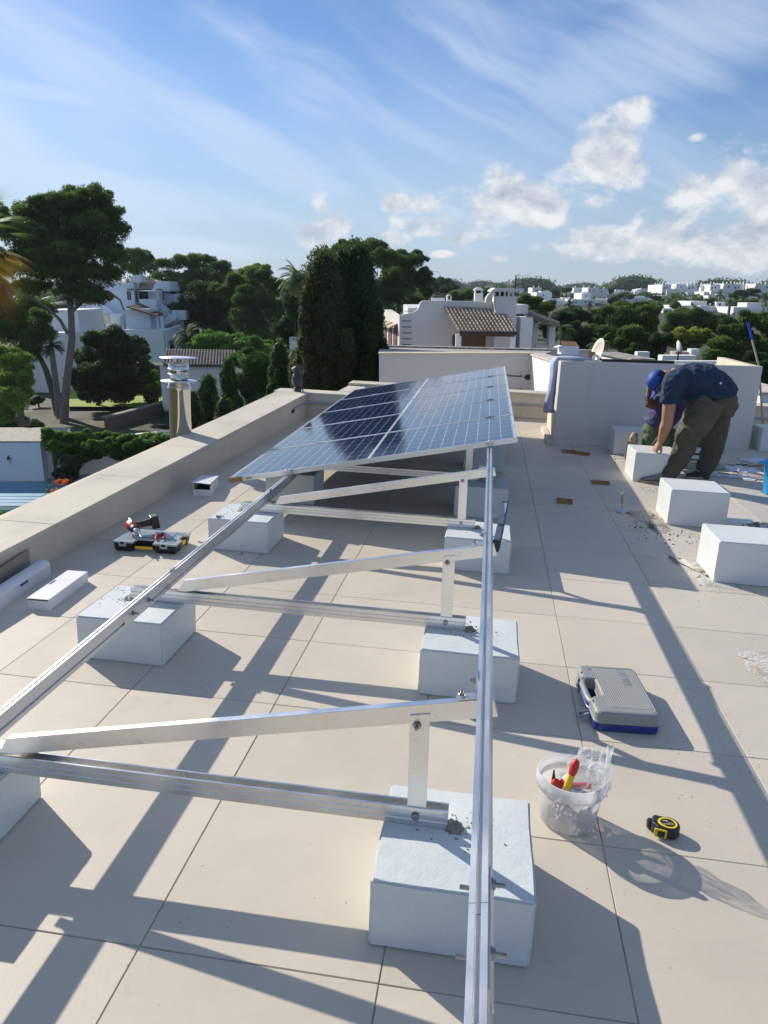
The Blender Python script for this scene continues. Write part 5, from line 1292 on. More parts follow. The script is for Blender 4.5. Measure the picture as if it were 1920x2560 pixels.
def palm(label, D, u, v, fr, th_base_v=None, seed=0, nfr=26, group=None, mat='palm', skirt=False, tr=.22, cat='palm', droop=1.0, gz=None, leaflets=16):
    """crown centre at pixel u,v; fr: frond length in px"""
    r = random.Random(seed); c = W(u, v, D); k = (W(u+10, v, D)-c).length/10; L_ = fr*k
    g = ground_z(c.x, c.y) if gz is None else gz
    t = thing('palm_tree', label, cat, (c.x, c.y, g), 0, group, roof=False)
    h_ = c.z-g
    MB().tube([(0,0,0),(.05*h_*.1,0,h_*.5),(0,0,h_)], [tr*1.2,tr,tr*.9], 10).build('trunk', M['barkg'], t)
    def fronds(name, m_, n, elo, ehi, Lk, dr):
        vs = []; fs = []; var = []
        for q in range(n):
            az = 2*PI*q/n+r.uniform(-.25,.25); e0 = math.radians(r.uniform(elo, ehi)); l = L_*Lk*r.uniform(.8,1.1)
            p = Vector((0,0,h_)); d = Vector((math.cos(az)*math.cos(e0), math.sin(az)*math.cos(e0), math.sin(e0)))
            side = Vector((-math.sin(az), math.cos(az), 0)); ns = leaflets; tone = r.random()
            for s in range(ns):
                p2 = p+d*(l/ns); d = (d+Vector((0,0,-1))*(dr*1.7/ns)).normalized()
                wl = l*.30*math.sin(PI*min(1,(s+1.2)/ns))**.6*(1-.35*s/ns)
                upn = side.cross(d)
                for sg in (-1, 1):
                    tip = p+d*wl*.55+side*sg*wl*.85-Vector((0,0,wl*.30))+Vector((r.uniform(-.03,.03),)*3)
                    n0 = len(vs); vs += [p, p2, tip]; fs.append((n0, n0+1, n0+2)); var.append(min(1, .15+.5*tone+.4*r.random()))
                n0 = len(vs); w_ = side*l*.008; vs += [p-w_, p+w_, p2+w_, p2-w_]; fs.append((n0,n0+1,n0+2,n0+3)); var.append(.8)
                p = p2
        mb = MB(); mb.v = [tuple(x) for x in vs]; mb.f = fs; mb.sm = [False]*len(fs)
        return mb.build(name, M[m_], t, attr=var)
    fronds('fronds', mat, nfr, -15, 80, 1.0, droop)
    if skirt: fronds('dry_skirt', 'palmdry', nfr, -85, -35, .75, .6)
    return t
# ---- the big pine at the left
BP = [(150,520,85,45),(215,500,70,40),(95,545,70,50),(255,545,62,52),(180,560,100,48),(295,580,34,36),(55,590,60,55),(120,610,80,46),(215,620,95,42),(40,660,60,42),
      (110,670,70,40),(180,685,70,40),(255,690,58,34),(200,735,62,34),(240,745,40,24),(80,720,50,30),(150,640,80,40),(280,640,40,26),(215,575,60,40),(10,560,40,50)]
BP = [(u, v, ru*1.10, rv*1.14) for u, v, ru, rv in BP]
t = tree('pine_tree', 'tall umbrella pine with grey forked trunk at the left, the biggest tree', 'pine tree', 47, BP, 150000, .25, 'pine',
         trunk=[(160,1062),(163,1000),(170,930),(180,850),(178,790),(172,720),(180,660),(195,600)], tr=.27, lumps=20, lump=.24, shell=.25, bark='barkg', limbs=14, aspect=.22, seed=5,
         branches=[[(170,835),(150,800),(120,770),(85,748),(40,738)], [(178,780),(205,755),(240,735),(270,728),(300,750),(310,775)], [(175,720),(150,690),(110,670)], [(180,690),(215,650),(260,610)],
                   [(172,730),(185,650),(200,590),(230,560)], [(185,650),(160,590),(130,560)], [(178,700),(230,690),(290,640)]])
tree('pine_tree', 'dark leaning pine with bare black trunk behind the big pine', 'pine tree', 50, [(60,780,70,40),(30,830,70,44),(85,840,60,40),(50,890,60,34),(100,800,40,30),(0,770,50,40)], 24000, .30, 'pine',
     trunk=[(148,1050),(132,980),(115,925),(98,890),(80,850)], tr=.24, lumps=9, shell=.4, seed=6, aspect=.25)
tree('broad_shrub', 'light green feathery tree at the left edge above the white garden wall', 'tree', 38, [(30,900,50,40),(60,940,30,40),(10,960,60,60),(45,1000,40,40),(0,1030,60,40),(70,985,16,20)], 26000, .22, 'pinel', lumps=10, lump=.34, seed=7, aspect=.22, core=.45)
palm('slim palm with shaggy trunk between the two left pine trunks', 49, 128, 868, 46, seed=3, nfr=22, mat='cyp', tr=.19, droop=1.3)
tree('olive_tree', 'dense dark round tree on the lawn in front of the white flats', 'tree', 53, [(270,860,60,46),(235,900,60,46),(310,880,56,46),(350,920,34,44),(200,950,36,44),(270,940,80,50),(330,960,50,40),(235,985,50,30),(300,985,50,30),(375,990,22,28),(355,870,20,30)],
     60000, .26, 'olive', trunk=[(240,1030),(247,1005),(255,980)], tr=.2, lumps=11, lump=.32, core=.3, seed=8, aspect=.35)
tree('leafy_shrub', 'lighter leafy shrub on the lawn right of the round tree', 'shrub', 55, [(385,950,20,30),(375,985,26,20),(395,975,16,26)], 7000, .25, 'ivy', seed=9, core=.5)
# pines beyond the flats
tree('pine_tree', 'umbrella pine with open bent boughs beside the white flats', 'pine tree', 84, [(430,662,44,16),(410,690,30,22),(470,650,46,14),(510,648,36,14),(545,672,34,22),(560,665,20,14),(440,715,28,22),(425,735,16,14),(490,665,30,14),(455,700,44,26),(500,690,40,24),(470,735,50,30),(530,705,36,30),(520,740,50,30)], 40000, .32, 'pine',
     trunk=[(470,860),(475,790),(470,740)], tr=.3, lumps=9, shell=.4, seed=10, aspect=.25, limbs=3, branches=[[(472,760),(500,722),(530,705),(555,690)], [(470,745),(440,725),(420,700)], [(480,740),(520,700),(540,675)]])
tree('pine_tree', 'pine filling the belt between the umbrella pine and the bright grove', 'pine tree', 90, [(570,700,40,26),(600,730,40,30),(560,740,40,34),(630,720,30,24)], 26000, .32, 'pine', lumps=9, seed=18, core=.4, aspect=.28)
tree('pine_tree', 'dark pine just right of the big pine, above the flats', 'pine tree', 92, [(320,635,40,20),(355,650,36,22),(300,650,30,18),(380,670,22,20),(340,672,36,18)], 14000, .36, 'pine', seed=11, aspect=.25)
tree('pine_tree', 'shadowy pine mass right of the flats with low dark crown', 'pine tree', 78, [(470,790,45,50),(510,750,55,40),(540,800,60,60),(470,850,40,36),(580,840,60,46),(520,860,60,40),(600,770,40,40)], 44000, .32, 'cyp', lumps=10, seed=12, core=.35, aspect=.3)
tree('pine_tree', 'bright topped pine in the middle of the grove left of the cypress', 'pine tree', 72, [(640,690,40,26),(600,710,46,26),(680,720,40,30),(560,730,36,26),(640,750,60,36),(700,790,36,50),(610,800,46,46),(660,850,60,46),(720,860,34,44)], 60000, .30, 'pine', lumps=11, seed=13, core=.3, aspect=.28)
tree('pine_tree', 'rounded pine rising behind the palm, left of the cypress', 'pine tree', 88, [(620,680,34,16),(650,676,26,14),(590,690,26,14)], 8000, .34, 'pinel', seed=14)
palm('fan palm with brown dry skirt beside the tall cypress', 58, 742, 694, 64, seed=5, nfr=34, skirt=True, tr=.3, droop=1.2)
tree('pine_tree', 'dark pine filling the gap left of the cypress under the skirted palm', 'pine tree', 52, [(735,770,30,40),(720,830,34,50),(740,880,26,40),(700,900,30,40),(755,820,20,60)], 26000, .22, 'cyp', lumps=10, seed=17, core=.7, aspect=.3)
palm('feather palm low in front of the flats, half hidden by the grove', 66, 470, 840, 56, seed=8, nfr=24, droop=1.4, mat='olive')
palm('small dark palm behind the stepped hedge', 46, 735, 880, 30, seed=9, nfr=18, droop=1.2, mat='palm')
tree('pine_tree', 'big pine with domed crown behind the cypress, left half', 'pine tree', 76, [(830,640,48,26),(800,660,32,24),(870,625,44,22),(845,670,50,28),(930,620,44,24),(960,650,40,30),(900,650,50,30)], 40000, .32, 'pine', lumps=11, seed=15, core=.4, aspect=.25)
tree('pine_tree', 'big pine with domed crown behind the cypress, right half', 'pine tree', 80, [(1000,655,48,28),(1040,650,30,26),(1060,700,26,40),(1010,710,50,44),(970,740,50,40),(1040,760,34,24),(985,690,46,34),(1068,730,18,24)], 46000, .32, 'pine', lumps=11, seed=16, core=.5, aspect=.25,
     trunk=[(985,900),(990,820),(1000,740)], tr=.4)
# cypresses close behind the roof
def cypress(label, D, u, vt, vb, ru, mat, n, seed, size=.085, cat='cypress', group=None):
    """spindle of foliage built from many upright puffs"""
    r = random.Random(seed); cl = []
    k = (W(u+10, vt, D)-W(u, vt, D)).length/10; top = W(u, vt, D); R_ = ru*k; base = ground_z(top.x, top.y)
    H = top.z-base
    m_ = int(110*max(1, H/8))
    prof = lambda f: R_*(1-max(0, (f-.74)/.26)**2.4)**.5*(.84+.16*min(1, f*3))
    for _ in range(m_):
        f = r.random()**.9
        a = r.uniform(0, 2*PI); q = prof(f)*r.uniform(.62,.88)
        s = R_*r.uniform(.16,.34)
        cl.append((q*math.cos(a)*r.uniform(.9,1.12), q*math.sin(a), H*f*.95, s, s, s*r.uniform(1.2,2.6)))
    t = thing('cypress_tree' if H > 5 else 'conifer_shrub', label, cat, (top.x, top.y, base), 0, group, roof=False)
    for i in range(12):
        f = i/12; rr = prof(f)*.80
        cl.append((0,0,H*(f+.03),rr,rr,H*.10))
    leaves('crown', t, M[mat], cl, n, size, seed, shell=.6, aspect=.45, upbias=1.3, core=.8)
    MB().tube([(0,0,0),(0,0,H*.9)], [.14,.03], 8).build('trunk', M['bark'], t)
    return t
cypress('broad olive-brown cypress, left of the close pair behind the parapet corner', 19.5, 806, 655, 980, 84, 'cypo', 110000, 21)
cypress('tall dark green cypress, right of the close pair behind the parapet corner', 20.2, 893, 634, 980, 84, 'cyp', 110000, 22)
cypress('middle stem of the cypress clump between the olive and the dark one', 19.9, 853, 646, 980, 64, 'cyp', 60000, 29)
cypress('thin third stem of the cypress clump, far left edge', 19.2, 768, 730, 980, 34, 'cypo', 20000, 23)
cypress('small conical conifer left of the owl', 23, 697, 868, 1010, 44, 'hedge', 22000, 24)
cypress('narrow green conifer by the right end of the tiled cottage', 30, 570, 905, 1060, 30, 'hedge', 14000, 25, size=.10)
cypress('bushy green conifer right of the steel flue', 29, 520, 945, 1060, 36, 'hedge', 16000, 26, size=.10)
cypress('low conifer close behind the steel flue', 28, 480, 985, 1075, 30, 'hedge', 10000, 27, size=.10)
cypress('low conifer beside the parapet between flue and corner', 26, 560, 1000, 1060, 34, 'hedge', 9000, 28, size=.10)
# hedges and shrubs of the middle ground
def shrub(name, label, D, blobs, n, size, mat, seed, cat='shrub', core=.8, lumps=9, lump=.3, dep=.9, group=None):
    cl = clump_px(blobs, D, dep, .02, seed); c0 = Vector((cl[0][0], cl[0][1], ground_z(cl[0][0], cl[0][1])))
    t = thing(name, label, cat, c0, 0, group, roof=False)
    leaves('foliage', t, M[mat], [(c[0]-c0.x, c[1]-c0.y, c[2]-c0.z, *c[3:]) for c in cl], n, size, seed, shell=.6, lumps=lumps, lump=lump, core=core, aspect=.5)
    mb = MB(); mb.tube([(0,0,-.3),(0,0,max(.3, cl[0][2]-c0.z))], [.09,.05], 6); mb.build('stem', M['bark'], t)
    return t
shrub('garden_bush', 'bright green rounded bush mass behind the tiled cottage', 62, [(540,850,50,24),(610,862,56,26),(660,880,50,26),(500,865,34,18),(590,880,60,26)], 30000, .26, 'ivy', 31)
shrub('clipped_hedge', 'tall dark clipped hedge right of the tiled cottage', 44, [(640,910,50,40),(625,960,44,44),(670,950,40,44),(610,900,34,30),(650,1000,50,40)], 36000, .2, 'hedge', 32)
shrub('garden_bush', 'dusky olive shrub left of the bush mass', 66, [(500,850,30,16),(480,862,24,16)], 6000, .26, 'olive', 33)
shrub('ivy_hedge', 'ivy-covered hedge wall trailing above the patio', 31.6, [(u, v, 34, 24) for u, v in ((128,1092),(165,1096),(205,1098),(245,1100),(285,1100),(325,1102),(365,1104),(405,1104),(435,1106),(150,1122),(185,1126),(225,1124),(262,1118),(300,1122),(340,1130),(380,1130),(415,1130))]+[(150,1150,18,18),(200,1148,26,14),(330,1152,30,14),(365,1155,30,16),(300,1140,30,14),(240,1138,26,12),(420,1150,30,20),(128,1112,22,20),(395,1150,30,18)], 60000, .13, 'ivy', 34, dep=.5, lump=.30, core=.85)
shrub('patio_bush', 'dark round bush at the corner of the white garden wall', 30.5, [(175,1160,34,30),(170,1185,34,24)], 14000, .11, 'olive', 35)
shrub('patio_bush', 'spiky rosemary-like bush near the parapet, right of the ivy', 31, [(350,1118,40,26),(390,1112,30,26),(330,1145,30,20)], 14000, .13, 'hedge', 36)
shrub('garden_bush', 'dark low shrubs under the left pines', 41, [(30,1060,50,24),(80,1065,30,18),(0,1080,40,24)], 12000, .18, 'olive', 37)
shrub('garden_bush', 'small dark bush at the foot of the white block behind the left pines', 54, [(95,1000,16,10),(82,1006,12,8)], 3000, .2, 'cyp', 38)
# spiky agave by the dry-stone border
c0 = W(412,1005,48); c0.z = ground_z(0,48); ag = MB(); r = random.Random(4)
for k in range(26):
    az = r.uniform(0,2*PI); e = math.radians(r.uniform(20,80)); l = r.uniform(1.0,1.7); d = Vector((math.cos(az)*math.cos(e), math.sin(az)*math.cos(e), math.sin(e)))
    ag.tube([(0,0,0), d*l*.5, d*l], [(.05,.02),(.045,.015),(.004,.003)], 5, smooth=False)
o = ag.build('agave_plant', M['olive'], attr=[.5]*len(ag.f)); o.location = c0; tag(o, 'spiky agave at the end of the dry-stone border', 'agave')
# bougainvillea sprig over the parapet edge
bo = thing('bougainvillea', 'orange bougainvillea sprig rising beyond the left parapet over the pool', 'flowering branch', W(95,1290,8.5), 0, None, False)
b0 = W(95,1290,8.5)
stems = [[(85,1285),(110,1245),(125,1215),(140,1200),(165,1198)], [(60,1290),(85,1262),(100,1248)], [(110,1245),(130,1228),(140,1226)]]
mb = MB()
for s_ in stems: mb.tube([W(u, v, 8.5)-b0 for u, v in s_], .004, 5)
mb.build('stem', M['bark'], bo)
def sprig(nm, mt, pts, n, size, seed, rr):
    cl = [tuple(W(u, v, 8.5)-b0)+(rr, rr, rr*.8) for u, v in pts]
    return leaves(nm, bo, mt, cl, n, size, seed, shell=.1, aspect=.8)
M['boug'] = leafmat('orange_bracts', (.38,.06,.02), (.45,.12,.04), .4)
sprig('blossoms', M['boug'], [(82,1275),(95,1262),(88,1285),(75,1288),(132,1228),(140,1225),(140,1205),(150,1202),(165,1200),(158,1208),(148,1210)], 260, .022, 3, .035)
sprig('leaves', M['ivy'], [(112,1242),(106,1255),(120,1226),(130,1214),(150,1205),(98,1262)], 160, .026, 4, .03)
o = leaves('blossom_plant', None, M['ivy'], [tuple(W(2,1288,8.2))+(.05,.05,.06)], 140, .03, 9, shell=.1, aspect=.8); tag(o, 'leafy sprig tip at the very left edge above the pool', 'flowering branch')
# drooping palm at the left edge, close by
pc = W(-78,590,13); pm = thing('palm_tree', 'close palm at the left edge with golden drooping fronds', 'palm', (pc.x, pc.y, GZ), 0, None, False)
h_ = pc.z-GZ; MB().tube([(-3.2,0,0),(-2.2,0,h_*.4),(-1.0,0,h_*.75),(0,0,h_)], [.2,.18,.17,.15], 12).build('trunk', M['barkg'], pm)
def fanfrond(name, mt, dirs, L_, seed, nl=30, dr=.9):
    r = random.Random(seed); vs = []; fs = []; var = []
    for az, e in dirs:
        az, e = math.radians(az), math.radians(e)
        d0 = Vector((math.cos(az)*math.cos(e), math.sin(az)*math.cos(e), math.sin(e))); st = Vector((0,0,h_)); mid = st+d0*L_*.45
        s = d0.cross(Vector((0,0,1))).normalized(); up = s.cross(d0)
        n0 = len(vs); vs += [st-s*.015, st+s*.015, mid+s*.01, mid-s*.01]; fs.append((n0,n0+1,n0+2,n0+3)); var.append(.7)
        for k in range(nl):
            a = (k/(nl-1)-.5)*2.3; d = (d0*math.cos(a)+s*math.sin(a)).normalized(); p = mid.copy(); l = L_*r.uniform(.5,.62)*(1-.15*abs(a)); w_ = .011; tone = r.random()
            for q in range(5):
                p2 = p+d*l/5; d = (d+Vector((0,0,-1))*dr*.28*(q+1)/3).normalized(); sd_ = d.cross(up).normalized()
                n0 = len(vs); w2 = w_*(1-(q+1)/5.2); vs += [p-sd_*w_, p+sd_*w_, p2+sd_*w2, p2-sd_*w2]; fs.append((n0,n0+1,n0+2,n0+3)); var.append(min(1,.1+.6*tone+.3*r.random())); p = p2; w_ = w2
    mb = MB(); mb.v = [tuple(v) for v in vs]; mb.f = fs; mb.sm = [False]*len(fs); return mb.build(name, M[mt], pm, attr=var)
fanfrond('green_fronds', 'pinel', [(20,5),(-30,12),(60,25),(110,30),(160,20),(220,25),(280,15),(0,50),(120,60),(240,60)], 1.25, 1)
fanfrond('golden_fronds', 'palmgold', [(5,-22),(-18,-34),(24,-38),(-40,-30),(45,-28),(-8,-48),(100,-35),(180,-30),(260,-35)], 1.30, 2, nl=46, dr=.7)
fanfrond('dry_fronds', 'palmdry', [(8,-58),(-30,-62),(28,-64),(0,-70),(45,-68),(120,-65),(200,-62),(290,-65)], 1.55, 3, nl=46, dr=.5)
# ---- trees of the right side
tree('pine_tree', 'small flat pine with bare boughs left of the far villas', 'pine tree', 66, [(1330,752,30,14),(1365,768,30,16),(1345,790,34,16),(1320,780,24,16),(1300,765,20,10)], 15000, .28, 'pine', lumps=9, seed=41, aspect=.25, trunk=[(1335,860),(1338,810),(1350,780)], tr=.25)
palm('fan palm right of the pergola, the nearest of the right-hand palms', 40, 1408, 826, 46, seed=11, nfr=30, mat='palm', droop=1.2)
palm('fan palm low behind the satellite dish', 36, 1500, 862, 42, seed=12, nfr=28, mat='palm', droop=1.2)
tree('leafy_tree', 'grey-green broadleaf tree behind the right-hand palms', 'tree', 52, [(1400,800,36,24),(1440,790,36,26),(1380,830,30,30),(1430,840,40,40),(1460,860,40,40)], 26000, .24, 'olive', seed=43, core=.6)
palm('slender palm standing against the white villa, left', 120, 1424, 762, 22, seed=13, nfr=20, mat='cyp')
palm('slender palm standing against the white villa, middle', 118, 1474, 760, 16, seed=14, nfr=18, mat='cyp', skirt=True)
tree('pine_tree', 'wide domed pine with olive highlights, centre right behind the enclosure', 'pine tree', 62, [(1530,780,46,20),(1500,800,40,26),(1580,775,50,20),(1560,800,60,30),(1620,780,36,26),(1480,830,36,26),(1530,840,60,40),(1630,810,20,30),(1600,830,40,30)], 56000, .26, 'pine', lumps=12, lump=.28, seed=44, core=.35, aspect=.28)
tree('pine_tree', 'ball-shaped dark pine in front of the wide domed pine', 'pine tree', 50, [(1580,830,36,22),(1570,860,42,28),(1600,880,36,20),(1610,850,24,24)], 32000, .2, 'pine', lumps=12, lump=.3, seed=45, core=.4, aspect=.28, trunk=[(1585,960),(1590,900),(1588,870)])
tree('pine_tree', 'low dark pine between the ball-shaped and yellow-green trees', 'pine tree', 48, [(1640,870,34,26),(1660,850,30,20),(1630,890,30,16)], 18000, .2, 'cyp', lumps=10, seed=46, core=.35, aspect=.3)
tree('pine_tree', 'broad pine below the long white villa, left part', 'pine tree', 84, [(1690,800,36,22),(1720,790,40,20),(1750,805,40,24),(1700,825,50,24)], 26000, .28, 'pine', lumps=11, seed=47, core=.35, aspect=.3)
tree('pine_tree', 'broad pine below the long white villa, right part', 'pine tree', 88, [(1790,805,38,22),(1820,810,30,20),(1780,830,50,22),(1740,826,30,18)], 22000, .28, 'olive', lumps=11, seed=48, core=.35, aspect=.3)
tree('leafy_tree', 'yellow-green tree glowing among the dark pines', 'tree', 56, [(1700,840,32,16),(1740,838,36,18),(1680,855,24,14),(1720,858,50,20),(1775,850,24,16)], 24000, .22, 'yell', lumps=10, seed=49, core=.55)
tree('pine_tree', 'large layered pine at the right edge, upper crown', 'pine tree', 46, [(1880,800,40,22),(1920,810,40,30),(1840,830,44,24),(1800,860,40,22),(1850,870,60,30),(1910,870,50,40),(1780,890,34,20),(1830,900,60,22)], 56000, .22, 'pine', lumps=12, lump=.28, seed=50, core=.35, aspect=.28,
     trunk=[(1880,1060),(1885,960),(1870,900)], tr=.35)
tree('pine_tree', 'lower dark pine right of the stair enclosure at the picture edge', 'pine tree', 40, [(1900,930,34,30),(1925,950,30,40),(1890,965,20,24),(1905,900,40,20)], 26000, .2, 'cyp', lumps=11, seed=51, core=.35, aspect=.3)
tree('pine_tree', 'dark pine clump left of the far antennas', 'pine tree', 150, [(1105,705,24,12),(1085,715,18,10),(1130,718,20,10),(1110,724,30,10)], 8000, .5, 'cyp', seed=52, core=.5)
tree('pine_tree', 'pine tops showing above the neighbour roof, left', 'pine tree', 130, [(1165,738,36,14),(1140,745,24,12),(1200,735,24,12)], 9000, .45, 'pine', seed=53, core=.5)
tree('pine_tree', 'pine tops showing above the neighbour roof, between its chimneys', 'pine tree', 135, [(1220,730,24,12),(1245,735,24,12)], 6000, .45, 'pine', seed=54, core=.5)
# ------------------------------------------------------------------ terrain
xs = [-3500,-1800,-900,-500,-300,-200]+list(range(-160,241,10))+[280,340,420,600,900,1800,3500]
ys = [-60,-30,0,12,20]+list(range(26,80,6))+list(range(80,420,15))+[450,520,650,900,1500,3000,5500]
vs = [(x, y, ground_z(x, y)+(.15*math.sin(x*.13)*math.sin(y*.11) if 30 < y < 3000 else 0)) for y in ys for x in xs]
nx = len(xs); fs = [(j*nx+i, j*nx+i+1, (j+1)*nx+i+1, (j+1)*nx+i) for j in range(len(ys)-1) for i in range(nx-1)]
tag(MB().add(vs, fs, True).build('ground', M['soil']), kind='structure')
def sheet(name, pts, z, mat, kind='structure'):
    P_ = [WZ(u, v, z) for u, v in pts]
    return tag(MB().add(P_, [tuple(range(len(P_)))]).build(name, M[mat] if isinstance(mat, str) else mat), kind=kind)
M['paving'] = mk('pale_paving', (.34,.32,.29), .85, 0, .15, 1.5)
M['poolw'] = mk('pool_water', (.0,.085,.10), .06, 0, .1, 2, .25, 3)
M['whiteb'] = mk('blue_shade_whitewash', (.68,.745,.82), .85, 0, .05, .35, .06, 20)  # blue skylight on the shaded white walls, painted into the base colour
M['deckb'] = mk('painted_pool_cover', (.12,.30,.44), .5, 0, .06, 1.2)
M['mosaic'] = mk('mosaic_band', (.02,.10,.10), .3, 0, .4, 20)
M['hill_road'] = mk('asphalt', (.07,.07,.07), .9)
sheet('lawn', [(165,1016),(425,1018),(435,948),(330,940),(160,955)], GZ+.30, 'grassm')
sheet('lawn', [(395,1062),(470,1062),(470,1000),(425,1010)], GZ+.36, 'hedge')
sheet('paving', [(-60,1215),(460,1195),(420,1120),(-60,1120)], GZ+.22, 'paving')
M['oldcap'] = mk('weathered_cap', (.22,.20,.16), .9, 0, .2, 3)
# dry-stone border
def wall_between(a, b, z0, z1, th, name, mat, parent=None, M_=None):
    d = (b-a); d.z = 0; d.normalize(); n = Vector((-d.y, d.x, 0))*th
    A_ = [Vector((p.x, p.y, z0)) for p in (a, b)]; mb = MB()
    b4 = [A_[0], A_[1], A_[1]+n, A_[0]+n]; mb.hexa(b4, [Vector((p.x, p.y, z1)) for p in b4]); return mb.build(name, M[mat] if isinstance(mat, str) else mat, parent)
M['drystone'] = mk('dry_stone', (.17,.13,.095), .95, 0, .4, 5, .9, 6, col2=(.12,.09,.07), mixs=5, mixr=(.45,.55))
a, b = WZ(275,1070,GZ+.2), WZ(432,1022,GZ+.2)
t = thing('stone_border', 'low dry-stone border with pale capping curving past the lawn', 'wall', (0,0,0), 0, None, False)
wall_between(a, b, GZ, GZ+.75, .35, 'wall', 'drystone', t); wall_between(a-Vector((.1,0,0)), b+Vector((.1,0,0)), GZ+.751, GZ+.85, .45, 'capping', 'oldcap', t)
# white garden wall with lantern
a, b = WZ(-120,1203,GZ+.22), WZ(112,1203,GZ+.22)
gw = thing('garden_wall', 'white garden wall with a lantern beside the pool at the left edge', 'wall', (0,0,0), 0, None, False)
top = W(60,1106,a.y).z
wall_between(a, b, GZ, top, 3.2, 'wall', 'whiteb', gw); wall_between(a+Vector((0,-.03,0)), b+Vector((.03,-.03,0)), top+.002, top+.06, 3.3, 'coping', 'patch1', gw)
wall_between(b+Vector((.001,.5,0)), WZ(420,1180,GZ+.2)+Vector((0,1.5,0)), GZ, top-.1, .25, 'return_wall', 'white', gw)
lc = W(22,1152,a.y-.12); ln = thing('wall_lantern', 'small black and white wall lantern on the white garden wall', 'lantern', lc, 0, None, False)
MB().tube([(0,.10,.18),(0,0,.22)], .015, 6).build('bracket', M['darkmetal'], ln)
loft([[(.055*k*math.cos(2*PI*i/6), .055*k*math.sin(2*PI*i/6), z) for i in range(6)] for z, k in ((-.12,.7),(.06,1.1),(.12,1.3),(.2,.2))]).build('cage', M['darkmetal'], ln)
loft([[(.050*k*math.cos(2*PI*i/6+.1), .050*k*math.sin(2*PI*i/6+.1)-.02, z) for i in range(6)] for z, k in ((-.11,.75),(.05,1.1))]).build('pane', M['label_w'], ln)
# pool with slatted cover
z = GZ+.26
sheet('pool_water', [(-60,1330),(120,1330),(110,1272),(-60,1272)], z-.02, 'poolw', 'structure')
pc_ = thing('pool_cover', 'blue slatted steps of the pool below the left parapet', 'pool cover', (0,0,0), 0, None, False)
vv = [1206,1221,1227,1233,1241,1249,1256,1264]
for i in range(len(vv)-1):
    P_ = [WZ(-60,vv[i+1],z), WZ(330,vv[i+1],z), WZ(330,vv[i]+.8,z), WZ(-60,vv[i]+.8,z)]
    MB().hexa([p-Vector((0,0,.08)) for p in P_], [p+Vector((0,0,.03-.006*i)) for p in P_]).build('slat', M['deckb'], pc_)
P_ = [WZ(-60,1274,z), WZ(300,1274,z), WZ(300,1265,z), WZ(-60,1265,z)]
MB().hexa([p-Vector((0,0,.3)) for p in P_], [p-Vector((0,0,.01)) for p in P_]).build('mosaic_band', M['mosaic'], pc_)
# terracotta pots
for u, v, lb in ((222,1165,'terracotta pot by the ivy wall, larger of the pair'), (243,1163,'terracotta pot by the ivy wall, smaller of the pair'), (280,1165,'half hidden terracotta pot by the parapet edge')):
    p = WZ(u, v+6, GZ+.22); s = .9 if u == 222 else .7
    o = MB().lathe([(0,.0),(.13*s,.0),(.17*s,.12),(.20*s,.30),(.21*s,.38),(.18*s,.38),(.17*s,.30),(0,.28)], 18).build('terracotta_pot', mk('terracotta', (.24,.10,.05), .8)); o.location = p; tag(o, lb, 'pot')
# ------------------------------------------------------------------ clay tile roof helper
M['claytile'] = mk('clay_tiles', (.36,.25,.17), .85, 0, .35, 2.2, .3, 20, col2=(.50,.43,.33), mixs=3.5, mixr=(.4,.6))
M['claypink'] = mk('weathered_clay_tiles', (.34,.26,.22), .85, 0, .25, 1.5, .3, 16, col2=(.46,.40,.34), mixs=2.5, mixr=(.4,.6))
M['claydark'] = mk('clay_tile_gutters', (.10,.06,.04), .9, 0, .3, 3)
def tile_roof(parent, A_, B_, C_, D_, ncol, nrow, mat='claytile'):
    """A,B eaves left/right; D,C ridge left/right"""
    A_, B_, C_, D_ = map(Vector, (A_, B_, C_, D_)); mb = MB(); nrm = (B_-A_).cross(D_-A_).normalized()
    if nrm.z < 0: nrm = -nrm
    rw = (B_-A_).length/ncol*.36; n = 5
    for i in range(ncol+1):
        f = i/ncol; p0 = A_.lerp(B_, f); p1 = D_.lerp(C_, f)
        for j in range(nrow):
            q0 = p0.lerp(p1, j/nrow); q1 = p0.lerp(p1, (j+1.12)/nrow if j < nrow-1 else 1.0); ax = (B_-A_).normalized(); vs = []
            for q, rr, lift in ((q0, rw*1.12, rw*.55), (q1, rw*.86, rw*.30)):
                for k in range(n+1):
                    th = PI*k/n; vs.append(q+ax*rr*math.cos(th)+nrm*(rr*math.sin(th)+lift*.6))
            m_ = n+1; mb.add(vs, [(k, k+1, m_+k+1, m_+k) for k in range(n)]+[tuple(range(m_-1,-1,-1))], True)
    o = mb.build('roof_tiles', M[mat], parent)
    MB().hexa([A_-nrm*.10, B_-nrm*.10, C_-nrm*.10, D_-nrm*.10], [A_+nrm*.01, B_+nrm*.01, C_+nrm*.01, D_+nrm*.01]).build('roof_deck', M['claydark'], parent)
    return o
def pbox(mb, u0, u1, v0, v1, D, dep, slant=0.):
    """box whose front face fills the pixel rectangle at distance D"""
    a = W(u0, v1, D); b = W(u1, v1, D); zt_ = W((u0+u1)/2, v0, D).z; zb = min(a.z, b.z)
    mb.hexa([(a.x,D,zb),(b.x,D+slant,zb),(b.x,D+dep+slant,zb),(a.x,D+dep,zb)], [(a.x,D,zt_),(b.x,D+slant,zt_),(b.x,D+dep+slant,zt_),(a.x,D+dep,zt_)]); return mb
def pb(name, mat, parent, *a, **k): return pbox(MB(), *a, **k).build(name, M[mat] if isinstance(mat, str) else mat, parent)
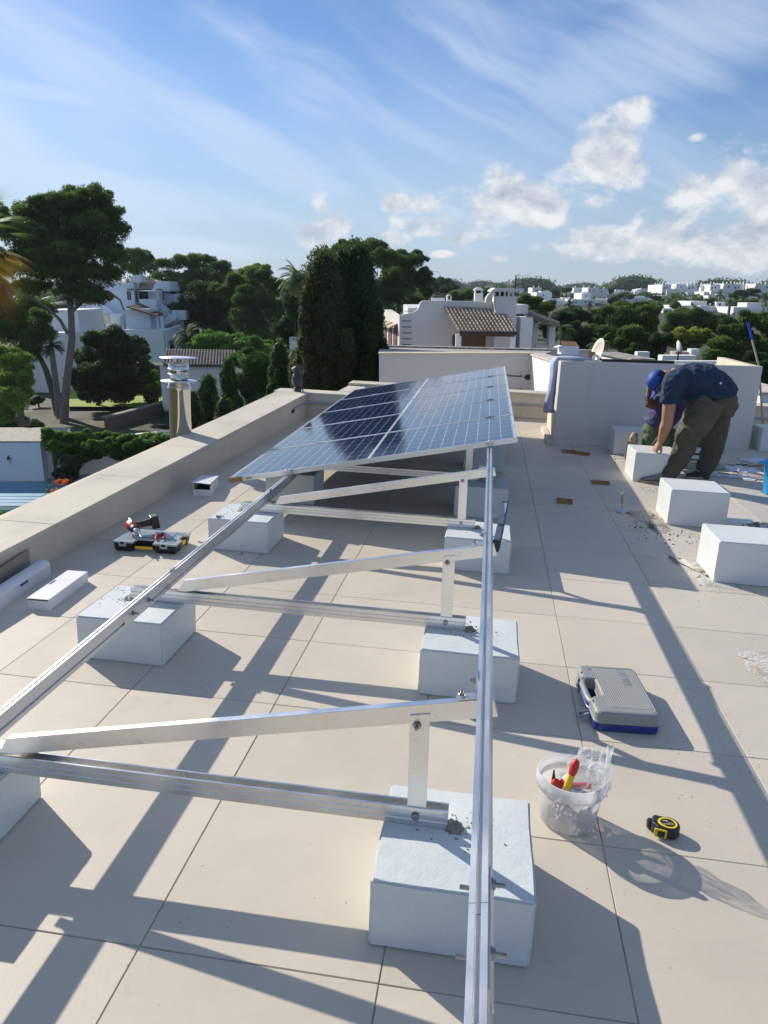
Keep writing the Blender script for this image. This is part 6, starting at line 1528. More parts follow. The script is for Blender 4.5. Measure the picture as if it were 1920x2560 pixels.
def opening(parent, u0, u1, v0, v1, D, name='window', mat='dark', fr='darkwood'):
    o = pb(name, fr, parent, u0, u1, v0, v1, D-.03, .05)
    du, dv = (u1-u0)*.14, (v1-v0)*.08
    pb('pane', mat, o, u0+du, u1-du, v0+dv, v1-dv, D-.045, .014)
    return o
# ---- neighbour's terrace wall, right behind our far parapet
nt_ = thing('neighbour_terrace', 'neighbour terrace with long white wall and iron rungs behind the panels', 'terrace', (0,0,0), 0, None, False)
D1 = 15.5
pb('wall', mk('grey_lilac_render', (.55,.54,.56), .85, 0, .04, .8, .08, 30, col2=(.49,.48,.50), mixs=.8, mixr=(.5,.8)), nt_, 948, 1331, 885, 1120, D1, .25)
pb('coping', 'coping', nt_, 946, 1332, 882.5, 885.2, D1-.04, .33)
a = W(1331,890,D1); b = W(1392,908,11.9); mb = MB(); zt1, zt2 = W(1331,890,D1).z, W(1392,909,11.9).z
mb.hexa([(a.x,a.y+.25,-7),(b.x,b.y,-7),(b.x+.2,b.y,-7),(a.x+.25,a.y+.25,-7)], [(a.x,a.y+.25,zt1),(b.x,b.y,zt2),(b.x+.2,b.y,zt2),(a.x+.25,a.y+.25,zt1)]); mb.build('return_wall', M['white'], nt_)
mb = MB(); mb.hexa([(a.x-.03,a.y+.25,zt1+.002),(b.x-.03,b.y,zt2+.002),(b.x+.23,b.y,zt2+.002),(a.x+.28,a.y+.25,zt1+.002)], [(a.x-.03,a.y+.25,zt1+.035),(b.x-.03,b.y,zt2+.035),(b.x+.23,b.y,zt2+.035),(a.x+.28,a.y+.25,zt1+.035)]); mb.build('coping', M['coping'], nt_)
MB().add([W(948,884,D1+.26), W(1340,892,D1+.26), W(1380,878,21.9), W(948,868,21.9)], [(0,1,2,3)]).build('terrace_floor', M['paving'], nt_)
for v in (938, 971):
    p0, p1 = W(1268,v,D1-.01), W(1302,v+1,D1-.01); o_ = Vector((0,-.12,0))
    MB().tube([p0, p0+o_, p1+o_, p1], .012, 8).build('rung', M['darkmetal'], nt_)
p = W(1320,943,D1-.005); MB().lathe([(0,.001),(.055,.0),(.065,.01)], 16, M=Matrix.Translation(p) @ Matrix.Rotation(PI/2,4,'X') @ Matrix.Diagonal((1,.7,1,1))).build('drain_hole', M['dark'], nt_)
MB().lathe([(.062,.012),(.078,.0),(.070,.018)], 16, M=Matrix.Translation(p) @ Matrix.Rotation(PI/2,4,'X') @ Matrix.Diagonal((1,.7,1,1))).build('drain_rim', M['wood'], nt_)
D2 = 22.
up = thing('terrace_parapet', 'lilac-white upper parapet with dark weathered coping before the tiled porch', 'wall', (0,0,0), 0, None, False)
M['lilac'] = mk('lilac_white_render', (.54,.50,.52), .85, 0, .05, .8)
a, b = W(952,884,D2), W(1500,900,D2); zl, zr = W(952,867,D2).z, W(1500,879.5,D2).z
mb = MB(); mb.hexa([(a.x,D2,-7),(b.x,D2,-7),(b.x,D2+.25,-7),(a.x,D2+.25,-7)], [(a.x,D2,zl),(b.x,D2,zr),(b.x,D2+.25,zr),(a.x,D2+.25,zl)]); mb.build('wall', M['lilac'], up)
M['oldcop'] = mk('lichened_coping', (.20,.18,.165), .9, 0, .3, 4, .4, 20, col2=(.40,.37,.34), mixs=5, mixr=(.45,.6))
mb = MB(); mb.hexa([(a.x-.05,D2-.05,zl+.001),(b.x,D2-.05,zr+.001),(b.x,D2+.3,zr+.001),(a.x-.05,D2+.3,zl+.001)], [(a.x-.05,D2-.05,zl+.04),(b.x,D2-.05,zr+.04),(b.x,D2+.3,zr+.04),(a.x-.05,D2+.3,zl+.04)]); mb.build('coping', M['oldcop'], up)
a, b = W(1500,880,D2), W(1590,897,17.5); zl, zr = a.z, b.z
mb = MB(); mb.hexa([(a.x,a.y,-7),(b.x,b.y,-7),(b.x+.3,b.y,-7),(a.x+.35,a.y,-7)], [(a.x,a.y,zl-.04),(b.x,b.y,zr-.04),(b.x+.3,b.y,zr-.04),(a.x+.35,a.y,zl-.04)]); mb.build('return_wall', M['white'], up)
mb = MB(); mb.hexa([(a.x-.1,a.y+.05,zl-.039),(b.x-.1,b.y,zr-.039),(b.x+.45,b.y,zr-.039),(a.x+.5,a.y+.05,zl-.039)], [(a.x-.1,a.y+.05,zl+.0),(b.x-.1,b.y,zr+.0),(b.x+.45,b.y,zr+.0),(a.x+.5,a.y+.05,zl+.0)]); mb.build('coping', M['oldcop'], up)
# ---- neighbour's house with the tiled porch
D3 = 27.
nh = thing('neighbour_house', 'whitewashed house with curved gable, orange tiled porch and lantern chimneys', 'house', (0,0,0), 0, None, False)
zb = -6.5
prof = [(999,789)]
for k in range(9): th = math.radians(k*11.25); prof.append((1022+28*math.sin(th)+0, 789-6-26*(1-math.cos(th))))
prof += [(1056,753),(1064,751.5),(1230,754),(1236,755)]
pts = [(W(u, v, D3).x, W(u, v, D3).z) for u, v in prof]
pts = [(pts[0][0], zb)]+pts+[(pts[-1][0], zb)]
MB().prism(pts, 'y', D3, D3+.4).build('gable_wall', M['whiteold'], nh)
a = W(999,785,D3); b = W(960,771,31)
MB().hexa([(a.x-.001,a.y,zb),(a.x,a.y+.3,zb),(b.x+.3,b.y,zb),(b.x,b.y,zb)], [(a.x-.001,a.y,W(999,787,D3).z),(a.x,a.y+.3,W(999,787,D3).z),(b.x+.3,b.y,W(960,774,31).z),(b.x,b.y,W(960,774,31).z)]).build('side_wall', M['whiteold'], nh)
MB().box(a.x+.3, W(1236,760,D3).x, D3+.41, 34, zb, W(1100,770,D3).z).build('body', M['whiteold'], nh)
for f0, f1 in ((.12,.34),(.45,.66),(.80,.97)):
    q0, q1 = a.lerp(b, f0), a.lerp(b, f1); zt0 = W(990,812,28).z-.0; n = Vector((-1,-.0,0))*.03
    MB().hexa([(q0.x-.03,q0.y,zb+4),(q0.x-.01,q0.y,zb+4),(q1.x-.01,q1.y,zb+4),(q1.x-.03,q1.y,zb+4)], [(q0.x-.03,q0.y,zt0-.12),(q0.x-.01,q0.y,zt0-.12),(q1.x-.01,q1.y,zt0-.12),(q1.x-.03,q1.y,zt0-.12)]).build('shutter', M['wood'], nh)
    MB().hexa([(q0.x-.28,q0.y-.08,zt0-.10),(q0.x,q0.y-.08,zt0+.02),(q1.x,q1.y+.08,zt0+.02),(q1.x-.28,q1.y+.08,zt0-.10)], [(q0.x-.28,q0.y-.08,zt0-.05),(q0.x,q0.y-.08,zt0+.07),(q1.x,q1.y+.08,zt0+.07),(q1.x-.28,q1.y+.08,zt0-.05)]).build('awning', M['claytile'], nh)
# iron ladder
for v in (802, 817, 832, 846.5, 861):
    p0, p1 = W(1006,v,D3), W(1027,v,D3); MB().tube([p0, p0-Vector((0,.12,0)), p1-Vector((0,.12,0)), p1], .014, 6).build('ladder_rung', M['darkmetal'], nh)
p0, p1 = W(1008,787,D3+.02), W(1028,787,D3+.02); MB().tube([p0, p0+Vector((0,0,.12)), p1+Vector((0,0,.12)), p1], .012, 6).build('ladder_hoop', M['alu_in'], nh)
# porch
DP = 24.6
tile_roof(nh, W(1150,829,DP), W(1292,831,DP), W(1256,774,D3), W(1113,767,D3), 15, 9)
MB().tube([W(1148,831.5,DP), W(1294,833.5,DP)], .03, 6).build('gutter', M['darkmetal'], nh)
MB().hexa([W(1150,840,DP+.1),W(1286,842,DP+.1),W(1286,842,DP+.25),W(1150,840,DP+.25)],[W(1150,833,DP+.1),W(1286,835,DP+.1),W(1286,835,DP+.25),W(1150,833,DP+.25)]).build('porch_beam', M['darkwood'], nh)
for u in (1140, 1276): 
    q = W(u,834,DP+.15); MB().box(q.x, q.x+.17, DP+.12, DP+.30, zb, q.z-.02).build('porch_post', M['white'], nh)
o = pb('shutters', 'wood', nh, 1130, 1212, 838, 900, D3-.06, .05)
for u in (1151,1171,1190): pb('shutter_leaf', 'wood', o, u, u+18, 840, 899, D3-.085, .02)
pb('porch_wall', 'lilac', nh, 1213, 1276, 840, 900, D3-.08, .07)
# chimneys
def lantern_chimney(u0, u1, v0, v1, D, dep, nop, name='chimney'):
    c = pb(name, 'whiteold', nh, u0, u1, v0+(v1-v0)*.45 if nop > 1 else v0+12, v1, D, dep)
    a_, b_ = W(u0,v0,D), W(u1,v0,D); w_ = b_.x-a_.x; zc0 = W(u0, v0+(v1-v0)*.45 if nop > 1 else v0+12, D).z; zc1 = W(u0, v0+4 if nop > 1 else v0+5, D).z
    mb = MB()
    for k in range(nop+1):
        x = a_.x+w_*.06+(w_*.80)*k/nop
        for y in (D+.02, D+dep-.12): mb.box(x, x+w_*.07 if nop > 1 else x+w_*.14, y, y+.1, zc0-.02, zc1+.02)
    mb.build('posts', M['whiteold'], c)
    MB().box(a_.x+w_*.2, a_.x+w_*.8, D+dep*.3, D+dep*.7, zc0, zc1).build('flue_core', M['dark'], c)
    n = 8; arc = [(a_.x-w_*.04+w_*1.08*k/n, zc1+.03+(w_*.28 if nop == 1 else .10)*math.sin(PI*k/n)) for k in range(n+1)]
    MB().prism([(a_.x-w_*.04, zc1)]+arc+[(b_.x+w_*.04, zc1)], 'y', D-.04, D+dep+.04).build('cap', M['whiteold'], c)
    return c
lantern_chimney(1187,1207,721,758,28.5,.35,1)
bc = pb('chimney', 'whiteold', nh, 1233, 1285, 741, 905, 26.4, 1.0)
a_, b_ = W(1233,741,26.4), W(1285,741,26.4); w_ = b_.x-a_.x; z0, z1 = a_.z, W(1233,729,26.4).z; mb = MB()
for k, f in enumerate((0,.28,.52,.70,.92)):
    mb.box(a_.x+w_*f+(.0 if k else .0), a_.x+w_*(f+.08), 26.41, 26.53, z0-.01, z1+.01); mb.box(a_.x+w_*f, a_.x+w_*(f+.08), 27.25, 27.38, z0-.01, z1+.01)
mb.build('posts', M['whiteold'], bc); MB().box(a_.x+.15, b_.x-.15, 26.75, 27.1, z0, z1).build('flue_core', M['dark'], bc)
MB().prism([(a_.x-.06,z1),(a_.x-.06,z1+.04),(a_.x+.06,z1+.12),(b_.x-.06,z1+.12),(b_.x+.06,z1+.04),(b_.x+.06,z1)], 'y', 26.34, 27.45).build('cap', M['whiteold'], bc)
q = W(1233,741,26.4); bt_ = [(q.x-.001, W(0,756,26.4).z)]+[(q.x-.20+.20*math.sin(th)-.001, W(0,756,26.4).z+.32-.32*math.cos(th)) for th in [math.radians(k*15) for k in range(7)]]
MB().prism([(q.x-.001,bt_[0][1]),(q.x-.001,bt_[0][1]+.32)]+[(q.x-.001-.22*(1-math.cos(math.radians(k*15))) if 0 else q.x-.22+.22*math.cos(math.radians(90-k*15)) if 0 else q.x-.001-.22*math.sin(math.radians(k*15)), bt_[0][1]+.32*math.cos(math.radians(k*15))) for k in range(1,7)], 'y', 26.6, 26.9).build('buttress', M['whiteold'], bc)
vc = pb('vent', 'whiteold', nh, 1117, 1129, 743, 755, 28, .3); a_ = W(1117,743,28); b_ = W(1129,743,28)
MB().prism([(a_.x+(b_.x-a_.x)*(.5-.5*math.cos(math.radians(k*18))), a_.z+(b_.x-a_.x)*.5*math.sin(math.radians(k*18))) for k in range(11)], 'y', 28, 28.3).build('arch', M['whiteold'], vc)
MB().box(a_.x+.05, b_.x-.05, 27.985, 28-.001, a_.z-.08, a_.z+.04).build('opening', M['dark'], vc)
pb('vent_slats', 'white', nh, 1080, 1112, 745, 752, 29, .3)
pb('right_wing', 'whiteold', nh, 1282, 1314, 762, 900, 28, 3)
pb('dark_gap', 'dark', nh, 1290, 1309, 785, 792, 27.98, .018)
pb('front_wing', 'white', nh, 1297, 1327, 794, 905, 26.5, 1.4)
# pergola at its right
pg = thing('porch_pergola', 'dark sloping pergola roof on tapered white posts right of the neighbour house', 'pergola', (0,0,0), 0, None, False)
A_, B_, C_, D_ = W(1316,795,27), W(1397,817,26), W(1399,810,30), W(1312,777,31)
MB().hexa([A_,B_,C_,D_], [p+Vector((0,0,.09)) for p in (A_,B_,C_,D_)]).build('roof', M['darkwood'], pg)
MB().hexa([A_-Vector((0,.05,.02)), B_-Vector((0,.05,.02)), B_+Vector((0,.001,-.02)), A_+Vector((0,.001,-.02))], [p+Vector((0,0,.15)) for p in (A_-Vector((0,.05,.02)), B_-Vector((0,.05,.02)), B_+Vector((0,.001,-.02)), A_+Vector((0,.001,-.02)))]).build('fascia', M['barkg'], pg)
for u0, u1, v0 in ((1331,1345,808),(1372,1388,816)):
    a_, b_ = W(u0-1,880,27.5), W(u1-2,880,27.5); c_, d_ = W(u0+2,v0,27.5), W(u1+1,v0,27.5)
    MB().hexa([(a_.x,27.5,zb),(b_.x,27.5,zb),(b_.x,27.9,zb),(a_.x,27.9,zb)], [(c_.x,27.5,c_.z),(d_.x,27.5,c_.z),(d_.x,27.9,c_.z),(c_.x,27.9,c_.z)]).build('post', M['white'], pg)
MB().tube([W(1338,864,26.8), W(1372,870,26.8)], .09, 8).build('rolled_mat', M['coping'], pg)
# aerials
an = thing('tv_antenna', 'tall roof antenna with fishbone aerial behind the wide chimney', 'antenna', W(1288,762,27.6), 0, None, False)
q = W(1288,762,27.6); f = lambda u, v: W(u, v, 27.6)-q
MB().tube([f(1287,762), f(1290,688)], .022, 6).build('mast', M['darkmetal'], an)
MB().tube([f(1289,689), f(1322,689)], .010, 6).build('boom', M['alu_in'], an)
for k in range(5): MB().tube([f(1297+k*5,689)+Vector((0,-.2,0)), f(1297+k*5,689)+Vector((0,.2,0))], .006, 5).build('element', M['alu_in'], an)
MB().tube([f(1294,691), f(1301,677)], .010, 5).build('reflector', M['alu_in'], an); MB().tube([f(1294,689), f(1300,701)], .010, 5).build('reflector', M['alu_in'], an)
MB().tube([f(1289,716), f(1306,716)], .008, 5).build('lower_boom', M['alu_in'], an); MB().tube([f(1291,724), f(1304,715)], .006, 5).build('lower_element', M['alu_in'], an)
an = thing('tv_antenna', 'thin mast with horizontal aerial above the curved gable', 'antenna', W(1099,752,30), 0, None, False)
q = W(1099,752,30); f = lambda u, v: W(u, v, 30)-q
MB().tube([f(1099,752), f(1101,689)], .016, 6).build('mast', M['darkmetal'], an); MB().tube([f(1078,679), f(1097,680)], .008, 5).build('boom', M['alu_in'], an); MB().tube([f(1097,680), f(1101,692)], .008, 5).build('arm', M['alu_in'], an)
for k in range(4): MB().tube([f(1080+k*5,679)+Vector((0,-.15,0)), f(1080+k*5,679)+Vector((0,.15,0))], .006, 5).build('element', M['alu_in'], an)
# low roofs peeping between wall and trees on the right
lr = thing('flat_roof_house', 'low flat roof with red-brown edge and small dish in front of the right pines', 'house', (0,0,0), 0, None, False)
pb('body', 'white', lr, 1655, 1740, 889, 905, 30, .5); pb('roof_edge', 'claypink', lr, 1688, 1735, 880, 889, 31, .6); pb('upper_body', 'white', lr, 1727, 1748, 873, 886, 30.8, .4)
q = W(1694,870,29.5); MB().lathe([(0,.0),(.14,.02),(.27,.07),(.275,.07),(.14,.01),(0,-.01)], 20, M=Matrix.Translation(q) @ Matrix.Rotation(math.radians(75),4,'Y')).build('dish', M['white'], lr)
MB().cyl(q+Vector((.05,0,-.9)), q+Vector((.05,0,0)), .03, 6).build('dish_mast', M['darkmetal'], lr)
lr = thing('flat_roof_house', 'low white house corner seen under the ball-shaped pine', 'house', (0,0,0), 0, None, False)
pb('body', 'white', lr, 1592, 1622, 880, 905, 34, .4)
lr = thing('flat_roof_house', 'sunlit low white roofs right of the stair enclosure behind the dark pine', 'house', (0,0,0), 0, None, False)
pb('body', 'white', lr, 1900, 2000, 985, 1010, 22, 3); pb('coping', 'coping', lr, 1898, 2000, 981, 984.8, 21.95, 3.1)
lr = thing('stone_wall', 'long pale wall top behind the stair enclosure with cream cap', 'wall', (0,0,0), 0, None, False)
pb('wall', 'white', lr, 1664, 1800, 903, 960, 16, .2)
# ------------------------------------------------------------------ tiled cottage behind the flue
ct = thing('tiled_cottage', 'small white cottage with weathered tile roof behind the steel flue', 'cottage', (0,0,0), 0, None, False)
pb('wall', 'white', ct, 411, 586, 912, 1060, 50, 4.5)
tile_roof(ct, W(408,912,49.7), W(586,914,49.7), W(586,877,53), W(418,874,53), 23, 8, 'claypink')
# ------------------------------------------------------------------ white flats left
fb = thing('white_flats', 'stepped whitewashed flats with stairs, brown canopy and tiled loggia among the left pines', 'block of flats', (0,0,0), 0, None, False)
DF = 74
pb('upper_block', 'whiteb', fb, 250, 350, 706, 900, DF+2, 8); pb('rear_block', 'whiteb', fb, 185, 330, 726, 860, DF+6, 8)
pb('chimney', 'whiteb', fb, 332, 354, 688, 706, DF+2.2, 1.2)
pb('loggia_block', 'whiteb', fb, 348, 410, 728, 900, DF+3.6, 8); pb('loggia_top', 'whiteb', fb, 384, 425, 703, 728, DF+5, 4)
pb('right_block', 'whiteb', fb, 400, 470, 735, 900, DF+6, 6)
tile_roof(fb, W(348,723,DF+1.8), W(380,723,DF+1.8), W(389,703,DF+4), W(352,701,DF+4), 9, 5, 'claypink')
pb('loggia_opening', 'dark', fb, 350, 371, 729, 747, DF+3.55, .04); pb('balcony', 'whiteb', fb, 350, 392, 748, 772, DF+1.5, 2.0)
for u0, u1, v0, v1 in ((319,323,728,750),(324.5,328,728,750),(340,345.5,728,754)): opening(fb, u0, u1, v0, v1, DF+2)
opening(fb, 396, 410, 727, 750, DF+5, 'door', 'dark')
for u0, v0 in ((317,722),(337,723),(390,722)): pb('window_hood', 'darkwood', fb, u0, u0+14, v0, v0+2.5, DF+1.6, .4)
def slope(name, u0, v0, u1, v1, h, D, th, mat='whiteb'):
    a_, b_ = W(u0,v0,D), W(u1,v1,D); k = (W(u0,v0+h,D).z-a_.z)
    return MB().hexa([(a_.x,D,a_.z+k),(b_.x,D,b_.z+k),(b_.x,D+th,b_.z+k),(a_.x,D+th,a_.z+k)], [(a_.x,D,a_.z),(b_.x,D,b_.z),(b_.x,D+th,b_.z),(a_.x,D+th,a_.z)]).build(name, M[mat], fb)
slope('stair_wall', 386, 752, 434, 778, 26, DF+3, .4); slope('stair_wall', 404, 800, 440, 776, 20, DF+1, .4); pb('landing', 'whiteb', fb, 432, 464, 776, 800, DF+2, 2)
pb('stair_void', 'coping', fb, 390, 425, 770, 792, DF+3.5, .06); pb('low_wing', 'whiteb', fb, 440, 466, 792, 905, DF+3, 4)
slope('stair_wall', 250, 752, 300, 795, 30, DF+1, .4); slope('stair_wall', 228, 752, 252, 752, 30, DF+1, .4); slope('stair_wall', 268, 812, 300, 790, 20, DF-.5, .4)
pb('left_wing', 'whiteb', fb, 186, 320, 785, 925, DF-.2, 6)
o = opening(fb, 246, 264, 791, 820, DF-.2, 'door', 'wood')
for u0, u1 in ((202,207.5),(212,219),(222,227),(229,234)): opening(fb, u0, u1, 795, 824 if u0 < 215 else 814, DF-.2)
pb('porch_recess', 'coping', fb, 236, 276, 784, 808, DF-.25, .04)
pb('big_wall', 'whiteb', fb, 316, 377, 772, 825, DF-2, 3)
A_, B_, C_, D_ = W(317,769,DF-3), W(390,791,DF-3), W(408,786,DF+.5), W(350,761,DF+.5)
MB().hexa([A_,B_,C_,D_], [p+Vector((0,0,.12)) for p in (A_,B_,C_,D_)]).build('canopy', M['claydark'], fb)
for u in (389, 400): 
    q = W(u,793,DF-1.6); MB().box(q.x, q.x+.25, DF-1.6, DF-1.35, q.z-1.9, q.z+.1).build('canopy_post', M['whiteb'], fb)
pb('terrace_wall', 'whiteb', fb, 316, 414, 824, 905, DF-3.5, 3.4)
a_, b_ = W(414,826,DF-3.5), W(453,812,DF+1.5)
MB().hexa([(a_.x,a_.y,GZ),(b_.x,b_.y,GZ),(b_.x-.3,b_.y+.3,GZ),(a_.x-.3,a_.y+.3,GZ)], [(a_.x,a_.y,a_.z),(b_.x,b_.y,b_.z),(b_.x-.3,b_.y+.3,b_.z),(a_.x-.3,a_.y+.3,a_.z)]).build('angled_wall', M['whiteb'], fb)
for f0, f1, v0, v1 in ((.18,.44,860,872),(.86,.96,842,872)):
    q0, q1 = a_.lerp(b_, f0), a_.lerp(b_, f1); zt0, zb0 = W(430,v0,DF-1.5).z, W(430,v1,DF-1.5).z; n = Vector((.06,-.06,0))
    MB().hexa([(q0.x+.03,q0.y-.04,zb0),(q1.x+.03,q1.y-.04,zb0),(q1.x,q1.y,zb0),(q0.x,q0.y,zb0)], [(q0.x+.03,q0.y-.04,zt0),(q1.x+.03,q1.y-.04,zt0),(q1.x,q1.y,zt0),(q0.x,q0.y,zt0)]).build('window', M['dark'], fb)
    MB().hexa([(q0.x+.2,q0.y-.3,zt0+.12),(q1.x+.2,q1.y-.3,zt0+.12),(q1.x,q1.y,zt0+.3),(q0.x,q0.y,zt0+.3)], [(q0.x+.2,q0.y-.3,zt0+.2),(q1.x+.2,q1.y-.3,zt0+.2),(q1.x,q1.y,zt0+.38),(q0.x,q0.y,zt0+.38)]).build('window_hood', M['darkwood'], fb)
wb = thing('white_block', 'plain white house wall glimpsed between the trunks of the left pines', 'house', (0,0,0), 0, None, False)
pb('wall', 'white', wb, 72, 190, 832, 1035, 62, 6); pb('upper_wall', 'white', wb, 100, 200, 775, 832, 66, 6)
ub = thing('white_villa', 'pale villa with round turret above the trees left of centre', 'villa', (0,0,0), 0, None, False)
pb('body', 'white', ub, 495, 620, 687, 760, 112, 10); pb('lower_body', 'white', ub, 490, 560, 712, 800, 108, 3)
q = W(564,672,110); k = (W(574,672,110)-q).length/10; MB().lathe([(0,0),(15*k,0),(15*k,-22*k),(0,-22*k)], 20, c=(q.x,q.y,W(564,654,110).z)).build('turret', M['white'], ub)
pb('roof_box', 'darkmetal', ub, 600, 616, 672, 677, 111, 1); pb('roof_wall', 'white', ub, 580, 596, 673, 690, 111, .3)
opening(ub, 561, 566, 700, 712, 112)
hc_ = thing('ochre_house', 'scrap of an ochre house seen through the pines behind the cypress', 'house', (0,0,0), 0, None, False)
pb('wall', mk('ochre_wall', (.45,.30,.18), .9), hc_, 938, 968, 728, 765, 95, 4); pb('roof', 'claypink', hc_, 935, 970, 724, 728, 94.8, 4.4)
wv = thing('white_block', 'bit of white villa between hedge and cypress', 'house', (0,0,0), 0, None, False)
pb('wall', 'white', wv, 726, 752, 847, 930, 52, 3); pb('roof_edge', 'white', wv, 724, 754, 843, 847, 51.8, 3.4)
# ------------------------------------------------------------------ the white town on the hillside
def town_house(u0, u1, v0, v1, D, dep, label, wins=(), chim=(), parts=(), side='white', seed=0, group=None, arch=()):
    c = W((u0+u1)/2, v1, D); t = thing('town_house', label, 'house', c, 0, group, False); inv = -Vector(c)
    def mv(o): o.location = inv; return o
    mv(pb('body', 'white', t, u0, u1, v0, v1+14, D, dep)) 
    for a_, b_, x, y, dd, dp in parts: mv(pb('wing', 'white', t, a_, b_, x, y, D+dd, dp))
    for a_, b_, x, y in wins: mv(pb('window', 'dark', t, a_, b_, x, y, D-.08, .07))
    for u, v, w_, h_ in chim: mv(pb('chimney', 'white', t, u, u+w_, v-h_, v+1, D+dep*.4, w_*D/FPX))
    return t
r = random.Random(77)
# hilltop terrace: joined white houses, left end first
tops = [(1636,1652,712,722),(1654,1676,711,726),(1688,1712,710,726),(1716,1742,711,727),(1750,1772,713,727),(1773,1798,711,727),(1804,1832,709,748),(1833,1854,710,727),(1855,1882,709,726),(1884,1898,709,738),(1899,1930,710,728)]
for i, (a_, b_, c_, d_) in enumerate(tops):
    D = 330+r.uniform(-8,8)
    town_house(a_, b_, c_, d_, D, 9, 'white hilltop house with chimney pots, number %d of the top row counted from its left end' % (i+1) if 0 else
               ['white house at the left end of the hilltop row','second white house from the left end of the hilltop row','third white house from the left end of the hilltop row','fourth white house from the left end of the hilltop row',
                'low white house with twin arches midway in the hilltop row','domed-looking white house right of the twin arches in the hilltop row','tallest white house of the hilltop row','white house just right of the tallest one in the hilltop row',
                'third house from the right end of the hilltop row','narrow house next to last in the hilltop row','last house of the hilltop row at the picture edge'][i],
               wins=[(a_+(b_-a_)*.55, a_+(b_-a_)*.68, c_+6, c_+10)]+([(a_+(b_-a_)*.2, a_+(b_-a_)*.34, c_+7, c_+12)] if i % 2 else []),
               chim=[(a_+(b_-a_)*f, c_, 2.2, 4+3*r.random()) for f in (.1,.45,.8)], group='houses of the hilltop row')
town_house(1664,1716,724,742,322,12,'long shaded white wall below the left end of the hilltop row', chim=[(1700,724,2,3)])
town_house(1716,1800,731,746,318,12,'long white range with arches under the middle of the hilltop row', wins=[(1722+k*9,1726+k*9,737,743) for k in range(6)])
town_house(1756,1790,729,752,290,9,'white cube house with slanted lit side below the hilltop row', parts=[(1776,1792,728,744,-2,2)])
town_house(1630,1660,744,760,280,10,'low grey-white house among palms at the left foot of the hill', wins=[(1640,1644,750,755)])
town_house(1700,1760,746,760,270,10,'shadowed low house behind the palms in mid hill', chim=[(1712,746,3,4),(1738,746,3,4)])
town_house(1850,1890,742,758,260,9,'grey block half hidden by palms on the right of the hill', wins=[(1862,1866,748,753)])
# nearer villa row
v1 = town_house(1680,1722,764,796,190,10,'white villa with framed loggia at the left end of the nearer villa row', wins=[(1685,1691,777,784)], parts=[(1656,1680,771,795,-3,6)])
pb('loggia', 'dark', None, 1660, 1675, 775, 787, 186.9, .05) if 0 else None
o = MB(); pbox(o, 1660, 1675, 776, 787, 186.9, .06); o = o.build('loggia', M['dark'], v1); o.location = -v1.location
town_house(1722,1762,753,790,198,9,'white villa with roof pavilion second in the nearer villa row', wins=[(1727,1733,758,764)], parts=[(1730,1752,772,800,-3,3)])
town_house(1762,1802,766,792,195,9,'white villa with rounded arch third in the nearer villa row', parts=[(1790,1812,755,768,3,4),(1748,1770,764,786,-3,3)], wins=[(1797,1802,758,764)])
v4 = town_house(1828,1870,768,804,185,10,'white villa behind the tall palm in the nearer villa row', wins=[(1829,1836,783,793),(1850,1858,785,796)], parts=[(1866,1904,757,770,3,5)])
town_house(1870,1912,771,792,186,11,'bluish shaded villa side at the right end of the nearer villa row', wins=[(1907,1910,771,780)])
# the white cluster in the middle distance, left of the hill
mid = [(1340,1378,731,752,'white cube house at the left end of the middle cluster'),(1262,1290,726,736,'far white roofs peeping beside the wide chimney'),(1330,1353,719,730,'faint white house on the skyline above the small flat pine'),
       (1408,1432,733,746,'white house with stepped roof left in the middle cluster'),(1432,1470,719,748,'tall white house on the skyline of the middle cluster'),(1468,1494,719,745,'white house with flat roof terrace at the cluster top'),
       (1452,1478,733,750,'bluish shaded cube in the centre of the middle cluster'),(1480,1492,733,749,'shuttered narrow white house in the middle cluster'),(1492,1516,722,746,'pale house with a tree on its roof edge in the middle cluster'),
       (1518,1542,733,746,'white house with brown door-like opening in the middle cluster'),(1536,1600,729,742,'long low row of white roofs right of the middle cluster'),(1584,1602,730,746,'white cube beside the skyline palm'),
       (1395,1432,747,768,'white terrace house below the middle cluster, left'),(1428,1486,748,772,'wide white terrace house below the middle cluster'),(1484,1530,748,778,'white house with round corner in front of the middle cluster'),
       (1545,1620,744,762,'grey-white range behind the umbrella pine'),(1362,1420,752,790,'white gable wall behind the right-hand palms')]
for i, (a_, b_, c_, d_, lb) in enumerate(mid):
    D = (300 if d_ < 750 else 230)+r.uniform(-10,10); w_ = b_-a_
    town_house(a_, b_, c_, d_, D, 9, lb, wins=[(a_+w_*f, a_+w_*f+2.2, c_+5, c_+9) for f in ((.2,.6) if i % 2 else (.45,))], chim=[(a_+w_*f, c_, 2, 3+2*r.random()) for f in (.15,.7)], group='houses of the middle cluster',
               parts=[(a_+w_*.3, b_-w_*.1, c_-3, c_+2, 3, 3)] if i % 3 == 0 else ())
r = random.Random(5)
for k in range(44):
    u = r.uniform(1235, 1630) if k < 26 else r.uniform(1625, 1925); v = r.uniform(721, 741) if k < 26 else r.uniform(728, 764); D = 430 if v < 731 else (340 if k < 26 else 260)
    w_ = r.uniform(9, 26)*(1 if k < 26 else 1.1); h_ = r.uniform(5, 9)
    town_house(u, u+w_, v, v+h_, D+r.uniform(-15,15), 8, 'tiny plain white house scattered over the far hillside', wins=[(u+w_*.4, u+w_*.4+1.8, v+2.5, v+5.5)], chim=[(u+w_*.2, v, 1.6, 2.5)] if k % 2 else (), group='tiny white houses scattered over the far hillside')
